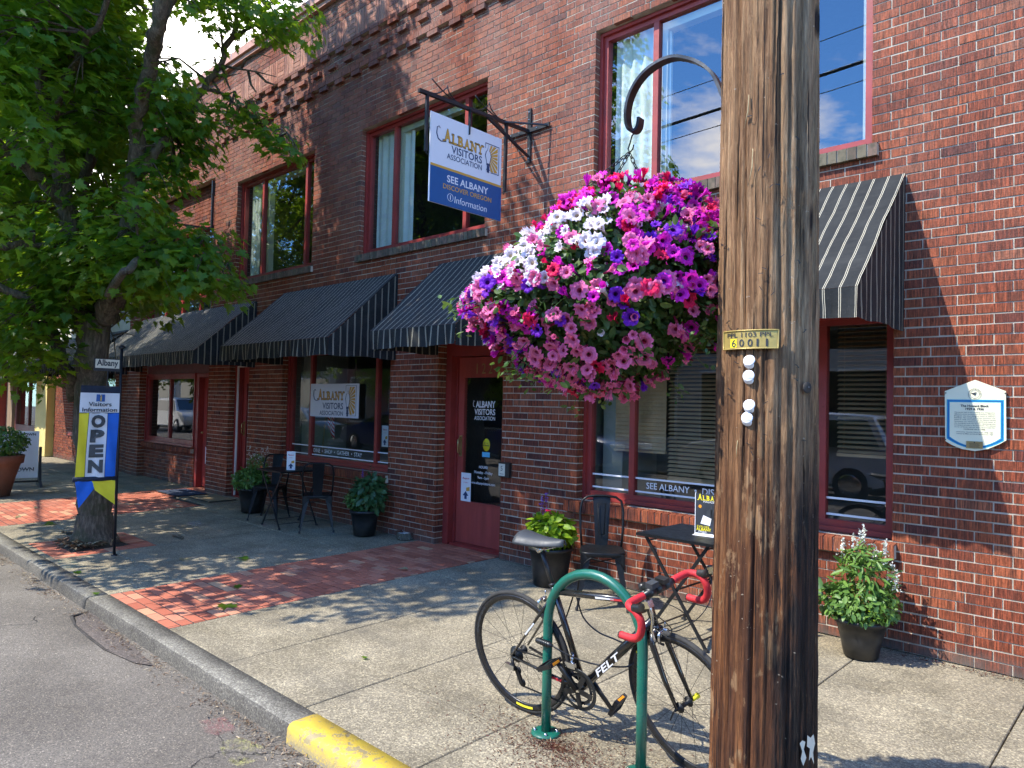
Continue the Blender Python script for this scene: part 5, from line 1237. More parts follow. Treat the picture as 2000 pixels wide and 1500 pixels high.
pw.append(pts[-1]); vs = []
for i, p in enumerate(pw):
    tg = pw[min(i+1, len(pw)-1)]-pw[max(i-1, 0)]; tg /= np.linalg.norm(tg); nn = np.cross(tg, side); nn /= np.linalg.norm(nn)
    for a_, b__ in ((-1,-1),(1,-1),(1,1),(-1,1)): vs.append(p+side*a_*.019+nn*b__*.005)
m.add(vs, [(4*i+q, 4*i+(q+1) % 4, 4*i+4+(q+1) % 4, 4*i+4+q) for i in range(len(pw)-1) for q in range(4)]+[(0,3,2,1), tuple(len(vs)-4+q for q in range(4))])
m.build('flat_bar', ['galv'], arm)
bc = dep(1180, 568, 2.62); hk = dep(1240, 258, 2.60)
bas = thing('hanging_basket', 'huge ball of pink, purple, red and white petunias hanging beside the pole', 'flower basket', bc)
HB = lambda p: np.asarray(p)-bc
m = MB(); q = HB(hk)
hook = [q+(0,0,0), q+(-.012,0,-.01), q+(-.02,0,-.035), q+(-.028,0,-.055), q+(-.02,0,-.07), q+(-.008,0,-.06), q+(-.004,0,-.045)]
m.tube(hook, .003, 6); m.build('hook', ['black_metal'], bas)
apex = q+np.array([-.022, 0, -.07])
def chain(a, b_, par):
    m = MB(); a, b_ = np.asarray(a), np.asarray(b_); d = b_-a; l = np.linalg.norm(d); d = d/l; k = int(l/.022); s = np.cross(d, (0, 1, .2)); s /= np.linalg.norm(s); w = np.cross(d, s)
    for i in range(k):
        c = a+d*(i+.5)*.022; e = s if i % 2 else w; ring = [c+d*.015*math.cos(t)+e*.0065*math.sin(t) for t in np.linspace(0, 2*PI, 11)]
        m.tube(ring, .0018, 5, 0, False)
    m.build('chain', ['black_metal'], par)
top = HB(dep(1172, 360, 2.62))[2]
for a in (.4, 2.5, 4.6): chain(apex, (.13*math.cos(a)+apex[0]*.3, .13*math.sin(a), top-.04), bas)
m = MB(); m.lathe([(.001, -.30), (.10, -.28), (.17, -.20), (.20, -.08), (.21, 0), (.19, .02), (.001, .02)], (0, 0, .02), 28); m.build('pot', ['soil'], bas)
# shape of the ball in view: radii in camera-right, depth, up
Rr, Rd, Ru = 0.485, .40, .345
e_r, e_f = np.array([R2[0], R2[1], 0]), np.array([_f[0], _f[1], 0]); e_r /= np.linalg.norm(e_r); e_f /= np.linalg.norm(e_f)
def ballp(d, s=1.0):
    # d unit in (right, fwd, up); lumpy, lower lobe drifts to the left-centre like the photo
    r_ = 1+.07*math.sin(3*math.atan2(d[1], d[0])+1)+.05*math.sin(5*d[2]+2)
    p = np.array([d[0]*Rr, d[1]*Rd, d[2]*Ru])*r_*s
    if d[2] > .2: p[0] *= 1-.10*(d[2]-.2); p[0] += .09*(d[2]-.2)
    p[2] += .16*p[0]*(1 if d[2] > 0 else .25)
    if d[2] < -.3: p[0] *= 1-.15*(-d[2]-.3)
    return e_r*p[0]+e_f*p[1]+np.array([0, 0, p[2]])
K = 15000; d = rng.normal(size=(K, 3)); d /= np.linalg.norm(d, axis=1, keepdims=True); s = rng.uniform(.50, .985, K)**.6
pp = np.array([ballp(d[i], s[i]) for i in range(K)]); up_ = np.array([e_r*x[0]+e_f*x[1]+np.array([0, 0, x[2]]) for x in d])
leaf_mesh('foliage', pp, up_+rng.normal(size=(K, 3))*.7+np.array([0, 0, .3]), up_+rng.normal(size=(K, 3))*.9, rng.uniform(.018, .045, K), LEAF_OVAL_H, 'petleaf', np.clip(rng.normal(.4, .28, K), 0, 1), bas)
m = MB(); dl = []
for i in range(60):
    dd = rng.normal(size=3); dd[2] = abs(dd[2])*rng.choice([-1, 1, -1]); dd /= np.linalg.norm(dd); a = ballp(dd, .8); b_ = ballp(dd, 1.12+.1*rng.random())+np.array([0, 0, -.03]); m.tube([a, (a+b_)/2+(0, 0, .01), b_], .0015, 4); dl.append(b_)
m.build('stems', ['petleaf'], bas)
dl = np.array(dl); K = 360; bsel = dl[rng.integers(0, 60, K)]+rng.normal(size=(K, 3))*.02
o_ = leaf_mesh('trailing_leaves', bsel, rnd(K)+np.array([0, 0, .8]), rnd(K), rng.uniform(.015, .035, K), LEAF_OVAL_H, 'petleaf', np.clip(rng.normal(.75, .2, K), 0, 1), bas); o_['kind'] = 'stuff'
def petunia(seed, sc=1.0, opn=1.0):
    """trumpet with five ruffled lobes, facing +Z"""
    r_ = random.Random(seed); n = 30; m = MB(); rings = [(.003, -.030, 0.0), (.0045, -.012, .0), (.0075, -.002, .12), (.0135, .003, .55), (.0215, .0050, .85), (.0280, .002, 1.0)]
    vs = []; ph = r_.uniform(0, 6)
    rings = [(a_ if i_ < 2 else a_*opn, b_+(0 if i_ < 3 else (1-opn)*.016*(i_-2)), t_) for i_, (a_, b_, t_) in enumerate(rings)]
    for k, (rad, z, t) in enumerate(rings):
        for i in range(n):
            a = 2*PI*i/n; lob = abs(math.cos(2.5*a)); rr_ = rad*(1+(-.20*(1-lob)**3 if k >= 4 else 0)*(1 if k == 5 else .3)+(.05*math.sin(9*a+ph) if k == 5 else 0))
            zz = z+(.0028*math.sin(10*a+ph)*(k-3) if k > 3 else 0)+.002*math.sin(2*a+ph)*(k > 2)-(.002*(1-lob) if k > 3 else 0)
            vs.append((rr_*math.cos(a)*sc, rr_*math.sin(a)*sc, zz*sc))
    for k in range(len(rings)-1):
        t = (rings[k][2]+rings[k+1][2])/2
        m.add(vs[k*n:(k+2)*n], [(i, (i+1) % n, n+(i+1) % n, n+i) for i in range(n)], 0, True, t)
    return m
PM = {c: [petunia(hash_, 1.0, op_) for hash_, op_ in ((i*7+1, 1.0), (i*7+2, .92), (i*7+3, .8), (i*7+4, .45))] for i, c in enumerate(PET)}
protos = {}
def petcol(d, sc):
    # colour drifts like the photo: white patch upper left, magenta upper right, pink bottom, purple band
    x, z = d[0], d[2]; w = {'pink': .34, 'magenta': .34, 'red': .09, 'purple': .15, 'white': .05}
    if z > .02 and z < .72 and x < -.12: w.update(white=1.5, pink=.2, red=.12, purple=.12, magenta=.15)
    if z > .70: w.update(magenta=.9, red=.55, white=.12, pink=.15, purple=.08)
    if z < -.02 and z > -.5: w.update(purple=.20, pink=.65, magenta=.28, red=.08)
    if z < -.45: w.update(pink=1.2, purple=.10, magenta=.12 if x < .2 else .5, red=.03, white=.02)
    if x < -.6 and z < .3: w.update(purple=.35, pink=.6)
    if x > .35 and z > -.3: w.update(magenta=.7, red=.20, purple=.18, pink=.4)
    ks = list(w); return rs.choices(ks, [w[k_] for k_ in ks])[0]
flowers = []; G_ = PI*(3-math.sqrt(5)); NF = 1750
for i in range(NF):
    z = 1-2*(i+.5)/NF; rr_ = math.sqrt(1-z*z); a = i*G_
    d = np.array([rr_*math.cos(a), rr_*math.sin(a), z])+rng.normal(size=3)*.075; d /= np.linalg.norm(d)
    # leafy gaps low on the right
    if d[2] < -.25 and d[0] > .1 and rs.random() < .70: continue
    if d[2] < -.2 and rs.random() < .25: continue
    if math.sin(9*d[0]+2)*math.sin(8*d[2]+1) > .5 and rs.random() < .5: continue
    p = ballp(d, rng.uniform(.97, 1.10)); nn = e_r*d[0]+e_f*d[1]+np.array([0, 0, d[2]])
    nn = nn*1.0+np.array([-.10, -.22, .12])+rng.normal(size=3)*.38; nn /= np.linalg.norm(nn)
    flowers.append((p, nn, petcol(d, 0), rng.uniform(.68, 1.18)))
for k_ in range(26):   # trailing pink tail under the ball
    p = HB(dep(rs.uniform(1130, 1240), rs.uniform(700, 775), 2.55+rs.uniform(-.1, .15))); nn = np.array([-.3, -.8, rs.uniform(-.5, .5)])+rng.normal(size=3)*.3; flowers.append((p, nn/np.linalg.norm(nn), 'pink', rs.uniform(.8, 1.1)))
ft = []
for k_ in range(300):
    p = HB(dep(rs.uniform(1140, 1235), rs.uniform(690, 770), 2.58+rs.uniform(-.1, .12))); ft.append(p)
ft = np.array(ft); o_ = leaf_mesh('trailing_leaves', ft, rnd(300)+np.array([0, 0, .8]), rnd(300), rng.uniform(.018, .036, 300), LEAF_OVAL_H, 'petleaf', np.clip(rng.normal(.7, .2, 300), 0, 1), bas); o_['kind'] = 'stuff'
flowers.sort(key=lambda f: (f[0]@_f))
# nearest hundred as single blooms, the rest as one part
pms = {}
def qrot(nn): 
    q_ = Vector((0, 0, 1)).rotation_difference(Vector(nn)); return q_@Matrix.Rotation(rs.uniform(0, 6.28), 3, 'Z').to_quaternion()
near = [f for f in flowers if f[1]@_f < .2][:100]; nid = {id(f) for f in near}
for f in near:
    key = (f[2], rs.choice((0, 0, 1, 1, 2, 3)))
    if key not in pms:
        ob = PM[key[0]][key[1]].build('petunia', [PET[key[0]]], bas); pms[key] = ob
    else:
        ob = pms[key].copy(); COL.objects.link(ob); ob.parent = bas
    ob.location = f[0]; ob.rotation_mode = 'QUATERNION'; ob.rotation_quaternion = qrot(f[1]); ob.scale = (f[3],)*3
m = MB(); cols = list(PET)
for f in flowers:
    if id(f) in nid: continue
    src = PM[f[2]][rs.choice((0, 0, 1, 1, 2, 3))]; R_ = np.array(qrot(f[1]).to_matrix())
    vv = (np.array(src.v)*f[3])@R_.T+f[0]; o = len(m.v); m.v += [tuple(x) for x in vv]; m.f += [tuple(i+o for i in fc) for fc in src.f]; m.mi += [cols.index(f[2])]*len(src.f); m.sm += src.sm; m.t += src.t
o_ = m.build('petunia_mass', [PET[c] for c in cols], bas); o_['kind'] = 'stuff'
# ================================================================== SIGNS
def serif_word(mb, c, R_, U_, w, h, mi, off, grow=0.0):
    R_, U_ = np.asarray(R_, float), np.asarray(U_, float); Nn = np.cross(R_, U_); c = np.asarray(c, float)
    word = 'ALBANY'; ws = [1.12, .80, .86, .95, .98, .95]; hs = [1.28, 1, 1, 1, 1, 1]; tot = sum(ws); x = -w/2
    for ch, q, hh in zip(word, ws, hs):
        lw = w*q/tot; gw = lw*.74; H_ = h*hh; zc = (H_-h)/2
        cc_ = c+R_*(x+lw/2)+U_*zc
        text(mb, ch, cc_, R_, U_, w=gw+2*grow, h=H_+2*grow, bold=.035+grow*4, mi=mi, off=off)
        sf = []; e = h*.055+grow; b_ = -H_/2; t_ = H_/2; l = -gw/2; r_ = gw/2
        if ch in 'A': sf = [(l, b_), (r_, b_)]
        if ch in 'LB': sf = [(l+.08*gw, b_), (l+.08*gw, t_)]
        if ch == 'N': sf = [(l+.05*gw, b_), (l, t_), (r_-.02*gw, t_)]
        if ch == 'Y': sf = [(0, b_), (l+.05*gw, t_), (r_-.05*gw, t_)]
        for (sx_, sy_) in sf:
            p = cc_+R_*sx_+U_*(sy_+(e if sy_ < 0 else -e)*.8)+Nn*off; s = gw*.26+grow
            mb.add([p-R_*s-U_*e, p+R_*s-U_*e, p+R_*s+U_*e, p-R_*s+U_*e], [(0,1,2,3)], mi)
        x += lw
def logo(mb, o, R_, U_, W, H, gold=1, navy=2, white=3, off=.003, lamp=True):
    """mark laid out on a panel W x H whose lower left corner is o; coordinates are fractions of the panel"""
    o, R_, U_ = map(lambda q: np.asarray(q, float), (o, R_, U_)); Nn = np.cross(R_, U_)
    Q = lambda u, v, k=1.0: o+R_*u*W+U_*v*H+Nn*off*k
    at_ = lambda u, v: o+R_*u*W+U_*v*H
    serif_word(mb, at_(.44, LV[0]), R_, U_, .56*W, LV[1]*H, navy, off, grow=.0045*W)
    serif_word(mb, at_(.44, LV[0]), R_, U_, .56*W, LV[1]*H, gold, off*1.5)
    text(mb, 'VISITORS', at_(.485, LV[2]), R_, U_, w=.43*W, h=LV[3]*H, bold=.015, mi=navy, off=off)
    text(mb, 'ASSOCIATION', at_(.455, LV[4]), R_, U_, w=.49*W, h=LV[5]*H, bold=.01, mi=navy, off=off)
    # curl before the A
    v0, hh = LV[0], LV[1]; pts = [(.115, v0+hh*.62), (.10, v0+hh*.78), (.075, v0+hh*.62), (.07, v0+hh*.05), (.09, v0-hh*.45), (.13, v0-hh*.62), (.19, v0-hh*.5)]
    mb.tube([Q(*p) for p in pts], [.004*W, .004*W, .005*W, .006*W, .006*W, .005*W, .004*W], 5, navy)
    # lamp and rays
    u0, u1, va, vb = .745, .955, LV[6], LV[7]
    t = .006
    def rect(a, b_, c, d, mi, k=1.0): mb.add([Q(a, c, k), Q(b_, c, k), Q(b_, d, k), Q(a, d, k)], [(0,1,2,3)], mi)
    ar = H/W
    rect(u0, u1, vb-t*1.6, vb, navy); rect(u1-t*1.3, u1, va, vb, navy); rect(u0+.09, u1, va, va+t*1.6, navy); rect(u0, u0+t, vb-(vb-va)*.2, vb, navy)
    L0 = (u0+.045, va+(vb-va)*.55); box = (u0+.06, u1-.022, va+(vb-va)*.04, vb-(vb-va)*.05)
    n = 9
    for i in range(n):
        a0 = -1.35+2.7*(i+.10)/n; a1 = -1.35+2.7*(i+.84)/n; poly = []
        for a_, rr_ in ((a0, 1), (a1, 1)):
            dx, dy = math.cos(a_), math.sin(a_)/ar
            ts = []
            ts.append((box[1]-L0[0])/dx); 
            if dy > 0: ts.append((box[3]-L0[1])/dy)
            if dy < 0: ts.append((box[2]-L0[1])/dy)
            tm = min(ts); t0 = max(.036, (box[0]-L0[0])/dx) if dx > 0 else .036
            t0 = min(t0, tm*.9); poly.append(((L0[0]+dx*t0, L0[1]+dy*t0), (L0[0]+dx*tm, L0[1]+dy*tm)))
        (p0, p1), (q0, q1) = poly
        mb.add([Q(*p0), Q(*p1), Q(*q1), Q(*q0)], [(0,1,2,3)], gold)
    S_ = (vb-va)
    shape = [(-.018, .28), (-.043, .56), (-.030, .70), (-.014, .74), (-.014, .78), (-.007, .82), (-.003, .90), (0, .95), (.003, .90), (.007, .82), (.014, .78), (.014, .74), (.030, .70), (.043, .56), (.018, .28)]
    cxu = u0+.045
    mb.add([Q(cxu+a_*1.14, va+S_*(b_*1.02-.01), 1.7) for a_, b_ in shape], [tuple(range(len(shape)-1, -1, -1))], navy)
    mb.add([Q(cxu+a_*.86, va+S_*(.012+b_*.975), 2.2) for a_, b_ in shape], [tuple(range(len(shape)-1, -1, -1))], white)
    for a_, b_, c_ in ((.026, .22, .30), (.020, .10, .215), (.026, .06, .10), (.018, -.02, .06)): rect(cxu-a_, cxu+a_, va+S_*b_, va+S_*c_, navy, 2.6)
SX = -4.93
sg = thing('hanging_sign', 'white and blue board hanging from a black iron bracket above the lettered door', 'sign', (SX, -.87, 3.4))
PY0, PY1, PZ0, PZ1 = -1.315, -.41, 3.395, 4.205; o_ = np.array([0, PY0+.87, PZ0-3.4]); W_, H_ = PY1-PY0, PZ1-PZ0
m = MB()
m.obox((0, 0, (PZ0+PZ1)/2-3.4), (.006, 0, 0), (0, W_/2, 0), (0, 0, H_/2), 0)
Rg, Ug = (0, 1, 0), (0, 0, 1); LV = (.775, .115, .655, .088, .565, .062, .54, .885)
for sgn, Rr_, oo in ((1, np.array([0, 1., 0]), o_+(.0065, 0, 0)), (-1, np.array([0, -1., 0]), o_+(-.0065, W_, 0))):
    Q = lambda u, v, k: oo+Rr_*u*W_+np.array([0, 0, 1.])*v*H_+np.cross(Rr_, Ug)*k
    m.add([Q(0, 0, .0005), Q(1, 0, .0005), Q(1, .405, .0005), Q(0, .405, .0005)], [(0,1,2,3)], 2)
    m.add([Q(0, .405, .0007), Q(1, .405, .0007), Q(1, .432, .0007), Q(0, .432, .0007)], [(0,1,2,3)], 1)
panel = m.build('sign_panel', ['signwhite', 'gold', 'signblue'], sg)
m = MB()
for Rr_, oo in ((np.array([0, 1., 0]), o_+(.0065, 0, 0)), (np.array([0, -1., 0]), o_+(-.0065, W_, 0))):
    logo(m, oo, Rr_, Ug, W_, H_, 0, 1, 2, off=.0012)
    at_ = lambda u, v: oo+Rr_*u*W_+np.array([0, 0, 1.])*v*H_
    text(m, 'SEE ALBANY', at_(.51, .31), Rr_, Ug, w=.58*W_, h=.082*H_, bold=.018, mi=2, off=.002)
    text(m, 'DISCOVER OREGON', at_(.51, .215), Rr_, Ug, w=.68*W_, h=.056*H_, bold=.01, mi=0, off=.002)
    text(m, 'Information', at_(.555, .095), Rr_, Ug, w=.46*W_, mi=2, off=.002, shear=.12)
    Nn = np.cross(Rr_, Ug); c = at_(.27, .105)+Nn*.002
    m.tube([c+Rr_*.034*math.cos(t)+np.array([0, 0, 1.])*.034*math.sin(t) for t in np.linspace(0, 2*PI, 25)], .0025, 5, 2, False)
    text(m, 'i', c, Rr_, Ug, h=.042, bold=.04, mi=2, off=.001)
m.build('lettering', ['gold', 'navy', 'signwhite'], panel)
m = MB(); z_ = lambda y: 4.345+(y+1.45)*.038-3.4; Y_ = lambda y: y+.87
m.bar((0, Y_(-1.46), z_(-1.46)), (0, Y_(-.01), z_(-.01)), .032, .032)
m.bar((0, Y_(-1.365), z_(-1.365)-.01), (0, Y_(-1.365), 3.83-3.4), .026, .026); m.bar((0, Y_(-.355), z_(-.355)-.01), (0, Y_(-.355), 3.70-3.4), .03, .026)
for y in (-.86,): m.bar((0.012, Y_(y), z_(y)), (0.012, Y_(y), 4.12-3.4), .006, .03)
m.bar((0.0, Y_(-.62), z_(-.6)-.012), (0, Y_(-.02), 4.14-3.4), .022, .022)
m.box(-.022, .022, Y_(-.018), Y_(-.002), 4.08-3.4, 4.64-3.4); m.box(-.28, .28, Y_(-.034), Y_(-.019), 4.385-3.4, 4.425-3.4)
m.bar((0, Y_(-.55), z_(-.55)), (-.26, Y_(-.03), 4.40-3.4), .018, .014); m.bar((0, Y_(-.40), z_(-.40)), (.26, Y_(-.03), 4.40-3.4), .018, .014)
for y0 in (-1.34, -.80):   # thin scrolls on top
    for a_, b_, s in ((0, .42, 1), (.0, .20, 1)):
        P0 = [(0, Y_(y0+.02+(b_)*t), z_(y0)+.02+.13*(math.sin(PI*t)*.0+ (1-t)**2 if b_ > .3 else t**2)) for t in np.linspace(0, 1, 8)]
        m.tube(P0, [.006]*6+[.004, .002], 5)
    m.tube([(0, Y_(y0+.20), z_(y0)+.15), (0, Y_(y0+.23), z_(y0)+.09), (0, Y_(y0+.31), z_(y0)+.04), (0, Y_(y0+.45), z_(y0)+.02)], .006, 5)
for (yy, zz) in ((-1.365, 3.83), (-.355, 3.70)):
    m.tube([(0, Y_(yy), zz-3.4+.0), (0, Y_(yy)+.012*(1 if yy < -1 else -1), zz-3.43), (0, Y_(yy)+.03*(1 if yy < -1 else -1), zz-3.41)], .004, 5)
for zz in (4.12, 4.22, 4.52, 4.60): m.ball((0, Y_(-.022), zz-3.4), .008, 4, 1)
for xx in (-.24, .24, -.12, .12): m.ball((xx, Y_(-.037), 4.405-3.4), .007, 4, 1)
m.build('bracket', ['iron', 'steel'], sg)
# empty blade-sign bracket at the bay
t = thing('empty_sign_bracket', 'empty black sign bracket on the bay pier behind the maple leaves', 'bracket', (-12.3, 0, 4.5))
m = MB(); m.box(-.02, .02, -.04, -.003, .0, .86); m.bar((0, -.04, .02), (0, -.82, -.02), .03, .03); m.build('bar', ['iron'], t)
# window sign
wsg = thing('window_sign', 'white rectangular visitors sign with gold lettering hanging inside the glass', 'sign', (-8.32, .10, 1.50))
c0, c1 = onY(608, 749, .10), onY(700, 812, .10); u0_, u1_ = c0[0], c1[0]; zt_, zb_ = onY(608, 749, .10)[2]-.0, onY(700, 815, .10)[2]
zt_ = (onY(608, 749, .10)[2]+onY(700, 750, .10)[2])/2; zb_ = (onY(608, 812, .10)[2]+onY(700, 818, .10)[2])/2
W2, H2 = u1_-u0_, zt_-zb_; o2 = np.array([u0_+8.32, -.004, zb_-1.50])
m = MB(); m.box(o2[0], o2[0]+W2, -.004, .004, o2[2], o2[2]+H2); LV = (.64, .25, .335, .19, .12, .13, .06, .95)
p_ = m.build('sign_panel', ['signwhite'], wsg); m = MB(); logo(m, o2, X_, Z_, W2, H2, 0, 1, 2, off=.0012); m.build('lettering', ['gold', 'navy', 'signwhite'], p_)
m = MB(); m.tube([(o2[0]+.1, 0, o2[2]+H2), (o2[0]+.1, 0, .72)], .002, 4); m.tube([(o2[0]+W2-.1, 0, o2[2]+H2), (o2[0]+W2-.1, 0, .72)], .002, 4); m.build('hanging_cord', ['wire'], wsg)
# flag inside window
fl = thing('small_flag', 'small striped flag with a blue canton inside the window behind the far table', 'flag', (-9.28, .45, 1.15))
m = MB(); m.tube([(-.1, 0, -.4), (.03, 0, .55)], .006, 6); m.build('stick', ['brass'], fl)
m = MB(); K = 13
for i in range(K):
    a0, a1 = i/K, (i+1)/K; f_ = lambda s, v: (.02+.22*s-.03*v*0, .02*math.sin(5*s+v), .45-.38*v-.16*s)
    vs = []; 
    for s in np.linspace(0, 1, 6): vs += [f_(s, a0), f_(s, a1)]
    m.add(vs, [(2*q, 2*q+1, 2*q+3, 2*q+2) for q in range(5)], i % 2)
vs = []
for s in np.linspace(0, .45, 4): p = (.02+.22*s, .02*math.sin(5*s)-.004, .45-.16*s); q = (.02+.22*s, .02*math.sin(5*s+.5)-.004, .45-.2-.16*s); vs += [p, q]
m.add(vs, [(2*q, 2*q+1, 2*q+3, 2*q+2) for q in range(3)], 2)
m.build('cloth', ['flagred', 'flagwhite', 'navy'], fl)
# plaque
pq = thing('history_plaque', 'cream shield shaped history plaque with blue border on the brick wall', 'plaque', (-1.02, -.02, 1.3))
f_ = lambda px, py: onY(px, py, -.015)-np.array([-1.02, -.015, 1.3])
out = [f_(1905, 742), f_(1846, 764), f_(1847, 861)]
bot = [f_(*p) for p in ((1860, 869), (1880, 877), (1905, 881), (1930, 877), (1952, 868), (1966, 860))]; out += bot+[f_(1965, 764)]
out = out[::-1]; out = [np.array([p[0], 0, p[2]]) for p in out][::-1]
m = MB(); m.poly([p+(0, -.006, 0) for p in out], (0, .016, 0), 0)
cen = sum(out)/len(out)
def ring_(f0, f1, mi, k, top):
    A_ = []; 
    X0, X1 = -.165, .165
xs_ = [p[0] for p in out]; xl, xr = min(xs_), max(xs_); zt_ = f_(1846, 780)[2]; zb_ = out[2][2]; zm = min(p[2] for p in out)
def border(ins, mi, k):
    a, b_ = xl+.012+ins, xr-.012-ins; t_ = zt_-ins; n = 10
    pts = [(a, t_), (b_, t_)]+[(b_+(a-b_)*i/n, zb_+.012+ins*.8-(zb_-zm)*(1-(2*i/n-1)**2)+.004) for i in range(n+1)]
    return [np.array([p[0], -.0068-k*.0004, p[1]]) for p in pts]
for ins, mi, k in ((0, 1, 0), (.006, 2, 1), (.013, 1, 2), (.018, 0, 3)): m.add(border(ins, mi, k), [tuple(range(12+1))[::-1]], mi)
m.build('plate', ['ivory', 'teal_line', 'deepblue'], pq)
m = MB(); yq = -.0085; cx = (xl+xr)/2
text(m, 'The Howard Block', (cx, yq, zt_-.040), X_, Z_, w=.155, bold=.03); text(m, '1929 & 1936', (cx, yq, zt_-.060), X_, Z_, w=.10, bold=.03)
for i, s in enumerate(('The north half of this building was designed by', 'Albany\'s most prominent architect, Charles', 'Burggraf, who also designed many of Albany\'s', 'buildings. The south half of the structure was', 'added in 1936. The editor of the Albany Herald', 'Newspaper, J.C. Howard, occupied both halves of', 'the building with his family, operating the', 'newspaper presses in the basement. The second', 'story of both halves was renovated for', 'residential use in 1988.', 'Owned by Carolyn Davis from 1978-1989', 'Owned by Mike and Karen Martin from 1989')):
    text(m, s, (cx, yq, zt_-.083-i*.0118-(.008 if i > 9 else 0)), X_, Z_, w=.225 if i < 9 else (.12 if i == 9 else .2), h=.0075, bold=.01)
c = np.array([cx, yq, zt_+.035]); 
for rr_ in (.036, .025): m.tube([c+(rr_*math.cos(t), 0, rr_*math.sin(t)) for t in np.linspace(0, 2*PI, 25)], .0007, 4)
for i, ch in enumerate('CITYOFALBANY'): a_ = PI*1.05-i*(PI*1.1/11); text(m, ch, c+(.0305*math.cos(a_), 0, .0305*math.sin(a_)), (math.sin(a_), 0, -math.cos(a_)), (math.cos(a_), 0, math.sin(a_)), h=.006, bold=.02)
for q in ((-.008, .004, .012), (.004, .008, .009), (.0, -.002, .010), (.002, -.010, .004)): m.ball((c[0]+q[0], yq, c[2]+q[1]), q[2], 4, 0, (1, .05, .35))
text(m, '1864', c+(0, 0, -.030), X_, Z_, h=.006)
m.build('lettering', ['ink'], pq)
m = MB(); m.box(cx-.045, cx+.045, -.0125, -.0085, zm+.018, zm+.062); m.build('brass_plate', ['brass'], pq)
m = MB()
for i in range(5): m.box(cx-.03+.004*(i % 2), cx+.03-.004*(i % 2), -.0129, -.0126, zm+.024+i*.006, zm+.026+i*.006)
m.ball((cx, -.0125, zm+.056), .004, 4, 0, (1, .1, 1)); m.build('engraving', ['ink'], pq)
m = MB()
for x in (xl+.006, xr-.006):
    for z in (zt_+.006 if False else out[1][2]-.012, zb_+.008): m.ball((x, -.008, z), .004, 5)
m.build('screw', ['iron'], pq)
# ================================================================== BANNER POLE
BP = np.array([-8.10, -2.752, gz(-2.752)]); bn = thing('banner_pole', 'black pole with a visitors information OPEN banner in yellow, white and blue', 'banner', BP)
m = MB(); m.tube([(0, 0, 0), (-.01, 0, 1.2), (-.005, 0, 2.14)], .014, 10); m.lathe([(.001, 0), (.03, .01), (.035, .025), (.02, .04), (.001, .045)], (-.005, 0, 2.13), 12); m.lathe([(.03, 0), (.03, .01), (.001, .012)], (0, 0, 0), 12)
m.build('pole', ['iron'], bn)
LB = lambda px, py: onX(px, py, BP[0])-BP
a, b_, c, d = LB(184, 701), LB(236, 701), LB(184, 718), LB(236, 720)
m = MB(); z1_, z0_ = a[2]-.0, c[2]; y0_, y1_ = a[1], -.012
m.box(-.008, .008, y0_, y1_, z0_-.03, z1_+.01, 0); m.box(.0082, .010, y0_+.01, y1_-.01, z0_+.0, z1_+.002, 1)
text(m, 'Albany', (.0102, (y0_+y1_)/2, (z0_+z1_)/2+.002), Rg, Ug, w=(y1_-y0_)*.82, h=(z1_-z0_)*.95, bold=.03, mi=2, off=.001)
m.bar((0, y0_+.01, 1.73), (0, -.01, 1.73), .016, .016); m.bar((0, y0_+.13, z0_-.03), (0, y0_+.13, 1.73), .01, .01)
m.build('name_plate', ['iron', 'cream', 'ink'], bn)
yb0, yb1 = LB(156, 800)[1], -.008; ztp, zbt = 1.745, .775
def cloth(u, v, k=0.0):   # u 0..1 left-right, v 0 top..1 bottom
    sway = .03*v; wv = .010*math.sin(u*7+v*3)*(.3+v)+.006*math.sin(u*17-v*9)
    y = yb0+(yb1-yb0)*u-sway*(1-.2*u)-.0; return np.array([.02*v+wv+.012+k, y, ztp+(zbt-ztp)*v])
def cl_patch(u0, u1, v0, v1, mi, mb, nu=6, nv=10, k=0.0):
    vs = [cloth(u0+(u1-u0)*i/nu, v0+(v1-v0)*j/nv, k) for i in range(nu+1) for j in range(nv+1)]
    mb.add(vs, [(i*(nv+1)+j, i*(nv+1)+j+1, (i+1)*(nv+1)+j+1, (i+1)*(nv+1)+j) for i in range(nu) for j in range(nv)], mi, True)
m = MB(); cl_patch(0, 1, 0, .075, 0, m); cl_patch(0, 1, .075, .285, 1, m); cl_patch(0, .235, .285, .955, 2, m); cl_patch(.235, .72, .285, .955, 1, m); cl_patch(.72, 1, .285, .955, 3, m)
for u in (.235, .72): cl_patch(u-.006, u+.006, .285, .955, 0, m, 1, 10, .0015)
cl_patch(0, 1, .281, .288, 0, m, 6, 1, .0015)
m.build('banner_cloth', ['darkcloth', 'flagwhite', 'flagyellow', 'flagblue'], bn)
m = MB(); wv, zt0 = yb1-yb0, .775
t0, t1, t2, t3 = cloth(0, .955), cloth(1, .955), cloth(0, 1.03), cloth(1, 1.03)
m.tube([t0+(0, -.02, -.012), t1+(0, .01, -.02)], .024, 10, 0, flat=(1, .7)); m.build('lower_rod', ['darkcloth'], bn)
m = MB(); A0 = cloth(0, .985)+(0.004, 0, 0); A1 = cloth(1, .985)+(0.004, 0, 0); Mx = A0+(A1-A0)*.40; bt = LB(149, 992); bt2 = LB(222, 985)
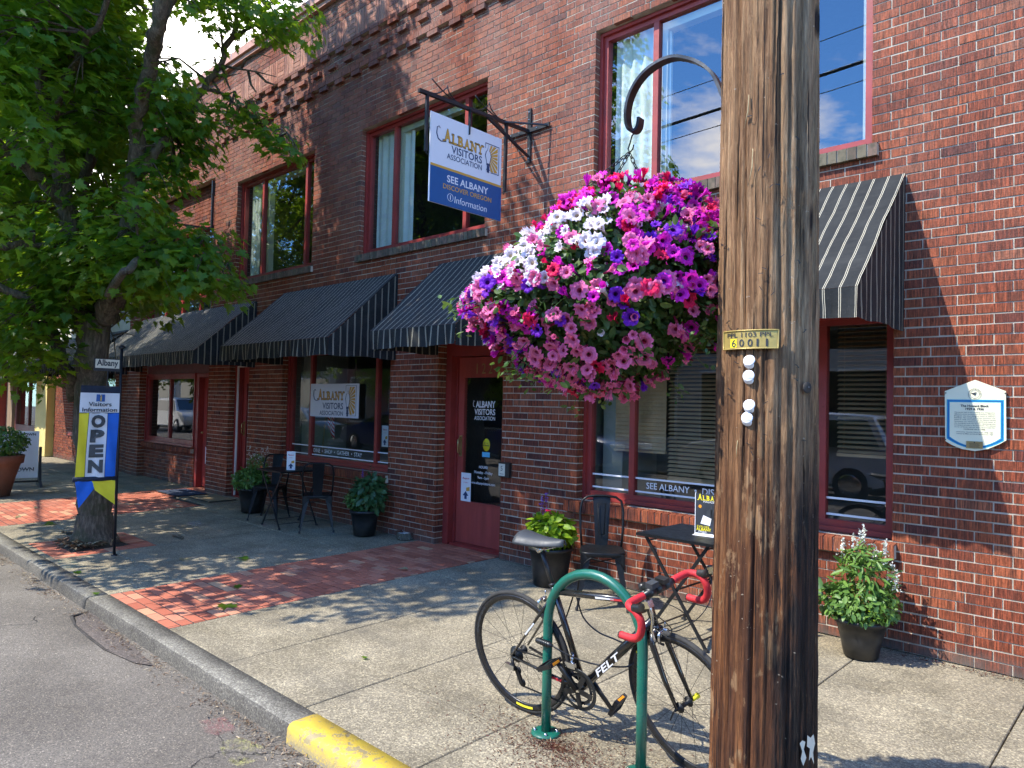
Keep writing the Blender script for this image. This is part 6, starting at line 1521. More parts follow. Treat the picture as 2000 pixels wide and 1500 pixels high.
def pen(a, b_, tip, mi):
    vs = []; n = 6
    for i in range(n+1):
        for j in range(n+1-i):
            s, t = i/n, j/n; p = a+(b_-a)*s+(tip-a)*t; vs.append(p+(.008*math.sin(9*s+7*t), 0, 0))
    idx = {}; q = 0
    for i in range(n+1):
        for j in range(n+1-i): idx[(i, j)] = q; q += 1
    fs = []
    for i in range(n):
        for j in range(n-i):
            fs.append((idx[(i, j)], idx[(i, j+1)], idx[(i+1, j)]))
            if j < n-i-1: fs.append((idx[(i+1, j)], idx[(i, j+1)], idx[(i+1, j+1)]))
    m.add(vs, fs, mi, True)
mid_low = A0+(A1-A0)*.5+(0, 0, -.10)
pen(A0, mid_low+(0, 0, .03), np.array([.03, bt[1]+.01, bt[2]]), 0); pen(A0, mid_low+(0, 0, .03), A0+(A1-A0)*.40, 0)
pen(A1, mid_low, np.array([.03, bt2[1], bt2[2]]), 1); pen(A1, mid_low, A0+(A1-A0)*.40, 1)
m.build('pennant_tails', ['flagblue', 'flagyellow'], bn)
m = MB()
def cl_text(body, u, v, w=None, h=None, bold=.02, mi=0, k_=.011):
    vs, fs, sz = glyphs(body, bold); wd = (yb1-yb0); ht = ztp-zbt; sx = w/sz[0] if w else h/ht*ht/sz[1]
    sx = (w*wd)/sz[0]; sy = (h*ht)/sz[1]
    m.add([cloth(u+p[0]*sx/wd, v-p[1]*sy/ht, k_) for p in vs], fs, mi)
cl_text('Visitors', .5, .192, .60, .044, .015, 1); cl_text('Information', .5, .250, .88, .042, .015, 1)
for ch, v in zip('OPEN', (.372, .525, .68, .84)): cl_text(ch, .48, v, .36, .135, .06, 0)
for ch, v in zip('OPEN', (.372, .525, .68, .84)):
    pass
vs = [cloth(.40+.22*a_, .09+.075*b_, .006) for a_, b_ in ((0,0),(0,1),(1,1),(1,0))]; m.add(vs, [(0,1,2,3)], 2)
cl_text('i', .51, .128, .045, .058, .03, 3)
m.build('lettering', ['flagink', 'ink', 'deepblue', 'tagyellow'], bn)
# ================================================================== MESSAGE BOARD + TERRACOTTA POT (far left)
mbd = thing('message_board', 'white changeable letter board on black feet, half behind the terracotta pot', 'sign', (-15, -2.2, gz(-2.2)), -.12)
m = MB(); m.box(-.035, .035, -.42, .38, .16, .98); 
for i in range(7): m.box(.0355, .041, -.42, .38, .19+i*.098, .196+i*.098, 0)
m.build('letter_panel', ['white'], mbd)
m = MB()
for t_, z, w in (('ALBANY DOWNTOWN', .925, .70), ('ASSOCIATION', .868, .42)): text(m, t_, (.0365, -.02, z), Rg, Ug, w=w, h=.042, bold=.03)
for t_, z, w in (('EAT', .60, .20), ('SHOP', .50, .30), ('PLAY', .405, .30), ('DOWNTOWN', .31, .66)): text(m, t_, (.0365, -.04+(0 if w < .5 else .03), z), Rg, Ug, w=w, h=.07, bold=.03)
m.build('lettering', ['ink'], mbd)
m = MB()
for y in (-.45, .41):
    m.box(-.03, .03, y-.02, y+.02, .10, .70)
    m.poly([(-.32, y-.02, 0), (.32, y-.02, 0), (.10, y-.02, .12), (.04, y-.02, .34), (-.04, y-.02, .34), (-.10, y-.02, .12)], (0, .04, 0))
m.box(-.02, .02, -.43, .39, .08, .11); m.build('stand', ['black_metal'], mbd)
def pot(name, label, c, r0, r1, h, material, rim=.03, ring=False):
    t = thing(name, label, 'planter', c); m = MB()
    pr = [(.001, 0), (r0, 0), (r0+(r1-r0)*.5, h*.5), (r1, h-rim), (r1+.012, h-rim), (r1+.014, h), (r1-.012, h), (r1-.02, h-.05), (.001, h-.05)]
    if ring: pr = [(.001, 0), (r0, 0), (r0+(r1-r0)*.55, h*.5), (r0+(r1-r0)*.56+.006, h*.52), (r0+(r1-r0)*.6+.006, h*.56), (r1-.01, h*.78), (r1+.03, h*.80), (r1+.045, h*.98), (r1+.03, h), (r1-.01, h), (r1-.02, h-.06), (.001, h-.06)]
    m.lathe(pr, (0, 0, 0), 36); m.build('pot', [material], t)
    m = MB(); m.lathe([(r1-.02, 0), (.001, .01)], (0, 0, h-.045), 20); m.build('soil', ['soil'], t); return t
def foliage(par, c, rad, n, size, material, shape=LEAF_OVAL_H, up=.5, name='leaves', tint=(.5, .25), shell=.4):
    d = rng.normal(size=(n, 3)); d /= np.linalg.norm(d, axis=1, keepdims=True); q = rng.uniform(shell, 1, n)**.5
    p = np.asarray(c)+d*q[:, None]*np.asarray(rad); 
    return leaf_mesh(name, p, d*.6+rnd(n)*.45+np.array([0, 0, up]), d+rnd(n)*.5, rng.uniform(size[0], size[1], n), shape, material, np.clip(rng.normal(tint[0], tint[1], n), 0, 1), par)
def stems(par, base, tops, r_=.003, material='plantleaf'):
    m = MB()
    for t_ in tops: b_ = np.asarray(base)+(rs.uniform(-.04, .04), rs.uniform(-.04, .04), 0); t_ = np.asarray(t_); m.tube([b_, (b_+t_)/2+(0, 0, .03), t_], [r_, r_*.8, r_*.5], 5)
    m.build('stems', [material], par)
def spikes(par, tops, h, w, material, n=26, name='flower_spike'):
    for t_ in tops:
        t_ = np.asarray(t_); k = n; s = rng.uniform(0, 1, k); p = t_+np.stack([rng.normal(size=k)*w*(1.1-s), rng.normal(size=k)*w*(1.1-s), s*h], 1)
        leaf_mesh(name, p, rnd(k)+np.array([0, 0, .4]), rnd(k)+np.array([0, 0, .6]), rng.uniform(.012, .022, k), LEAF_OVAL_H, material, rng.uniform(0, 1, k), par)
tp_ = pot('terracotta_planter', 'big terracotta pot with a small leafy bush, cut by the left edge', (-13.95, -2.66, gz(-2.66)), .22, .36, .66, 'terracotta', ring=True)
foliage(tp_, (0, 0, .86), (.46, .46, .26), 2600, (.03, .07), 'plantleaf', tint=(.4, .25))
stems(tp_, (0, 0, .6), [(.2*math.cos(a), .2*math.sin(a), .85) for a in range(6)])
# four black planters along the wall
pA = pot('black_planter', 'black pot of sprawling greens with white sprays beside the far chairs', (-9.74, -.42, 0), .15, .20, .34, 'plastic_black')
foliage(pA, (-.02, -.02, .45), (.27, .25, .17), 1500, (.03, .07), 'plantleaf', tint=(.6, .25)); foliage(pA, (.03, .05, .66), (.16, .14, .16), 500, (.03, .06), 'plantleaf', LEAF_NARROW_H, tint=(.7, .2))
tops = [(.12*math.cos(a)+.04, .12*math.sin(a)+.05, .74+.08*math.sin(3*a)) for a in np.linspace(0, 6, 9)]; stems(pA, (0, 0, .3), tops); spikes(pA, tops, .13, .03, 'whitebloom', 22)
pB = pot('black_planter', 'black pot of dark green leaves between the far chair and the metal bowl', (-7.25, -.26, 0), .125, .17, .30, 'plastic_black')
foliage(pB, (-.06, -.02, .42), (.20, .20, .13), 800, (.02, .045), 'plantleaf', tint=(.35, .2)); foliage(pB, (.05, .02, .50), (.21, .18, .22), 420, (.06, .12), 'darkleaf', tint=(.5, .25))
tops = [(-.07, 0, .66), (.10, .03, .72), (.16, .0, .70), (.03, .05, .74)]; stems(pB, (0, 0, .3), tops, material='darkleaf'); spikes(pB, tops[:1], .12, .012, 'purplebloom'); spikes(pB, tops[1:], .10, .008, 'darkleaf', 12)
pC = pot('black_planter', 'black pot of bright lime leaves behind the bicycle saddle', (-4.22, -.38, gz(-.38)), .15, .19, .34, 'plastic_black')
foliage(pC, (.02, -.02, .48), (.20, .19, .15), 420, (.06, .11), 'limeleaf', tint=(.5, .3)); foliage(pC, (-.12, 0, .50), (.10, .10, .14), 420, (.015, .03), 'plantleaf', tint=(.5, .2))
tops = [(-.14, .03, .60), (-.11, .05, .63)]; stems(pC, (0, 0, .3), tops); spikes(pC, tops, .17, .014, 'purplebloom', 40)
m = petunia(3, 1.0); ob = m.build('bloom', [PET['red']], pC); ob.location = (-.02, -.02, .66)
pD = pot('black_planter', 'black pot of tall leafy white flowered plant below the right window', (-1.60, -.30, 0), .105, .155, .25, 'plastic_black')
foliage(pD, (0, -.01, .35), (.25, .21, .14), 1000, (.02, .055), 'plantleaf', tint=(.65, .25)); foliage(pD, (.02, .02, .48), (.18, .16, .19), 300, (.05, .10), 'plantleaf', LEAF_NARROW_H, tint=(.7, .25)); foliage(pD, (-.20, -.02, .34), (.08, .08, .08), 26, (.08, .12), 'darkleaf', tint=(.9, .1)); foliage(pD, (.0, .02, .62), (.12, .12, .10), 200, (.04, .08), 'plantleaf', LEAF_NARROW_H, tint=(.8, .2))
tops = [(-.06, .02, .66), (-.02, .02, .69), (-.12, .0, .62), (.08, .02, .60), (.13, .03, .62), (.17, .05, .50), (.21, 0, .46), (.0, .05, .70)]
stems(pD, (0, 0, .25), tops); spikes(pD, tops, .13, .018, 'whitebloom', 44); spikes(pD, [(.0, .02, .76), (.14, .03, .68)], .10, .005, 'whitebloom', 26)
foliage(pD, (0, -.06, .30), (.2, .13, .05), 60, (.012, .02), 'limeleaf', name='yellow_blooms', tint=(1, .01))
# bowl
bw = thing('metal_bowl', 'shiny metal water bowl on the pavement by the brick pillar', 'bowl', tuple(ongr(792, 1052)))
m = MB(); m.lathe([(.001, 0), (.105, 0), (.115, .012), (.105, .075), (.118, .082), (.118, .088), (.098, .086), (.085, .02), (.001, .015)], (0, 0, 0), 32); m.build('bowl', ['steel'], bw)
m = MB(); m.lathe([(.092, 0), (.001, .0005)], (0, 0, .055), 24); m.build('water', ['steel'], bw)
# doormats
t = thing('doormat', 'blue grey doormat in front of the far left shop door', 'mat', (-12.35, -.35, .004)); m = MB(); m.box(-.42, .42, -.24, .24, 0, .012); m.build('mat', ['mat_blue'], t)
m = MB(); m.box(-.44, .44, -.255, .255, 0, .006); m.build('mat_border', ['rubber'], t)
t = thing('doormat', 'tan coir doormat on the pale concrete slab at the second door', 'mat', (-11.32, -.30, .008)); m = MB(); m.box(-.36, .36, -.20, .20, 0, .014); m.build('mat', ['mat_coir'], t)
m = MB(); m.box(-.38, .38, -.22, .22, 0, .008); m.build('mat_border', ['rubber'], t)
# ================================================================== FURNITURE
def chair(label, x, y, face):
    """metal cafe chair, local +Y is the way it faces"""
    t = thing('metal_chair', label, 'chair', (x, y, gz(y)), math.atan2(-face[0], face[1]), 'black metal cafe chairs on the pavement')
    m = MB(); sh = .45; n = 12
    # dished seat pan with rounded corners
    out = []
    for k in range(40):
        a = 2*PI*k/40; c_, s_ = math.cos(a), math.sin(a); e = .5
        wx = .175 if True else 0; X = math.copysign(abs(c_)**e, c_)*.178; Y = math.copysign(abs(s_)**e, s_)*.175; X *= 1+.06*(Y/.175); out.append((X, Y))
    vs = []; rings = [(1.0, -.035), (1.03, -.012), (1.0, .0), (.93, -.004), (.5, -.012), (.02, -.014)]
    for f_, dz in rings: vs += [(p[0]*f_, p[1]*f_, sh+dz) for p in out]
    m.add(vs, [(i*40+k, i*40+(k+1) % 40, (i+1)*40+(k+1) % 40, (i+1)*40+k) for i in range(len(rings)-1) for k in range(40)], 0, True)
    m.build('seat', ['gunmetal'], t)
    for sx in (-1, 1):
        for sy in (-1, 1):
            m = MB(); top = np.array([sx*.155, sy*.150, sh-.03]); foot = np.array([sx*.205, sy*.215, .0]); K = 8; vs = []
            for i in range(K+1):
                s = i/K; p = top+(foot-top)*s; w = .052*(1-s)**1.0+.011; b_ = .02*math.sin(PI*s)*0
                ax = np.array([-sx, 0, 0]); ay = np.array([0, -sy, 0])
                vs += [p, p+ax*w, p+ax*w*.9+ay*.006, p+ax*.006+ay*.006, p+ay*w*.9+ax*.006, p+ay*w]
            m.add(vs, [(i*6+k, i*6+(k+1) % 6, (i+1)*6+(k+1) % 6, (i+1)*6+k) for i in range(K) for k in range(6)], 0)
            m.lathe([(.012, 0), (.013, .02), (.008, .03)], tuple(foot+(-.005*sx, -.005*sy, 0)), 8, 1)
            m.build('leg', ['black_metal', 'rubber'], t)
    m = MB()   # arched aprons + cross braces
    for ax, s in ((0, -1), (0, 1), (1, -1), (1, 1)):
        ptsA = []
        for q in range(13):
            u = -1+2*q/12; z = sh-.035-(.11*u**4*1.0); w = .165+.01*u*u
            ptsA.append(((u*w, s*.163, z) if ax == 0 else (s*.168, u*w, z)))
        for q in range(12):
            a, b_ = ptsA[q], ptsA[q+1]; m.add([a, b_, (b_[0], b_[1], sh-.012), (a[0], a[1], sh-.012)], [(0, 1, 2, 3)])
        m.tube([(p[0]*1.02, p[1]*1.02, p[2]) for p in ptsA], .004, 5)
    m.build('apron', ['black_metal'], t)
    m = MB(); m.bar((-.15, -.15, sh-.10), (.15, .15, sh-.10), .02, .004); m.bar((.15, -.15, sh-.104), (-.15, .15, sh-.104), .02, .004); m.build('stretcher', ['black_metal'], t)
    m = MB(); bz = .85; by = -.165   # hoop back leaning away
    hp = [(-.165, by+.01, sh-.01), (-.178, by-.02, sh+.12), (-.182, by-.055, sh+.27), (-.165, by-.075, bz-.04), (-.12, by-.085, bz-.008), (-.05, by-.088, bz), (.05, by-.088, bz), (.12, by-.085, bz-.008), (.165, by-.075, bz-.04), (.182, by-.055, sh+.27), (.178, by-.02, sh+.12), (.165, by+.01, sh-.01)]
    m.tube(hp, .0105, 8); m.build('back_frame', ['gunmetal'], t)
    m = MB(); vs = []; K = 10
    for i in range(K+1):
        s = i/K; z = sh-.005+(bz-sh)*s; w = .052+.022*s; y = by+.0-.088*min(1, s*1.02)+.012*math.sin(PI*s)
        for u in (-1, -.9, -.3, 0, .3, .9, 1): vs.append((u*w, y-(.006 if abs(u) > .8 else 0), z))
    m.add(vs, [(i*7+k, i*7+k+1, (i+1)*7+k+1, (i+1)*7+k) for i in range(K) for k in range(6)], 0, True)
    zz0, zz1 = sh+.09, bz-.06; rim_ = [(-.022, .0), (.022, .0), (.034, 1), (-.034, 1)]
    rp = [(a_, by-.088*((z_*(zz1-zz0)+zz0-sh)/(bz-sh))+.016+.004, zz0+(zz1-zz0)*z_) for a_, z_ in rim_]; m.tube(rp+[rp[0]], .003, 5)
    m.build('back_splat', ['gunmetal'], t)
    return t
chair('black metal chair nearest the lime planter, behind the bicycle rack', -3.52, -.56, (.62, -.78))
chair('black metal chair in front of the white sprayed planter, left of the far table', -9.08, -.52, (.62, -.78))
chair('black metal chair right of the far table, turned to face it', -7.93, -.50, (-.87, .5))
def table(label, x, y, rz=0.0, w=.60, d=.62, grp=None):
    t = thing('folding_table', label, 'table', (x, y, gz(y)), rz, 'black folding bistro tables'); h = .72
    m = MB(); m.box(-w/2, w/2, -d/2, d/2, h-.018, h); m.box(-w/2+.004, w/2-.004, -d/2+.004, d/2-.004, h+.0005, h+.002); m.build('tabletop', ['gunmetal'], t)
    for sy in (-1, 1):
        for sx in (-1, 1):
            m = MB(); off = .012*sx; y_ = sy*(d/2-.05)+off
            m.bar((sx*(w/2-.06), y_, h-.02), (-sx*(w/2-.06), y_, .01), .022, .010, up=(0, 1, 0)); m.box(-sx*(w/2-.06)-.014, -sx*(w/2-.06)+.014, y_-.010, y_+.010, 0, .018, 1); m.build('leg', ['black_metal', 'rubber'], t)
    for sx in (-1, 1): 
        m = MB(); m.bar((sx*(w/2-.10), -(d/2-.05), .06+.0), (sx*(w/2-.10), (d/2-.05), .06), .014, .006); m.build('crossbar', ['black_metal'], t); m = MB(); m.bar((sx*(w/2-.075), -(d/2-.05), h-.05), (sx*(w/2-.075), (d/2-.05), h-.05), .014, .006); m.build('crossbar', ['black_metal'], t)
    m = MB(); m.bar((0, -(d/2-.05), h/2), (0, d/2-.05, h/2), .010, .010); m.build('crossbar', ['black_metal'], t)
    return t
table('black square folding table holding the magazine stand, beside the pole', -2.60, -.70)
table('black folding table with a white card, between the two far chairs', -8.47, -.56, 0.0)
# magazine in clear holder
zc = gz(-.7)+.722; c0 = onY(1356, 1024, -.72); 
mg = thing('magazine_stand', 'upright magazine with a dark cover in a clear holder on the near table', 'magazine', (onY(1382, 1026, -.72)[0]+.02, -.72, zc), .1)
m = MB(); m.box(-.11, .11, -.003, .003, .01, .29); m.build('magazine', ['ink'], mg)
m = MB(); m.box(-.112, .112, -.008, -.005, 0, .012, 0); m.box(-.112, -.108, -.006, .006, 0, .295, 0); m.box(.108, .112, -.006, .006, 0, .295, 0); m.box(-.112, .112, -.05, .05, -.001, .002, 0); m.build('holder', ['white'], mg)
m = MB(); serif_word(m, (0, -.0035, .262), X_, Z_, .19, .035, 0, .001); text(m, 'MAGAZINE', (0, -.0035, .236), X_, Z_, w=.10, mi=1); text(m, 'EXPLORE', (-.05, -.0035, .058), X_, Z_, w=.09, mi=0); text(m, 'ALBANY', (-.045, -.0035, .040), X_, Z_, w=.11, bold=.02, mi=0); text(m, 'Oregon', (-.055, -.0035, .022), X_, Z_, w=.06, mi=1)
for q in ((-.03, .11, .03, .17), (.0, .10, .02, .20), (.02, .09, .045, .185), (.035, .1, .055, .16)): m.add([(q[0], -.0040, q[1]), (q[2], -.0040, q[1]), (q[2]-.004, -.0040, q[3]), ((q[0]+q[2])/2, -.0040, q[3]+.02), (q[0]+.004, -.0040, q[3])], [(0,1,2,3,4)], 2)
m.add([(-.07, -.0042, .08), (.0, -.0042, .07), (.01, -.0042, .12), (-.05, -.0042, .14)], [(0,1,2,3)], 1); m.ball((-.075, -.0035, .20), .012, 6, 3, (1, .05, 1)); m.ball((.08, -.0035, .215), .014, 6, 3, (1, .05, 1)); m.build('cover_print', ['yellow', 'white', 'silverpaint', 'orange_reflector'], mg)
cd = card('table_card', (-8.30, -.66, gz(-.6)+.722+.12), .115, .235, R_=(.82, .57, 0), lab='white leaflet card standing on the far folding table', cat='card')
card('window_card', onY(752, 852, .16), .13, .27, lab='white card taped inside the glass beside the brick pillar', cat='card')
# ================================================================== BIKE RACK
RK = ongr(1066, 1432); rack = thing('bike_rack', 'green painted hoop bike rack with the bicycle leaning on it', 'bike rack', RK)
c4 = lambda x, y: (920+x/3, 1000+y/3)
YR = RK[1]; F = lambda x, y: onY(*c4(x, y), YR)-RK
m = MB(); xl_, xr_ = 0.0, F(1003, 1000)[0]; zt_ = F(690, 362)[2]-.0; rad_ = (xr_-xl_)/2; zc_ = zt_-rad_
pts = [(xl_, 0, 0), (xl_, 0, zc_*.5), (xl_, 0, zc_)]+[(xl_+rad_-rad_*math.cos(a), 0, zc_+rad_*math.sin(a)) for a in np.linspace(0, PI, 19)[1:-1]]+[(xr_, 0, zc_), (xr_, 0, zc_*.5), (xr_, 0, 0)]
m.tube(pts, .0245, 20); m.build('hoop', ['green_paint'], rack)
for x in (xl_, xr_):
    m = MB(); m.lathe([(.001, .014), (.055, .014), (.072, .010), (.078, 0), (.001, 0)], (x, 0, 0), 28); 
    for a in (.6, 2.2, 3.8, 5.4): m.lathe([(.001, .014), (.007, .014), (.007, 0)], (x+.055*math.cos(a), .055*math.sin(a), .01), 6, 1)
    m.build('base_flange', ['green_paint', 'steel'], rack)
print('rack', RK, xr_, zt_)
# ================================================================== BICYCLE  (local x forward, y left, z up)
A_ = np.array([-2.606, -2.479]); B_ = np.array([-1.647, -2.443]); WB = np.linalg.norm(B_-A_)
bike = thing('bicycle', 'black road bicycle with red bar tape leaning against the green rack', 'bicycle', (A_[0], A_[1], gz(A_[1])+.001))
lean = math.radians(9.6); bike.rotation_mode = 'XYZ'; bike.rotation_euler = (lean, 0, math.atan2(B_[1]-A_[1], B_[0]-A_[0]))
RH, FH, BBp = np.array([0, 0, .334]), np.array([WB, 0, .334]), np.array([.405, 0, .265])
WR = .334
def wheel(center, steer_parent, yellow_at):
    m = MB(); n = 72
    def torus(R_, r_, w, mi, seg=8):
        vs = []
        for i in range(n):
            a = 2*PI*i/n
            for k in range(seg):
                b_ = 2*PI*k/seg; rr_ = R_+r_*math.cos(b_); vs.append((rr_*math.cos(a), w*math.sin(b_), rr_*math.sin(a)))
        m.add(vs, [(i*seg+k, i*seg+(k+1) % seg, ((i+1) % n)*seg+(k+1) % seg, ((i+1) % n)*seg+k) for i in range(n) for k in range(seg)], mi, True)
    torus(WR-.0125, .0125, .0125, 0, 10)
    w = m.build('tyre', ['rubber'], steer_parent); w.location = center
    m = MB(); vs = []; prof = [(WR-.020, .010), (WR-.030, .0105), (WR-.048, .006), (WR-.052, 0), (WR-.048, -.006), (WR-.030, -.0105), (WR-.020, -.010)]
    for i in range(n):
        a = 2*PI*i/n
        for r_, y in prof: vs.append((r_*math.cos(a), y, r_*math.sin(a)))
    K = len(prof); m.add(vs, [(i*K+k, i*K+(k+1) % K, ((i+1) % n)*K+(k+1) % K, ((i+1) % n)*K+k) for i in range(n) for k in range(K)], 0, True)
    for side in (-1, 1):
        for a0_, a1_, mi in ((yellow_at, yellow_at+.38, 1), (2.4, 3.0, 2), (.5, 1.0, 2)):
            P0 = []; 
            for q in range(9):
                a = a0_+(a1_-a0_)*q/8; r_o, r_i = WR-.028, WR-.040
                if mi == 2 and q % 2: r_i = WR-.034
                P0 += [(r_o*math.cos(a), side*.0112, r_o*math.sin(a)), (r_i*math.cos(a), side*.0112*.85, r_i*math.sin(a))]
            m.add(P0, [(2*q, 2*q+2, 2*q+3, 2*q+1) for q in range(8)], mi)
    torus(WR-.024, .003, .0109, 3, 6)
    w = m.build('rim', ['rimblack', 'flagyellow', 'silverpaint', 'steel'], steer_parent); w.location = center
    m = MB(); ns = 20
    for i in range(ns):
        a = 2*PI*i/ns+.1; side = 1 if i % 2 else -1; h = a+(.9 if (i//2) % 2 else -.9)
        m.tube([(.020*math.cos(h), side*.030, .020*math.sin(h)), ((WR-.049)*math.cos(a), side*.003, (WR-.049)*math.sin(a))], .0011, 4, 0, False)
    w = m.build('spokes', ['black_metal'], steer_parent); w.location = center
    m = MB(); m.lathe([(.008, -.048), (.010, -.036), (.024, -.032), (.024, -.028), (.011, -.02), (.010, .02), (.024, .028), (.024, .032), (.010, .036), (.008, .048)], (0, 0, 0), 18, axis=(0, 1, 0)); w = m.build('hub', ['black_metal'], steer_parent); w.location = center
fr = MB()
ST = BBp+np.array([-math.cos(math.radians(73.5)), 0, math.sin(math.radians(73.5))])*.505
HT, HB_ = np.array([.800, 0, .800]), np.array([.838, 0, .675])
def tp(a, b_, r0, r1=None, flat=None, mi=0, mb=None, n=14): (mb or fr).tube([a, (np.asarray(a)+b_)/2, b_], [r0, ((r1 or r0)+r0)/2, r1 or r0], n, mi, flat=flat)
tp(BBp, ST, .0165); tp(ST-(0, 0, .03), HT-(0.004, 0, .028), .0165); tp(BBp+(.012, 0, .01), HB_+(-.004, 0, .02), .0235); tp(HB_, HT, .0185)
fr.lathe([(.001, -.036), (.021, -.036), (.021, .036), (.001, .036)], tuple(BBp), 16, axis=(0, 1, 0))
for s in (-1, 1):
    fr.tube([BBp+(-.02, s*.022, 0), BBp+(-.12, s*.045, .018), RH+(.01, s*.064, 0)], [.011, .010, .007], 8); fr.tube([ST+(0, s*.012, -.05), ST+(-.05, s*.045, -.13), RH+(0, s*.064, .012)], [.008, .0075, .006], 8)
fr.build('frame', ['bike_black'], bike)
# lettering + colour accents
m = MB(); d = HB_-BBp; d = d/np.linalg.norm(d); up = np.cross(np.array([0, -1., 0]), d); up = -up if up[2] < 0 else up
for side in (-1, 1):
    Rr_ = d if side < 0 else -d; c = BBp+d*.235+np.array([0, side*.0240, 0]); text(m, 'FELT', c, Rr_, up, w=.20, h=.032, bold=.02, mi=0, off=.001, shear=.2)
    e = ST-(0, 0, .03); f2 = HT-(.004, 0, .028); dd = (f2-e)/np.linalg.norm(f2-e); u2 = np.array([-dd[2], 0, dd[0]])
    for s0, s1, mi in ((.50, .70, 0), (.66, .92, 1)):
        a = e+(f2-e)*s0; b_ = e+(f2-e)*s1; y = side*.0172
        m.add([a+(0, y, 0)-u2*.006, b_+(0, y, 0)-u2*.002, b_+(0, y, 0)+u2*.004, a+(0, y, 0)+u2*.005], [(0,1,2,3)], mi)
    a = BBp+(-.10, side*.052, .015); b_ = BBp+(-.20, side*.060, .03); m.build('frame_decal', ['white', 'flagred'], bike); m = MB(); m.bar(a, b_, .006, .012, 1); m.build('frame_decal', ['white', 'flagred'], bike); m = MB()
    m.bar(ST+(-.10, side*.058, -.20), ST+(-.16, side*.062, -.27), .004, .008, 0); m.build('frame_decal', ['white', 'flagred'], bike); m = MB()

m = MB(); dS = (ST-BBp)/np.linalg.norm(ST-BBp); SP = ST+dS*.19; m.tube([ST-dS*.02, SP], .0135, 12); m.tube([ST+dS*.0, ST+dS*.012], .019, 12, 1); m.build('seat_post', ['plastic_black', 'bike_black'], bike)
m = MB(); sc_ = SP+(.01, 0, .045); vs = []; NS = 16; prof_ = []
for i in range(NS+1):
    s = i/NS; x = -.135+.275*s; w = .066*(1-s)**.9*(1 if s > .06 else .86)+.017 if s < 1 else .01; w = max(w, .014) if s < .98 else .008
    z = .012*(1-s)**2+.006*math.sin(PI*s)*-1+.004
    for k in range(9):
        a = -PI/2+PI*k/8; vs.append(sc_+(x, w*math.sin(a), z+.012*math.cos(a)-.028*abs(math.sin(a))**3*(1-s*.5)))
m.add(vs, [(i*9+k, i*9+k+1, (i+1)*9+k+1, (i+1)*9+k) for i in range(NS) for k in range(8)], 0, True)
m.tube([sc_+(-.10, -.02, -.015), SP+(-.03, -.022, .008), SP+(.04, -.022, .008), sc_+(.12, -.004, -.010)], .0035, 6, 1); m.tube([sc_+(-.10, .02, -.015), SP+(-.03, .022, .008), SP+(.04, .022, .008), sc_+(.12, .004, -.010)], .0035, 6, 1)
m.lathe([(.001, -.028), (.015, -.028), (.015, .028), (.001, .028)], tuple(SP), 12, 1, axis=(0, 1, 0))
sd = m.build('saddle', ['silverpaint', 'steel'], bike)
so = sd.modifiers.new('thick', 'SOLIDIFY'); so.thickness = .006
# front assembly turns about the steering axis
hd = HT-HB_; hd = hd/np.linalg.norm(hd); steer = bpy.data.objects.new('front_end', None); COL.objects.link(steer); steer.parent = bike; steer.location = HB_
steer.rotation_mode = 'QUATERNION'; from mathutils import Quaternion
steer.rotation_quaternion = Quaternion(Vector(hd), math.radians(-13))
S_ = lambda p: np.asarray(p, float)-HB_
CR = HB_-hd*.028; m = MB(); m.tube([S_(HB_), S_(CR)], .018, 12); m.lathe([(.001, -.03), (.016, -.03), (.016, .03), (.001, .03)], tuple(S_(CR)), 12, axis=(0, 1, 0))
for s in (-1, 1): m.tube([S_(CR+(0, s*.030, 0)), S_(CR+(.004, s*.044, -.05)), S_(CR+(FH-CR)*.62+(-.010, s*.050, 0)), S_(FH+(0, s*.050, .004))], [.014, .0145, .012, .008], 10)
m.build('fork', ['bike_black'], steer)
wheel(S_(FH), steer, 2.2)
m = MB(); m.tube([S_(FH+(0, -.062, 0)), S_(FH+(0, .062, 0))], .006, 8); m.lathe([(.001, -.02), (.011, -.02), (.013, .02), (.001, .02)], tuple(S_(FH+(0, .075, 0))), 10, 1, axis=(0, 1, 0)); m.bar(S_(FH+(0, -.07, 0)), S_(FH+(-.02, -.075, -.045)), .008, .006, 0); m.build('axle', ['black_metal', 'yellow'], steer)
SC_ = HT+hd*.045; BC = SC_+np.array([.095, 0, .018])
m = MB(); m.tube([S_(HT-hd*.01), S_(HT+hd*.03)], .020, 12); m.lathe([(.001, .06), (.018, .06), (.02, .02), (.001, .02)], tuple(S_(HT)), 12, axis=hd); m.tube([S_(SC_), S_(BC)], [.018, .016], 12); m.lathe([(.001, -.022), (.023, -.022), (.023, .022), (.001, .022)], tuple(S_(BC)), 14, axis=(0, 1, 0)); m.build('stem', ['plastic_black'], steer)
m = MB(); m.tube([S_(BC+(0, -.10, 0)), S_(BC+(0, .10, 0))], .0145, 12, 0)
m.lathe([(.001, -.02), (.022, -.02), (.022, .02), (.001, .02)], tuple(S_(BC+(0, .055, 0))), 12, 1, axis=(0, 1, 0)); m.lathe([(.001, -.02), (.021, -.02), (.021, .02), (.001, .02)], tuple(S_(BC+(0, -.05, 0))), 12, 0, axis=(0, 1, 0))
m.obox(S_(BC+(.01, .02, .035)), (.028, 0, 0), (0, .018, 0), (0, 0, .010), 0); m.obox(S_(BC+(.0, -.035, .03)), (.02, 0, 0), (0, .022, 0), (0, 0, .012), 1)
m.build('handlebar', ['plastic_black', 'silverpaint'], steer)
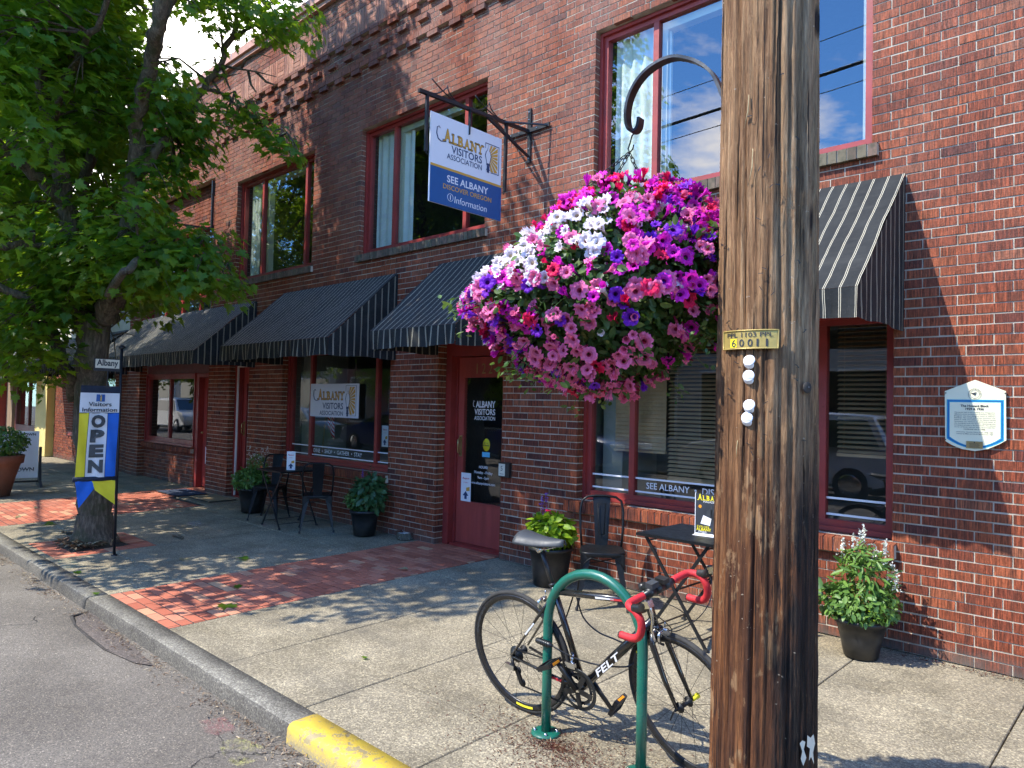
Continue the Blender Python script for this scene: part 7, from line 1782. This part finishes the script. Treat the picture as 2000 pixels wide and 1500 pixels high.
def crv(P_, sub=4):
    P_ = [np.asarray(p, float) for p in P_]; out = []; K = len(P_)
    for i in range(K-1):
        p0, p1, p2, p3 = P_[max(i-1, 0)], P_[i], P_[i+1], P_[min(i+2, K-1)]
        for s in range(sub): t = s/sub; out.append(0.5*((2*p1)+(-p0+p2)*t+(2*p0-5*p1+4*p2-p3)*t*t+(-p0+3*p1-3*p2+p3)*t**3))
    return out+[P_[-1]]
for s in (-1, 1):
    P0 = crv([BC+(0, s*.095, 0), BC+(.0, s*.15, .002), BC+(.006, s*.19, .002), BC+(.03, s*.208, .001), BC+(.062, s*.212, -.006), BC+(.088, s*.213, -.035), BC+(.090, s*.216, -.075), BC+(.072, s*.218, -.112), BC+(.035, s*.22, -.132), BC+(-.035, s*.222, -.138)], 6)
    m = MB(); m.tube([S_(p) for p in P0], [.0158+.0012*(i % 2) for i in range(len(P0))], 12); m.lathe([(.001, .004), (.017, .003), (.016, -.006)], tuple(S_(P0[-1])), 12, 1, axis=(-1, 0, 0)); m.build('bar_tape', ['red_tape', 'plastic_black'], steer)
    m = MB(); m.tube([S_(p) for p in crv([BC+(.052, s*.212, .004), BC+(.078, s*.212, .010), BC+(.105, s*.211, .020), BC+(.125, s*.210, .045), BC+(.138, s*.209, .058)])], [.017, .018, .018, .017, .017, .017, .016, .016, .017, .018, .018, .018, .017, .015, .013, .012, .006][:17], 12, 0, flat=(1.15, .9))
    m.build('brake_hood', ['plastic_black'], steer)
    m = MB(); m.tube([S_(p) for p in crv([BC+(.135, s*.209, .045), BC+(.150, s*.208, .030), BC+(.150, s*.206, -.02), BC+(.138, s*.204, -.07), BC+(.148, s*.202, -.115)])], [.011, .012, .010, .009, .008, .008, .0075, .007, .007, .007, .0065, .006, .006, .006, .0055, .005, .004], 8, 0, flat=(.7, 1.2))
    m.obox(S_(BC+(.138, s*.209, .048)), (.016, 0, .006), (0, .014, 0), (-.005, 0, .014)); m.build('brake_lever', ['steel'], steer)
m = MB()
for s, dx in ((-1, 0), (1, .02)):
    m.tube([S_(p) for p in crv([BC+(.125, s*.205, .02), BC+(.15+dx, s*.15, -.04), BC+(.13+dx, s*.08, -.12), BC+(.05, s*.03, -.20), HB_+(.02, s*.02, -.01)], 6)], .0024, 6)
m.tube([S_(p) for p in crv([BC+(.02, -.08, -.01), BC+(.11, -.02, -.05), BC+(.12, .03, -.12), CR+(.04, .01, .03)], 6)], .0024, 6)
m.build('brake_cables', ['plastic_black'], steer)
def caliper(c, par, name='brake_caliper', flip=1):
    m = MB(); c = np.asarray(c)
    for s in (-1, 1): m.tube([c+(0, s*.004, .012), c+(flip*.006, s*.030, .004), c+(flip*.006, s*.034, -.022), c+(0, s*.022, -.042)], [.008, .007, .006, .005], 8)
    m.obox(c+np.array([flip*.004, 0, -.001]), (.010, 0, 0), (0, .018, 0), (0, 0, .009)); m.tube([c+(0, .02, .02), c+(0, .025, .045)], .004, 6)
    for s in (-1, 1): m.obox(c+np.array([0, s*.016, -.045]), (.018, 0, 0), (0, .003, 0), (0, 0, .005), 1)
    m.build(name, ['steel', 'rubber'], par)
caliper(S_(CR+(.03, 0, .0)), steer)
caliper(ST+(-.072, 0, -.092), bike, flip=-1)
wheel(RH, bike, -1.75)
m = MB()   # cassette, derailleur, chain
for i, r_ in enumerate((.045, .041, .037, .033, .029, .025)): m.lathe([(.012, -.0008), (r_, -.0008), (r_, .0008), (.012, .0008)], (0, -.030-.0042*i, .334), 24, axis=(0, 1, 0))
m.build('cassette', ['galv'], bike)
m = MB(); dk = RH+np.array([.01, -.068, -.03]); m.tube([RH+(0, -.068, 0), dk+(0, -.01, 0), dk+(.02, -.012, -.03)], [.008, .010, .009], 8, 0); m.obox(dk+np.array([-.015, -.014, -.015]), (.028, 0, -.004), (0, .009, 0), (.002, 0, .012), 1); m.bar(dk+(.02, -.004, -.03), dk+(.045, -.002, -.10), .012, .022, 0)
for c in (dk+np.array([.022, .002, -.035]), dk+np.array([.045, .002, -.095])): m.lathe([(.002, -.002), (.022, -.002), (.022, .002), (.002, .002)], tuple(c), 14, 0, axis=(0, 1, 0))
m.build('rear_derailleur', ['black_metal', 'steel'], bike)
CRr = .105; cy_ = -.050
m = MB()
for r_, y in ((CRr, cy_), (.080, cy_+.008)):
    n = 50 if r_ > .09 else 38; prf = []
    for i in range(2*n): a = PI*i/n; q = r_+(.0025 if i % 2 else -.0025); prf.append((q*math.cos(a), q*math.sin(a)))
    inn = [((r_-.016)*math.cos(PI*i/n), (r_-.016)*math.sin(PI*i/n)) for i in range(2*n)]
    vs = [BBp+(p[0], y, p[1]) for p in prf]+[BBp+(p[0], y, p[1]) for p in inn]+[BBp+(p[0], y+.002, p[1]) for p in prf]+[BBp+(p[0], y+.002, p[1]) for p in inn]; k = 2*n
    m.add(vs, [(i, (i+1) % k, k+(i+1) % k, k+i) for i in range(k)]+[(2*k+i, 3*k+i, 3*k+(i+1) % k, 2*k+(i+1) % k) for i in range(k)]+[(i, 2*k+i, 2*k+(i+1) % k, (i+1) % k) for i in range(k)], 0)
for i in range(5):
    a = 2.27+2*PI*i/5; m.bar(BBp+(.015*math.cos(a), cy_-.006, .015*math.sin(a)), BBp+(.086*math.cos(a), cy_-.002, .086*math.sin(a)), .026, .006, 1, up=(0, 1, 0))
m.build('chainring', ['galv', 'plastic_black'], bike)
th = math.radians(130)
for s, a_, nm in ((-1, th, 'crank'), (1, th+PI, 'crank')):
    y = s*.062; e = BBp+np.array([.17*math.cos(a_), y+s*.008, .17*math.sin(a_)])
    m = MB(); m.tube([BBp+(0, y, 0), (BBp+(0, y, 0)+e)/2, e], [.018, .014, .012], 10, flat=(1, .62)); cr_ = m.build(nm, ['plastic_black'], bike)
    m = MB(); pc = e+np.array([0, s*.05, 0]); tl = math.radians(25 if s < 0 else 60); ux = np.array([math.cos(tl), 0, math.sin(tl)]); uz = np.array([-math.sin(tl), 0, math.cos(tl)])
    for q in (-1, 1): m.obox(pc+ux*q*.042, ux*.006, (0, .045, 0), uz*.011); m.obox(pc+np.array([0, q*.042, 0]), ux*.042, (0, .005, 0), uz*.011)
    m.obox(pc, ux*.012, (0, .045, 0), uz*.009); 
    for q in (-1, 1): m.obox(pc+ux*q*.0485, ux*.0012, (0, .024, 0), uz*.006, 1)
    m.build('pedal', ['plastic_black', 'orange_reflector'], cr_)
m = MB(); t1, t2 = BBp+(0, cy_+.001, CRr), RH+(0, -.045, .036)
m.bar(t1, t2, .006, .006); m.bar(BBp+(-.01, cy_+.001, -CRr), dk+(.045, .006, -.117), .006, .006); 
arc = [BBp+(CRr*math.sin(a), cy_+.001, CRr*math.cos(a)) for a in np.linspace(0, PI, 20)]; m.tube(arc, .0035, 5); m.build('chain', ['galv'], bike)
m = MB(); fd = BBp+np.array([-.035, -.048, .115]); m.obox(fd, (.03, 0, 0), (0, .007, 0), (0, 0, .014)); m.tube([fd+(0, .01, .01), fd+(.0, .03, .04)], .007, 6); m.build('front_derailleur', ['steel'], bike)
# ================================================================== CABLE LOCK
lk = thing('cable_lock', 'black combination cable lock looped through the rack and the bicycle frame', 'lock', RK)
Gk = lambda x, y, Y: onY(*c4(x, y), Y)-RK
m = MB(); a, b_ = Gk(385, 750, YR-.035), Gk(478, 785, YR-.035); dd = (b_-a)/np.linalg.norm(b_-a)
m.tube([a, a+dd*.01, b_-dd*.02, b_], [.013, .015, .015, .006], 14)
for q in (.30, .42, .54, .66): m.tube([a+(b_-a)*q, a+(b_-a)*(q+.07)], .0165, 14, 1)
m.build('barrel', ['plastic_black', 'galv'], lk)
m = MB(); P0 = [(478,785,YR-.035),(540,822,YR-.02),(640,868,YR+.02),(760,898,YR+.06),(880,908,YR+.08),(940,895,YR+.10),(965,850,YR+.14),(930,790,YR+.16),(840,745,YR+.16),(740,700,YR+.15),(660,620,YR+.14),(625,520,YR+.12),(608,455,YR+.11)]
m.tube(crv([Gk(*p) for p in P0], 6), .0042, 8); P1 = [(608,455,YR+.11),(590,520,YR+.13),(540,650,YR+.14),(470,700,YR+.10),(400,745,YR+.03),(385,750,YR-.035)]
m.tube(crv([Gk(*p) for p in P1], 6), .0042, 8); m.build('cable', ['plastic_black'], lk)
# ================================================================== FALLEN LEAVES, LITTER
LG = 'single fallen maple leaves'
def fallen(px, py, s, label, material='maple', tint=.7, z=None):
    p = np.array(ongr(px, py)); p[2] = gz(p[1])+.012
    if z is not None: p = np.array(z)
    o = leaf_mesh('fallen_leaf', np.zeros((1, 3)), np.array([[.15, .1, 1.0]]), np.array([[rs.uniform(-1, 1), rs.uniform(-1, 1), 0]]), np.array([s]), LEAF_MAPLE_H, material, np.array([tint])); o.location = p; tag(o, label, 'leaf', LG)
MT['dryleaf'] = mk_leaf('dryleaf', [(0, (.20, .12, .06)), (1, (.40, .33, .17))], .15, (.4, .3, .1))
for px, py, s, lab, mt_ in ((442, 1184, .16, 'green maple leaf on the near brick band, largest of the fallen ones', 'maple'), (458, 1148, .11, 'small green leaf on the brick band above the largest leaf', 'maple'), (482, 1094, .13, 'green leaf on the shaded concrete left of the brick band', 'maple'), (795, 1114, .09, 'pale curled leaf on the brick band near the pillar', 'dryleaf'), (360, 1093, .12, 'brown curled leaf on shaded concrete right of the banner pole', 'dryleaf'), (104, 1024, .14, 'yellowish leaf on the concrete left of the tree trunk', 'maple'), (30, 1011, .12, 'brown leaf on the far brick band at the left edge', 'dryleaf'), (148, 1119, .08, 'green sprig on the kerb joint below the tree pit', 'maple'), (187, 1163, .07, 'green sprig where the kerb meets the brick band', 'maple'), (66, 993, .10, 'tan leaf on the far brick band behind the trunk', 'dryleaf'), (712, 1289, .05, 'tiny green stem on the concrete left of the bicycle', 'maple')):
    fallen(px, py, s, lab, mt_)
def litter(name, label, spots, size, materials, z0=None, narrow=True, road=False):
    n = len(spots); p = np.array(spots); o = leaf_mesh(name, p, rnd(n)*.35+np.array([0, 0, 1.0]), rnd(n)*np.array([1, 1, .15]), rng.uniform(size[0], size[1], n), LEAF_NARROW_H if narrow else LEAF_OVAL_H, materials, rng.uniform(0, 1, n))
    return tag(o, label, 'litter', kind='stuff')
MT['litterleaf'] = mk_leaf('litterleaf', [(0, (.06, .035, .02)), (.6, (.20, .12, .07)), (1, (.45, .36, .22))], .1, (.3, .2, .1))
MT['needle'] = mk_leaf('needle', [(0, (.05, .012, .008)), (.7, (.12, .035, .02)), (1, (.35, .26, .15))], .1, (.2, .1, .05))
sp = []
for _ in range(2600):
    x = rs.uniform(-11, -1.2); y = KY1-.03-abs(rs.gauss(0, .07)); 
    if math.sin(x*3.1)+math.sin(x*7.7+1) > -.4 or rs.random() < .25: sp.append((x, y, roadz(y)+rs.uniform(.002, .014)))
litter('gutter_litter', 'dry leaf crumbs and grit lying along the foot of the kerb', sp, (.01, .035), 'litterleaf')
sp = []
for _ in range(5200):
    a, q = rs.uniform(0, 2*PI), abs(rs.gauss(0, .22)); x = RK[0]+.12+q*math.cos(a)*1.6; y = RK[1]-.08+q*math.sin(a)*.85
    if rs.random() < .4: x += .45; y -= .12
    if y < KY0: continue
    sp.append((x, y, gz(y)+rs.uniform(.002, .008)))
litter('needle_litter', 'reddish brown needles and bark crumbs around the rack posts', sp, (.006, .022), 'needle')
sp = [(x, y, gz(y)+rs.uniform(.003, .012)) for x, y in ((rs.uniform(-1.5, .4), -.03-abs(rs.gauss(0, .05))) for _ in range(700))]
litter('wall_foot_litter', 'brown crumbs and needles along the foot of the right brick wall', sp, (.008, .028), 'needle')
sp = [(x, y, gz(y)+rs.uniform(.03, .07)) for x, y in ((rs.gauss(-8.8, .2), rs.gauss(-2.85, .12)) for _ in range(900)) if -9.15 < x < -8.54 and -3.02 < y < -2.44]
litter('dry_grass', 'tufts of dry straw and twigs on the soil round the trunk', sp, (.04, .10), 'litterleaf')
m = MB()
for k in range(14):
    x, y = rs.uniform(-9.1, -8.5), rs.uniform(-3.0, -2.5); a = rs.uniform(0, 6.28); l = rs.uniform(.06, .18); m.tube([(x, y, gz(y)+.06), (x+l*math.cos(a)/2, y+l*math.sin(a)/2, gz(y)+.075), (x+l*math.cos(a), y+l*math.sin(a), gz(y)+.06)], .004, 5)
tag(m.build('twigs', ['drystraw']), 'loose dry twigs scattered on the tree pit soil', 'twigs', kind='stuff')
m = MB(); p = ongr(345, 1051)
for k in range(4): m.tube([p+(-.12+.03*k, .02*k, .01), p+(0, .01*k, .018), p+(.14-.02*k, .015*k, .01)], .008, 6)
tag(m.build('dead_branch', ['bark']), 'short dead twig lying right of the tree pit', 'twig')
m = MB(); p = ongr(125, 1042)
for k in range(5): m.tube([p+(-.10+.04*k, .02*k, .01), p+(.02*k, .01, .025), p+(.12, .02*k, .01)], .010, 6)
tag(m.build('moss_clump', ['bark']), 'dark mossy clump lying on the concrete left of the trunk', 'moss')
# crack and broken asphalt patch by the kerb
m = MB(); pts = [onroad(*p) for p in ((172, 1195), (140, 1204), (148, 1222), (175, 1245), (205, 1268), (258, 1290))]
m.tube([(p[0], p[1], p[2]-.006) for p in pts], [.012, .016, .010, .012, .010, .004], 6, 0); struct(m.build('road_crack', ['joint']))
# ================================================================== WORLD + SUN
w = bpy.data.worlds.new('World'); SC.world = w; w.use_nodes = True; nt = w.node_tree; bg = nt.nodes['Background']
S = np.array([-.61, -.96, 1.42]); S = S/np.linalg.norm(S); el = math.asin(S[2]); az = math.atan2(S[0], S[1])
sky = N(nt, 'ShaderNodeTexSky'); sky.sky_type = 'NISHITA'; sky.sun_disc = False; sky.sun_elevation = el; sky.sun_rotation = az; sky.air_density = 1.0; sky.dust_density = 0.0; sky.ozone_density = 3.0
tc = N(nt, 'ShaderNodeTexCoord'); sp_ = N(nt, 'ShaderNodeSeparateXYZ'); L(nt, tc.outputs['Generated'], sp_.inputs[0])
zz = math_(nt, 'MAXIMUM', sp_.outputs[2], 0.06)
cb = N(nt, 'ShaderNodeCombineXYZ'); L(nt, math_(nt, 'DIVIDE', sp_.outputs[0], zz), cb.inputs[0]); L(nt, math_(nt, 'DIVIDE', sp_.outputs[1], zz), cb.inputs[1]); cb.inputs[2].default_value = 3.7
mp = N(nt, 'ShaderNodeMapping'); mp.inputs['Scale'].default_value = (1.0, .75, 1); L(nt, cb.outputs[0], mp.inputs[0])
n1 = math_(nt, 'ADD', math_(nt, 'MULTIPLY', noise(nt, mp.outputs[0], .5, 9, .62), .6), math_(nt, 'MULTIPLY', noise(nt, mp.outputs[0], 2.3, 8, .6), .4))
cl = ramp(nt, n1, [(.52, 0), (.64, .8)])
# the bank of white cloud low down the street (towards -X)
bank = math_(nt, 'MULTIPLY', ramp(nt, math_(nt, 'MULTIPLY', sp_.outputs[0], -1.0), [(.55, 0), (.80, 1)]), ramp(nt, sp_.outputs[1], [(0, .0), (.12, 1.0)]))
cl = math_(nt, 'MAXIMUM', cl, math_(nt, 'MULTIPLY', bank, .85))
tint = mix(nt, 1.0, sky.outputs[0], (.46, .78, 1.12), 'MULTIPLY')
L(nt, mix(nt, cl, tint, (11.2, 10.4, 9.3)), bg.inputs['Color']); bg.inputs['Strength'].default_value = .15
sun = bpy.data.lights.new('sun', 'SUN'); sun.energy = 2.3; sun.angle = math.radians(.53); sun.color = (1, .95, .85); so_ = bpy.data.objects.new('sun', sun); COL.objects.link(so_)
so_.rotation_mode = 'QUATERNION'; so_.rotation_quaternion = Vector(S).to_track_quat('Z', 'Y')
SC.view_settings.view_transform = 'Standard'; SC.view_settings.look = 'None'; SC.view_settings.exposure = 1.8; SC.view_settings.gamma = 1
SC.render.engine = 'CYCLES'; SC.cycles.use_denoising = True; SC.cycles.max_bounces = 8; SC.cycles.transparent_max_bounces = 16; SC.cycles.caustics_reflective = False; SC.cycles.caustics_refractive = False
SC.cycles.use_light_tree = False
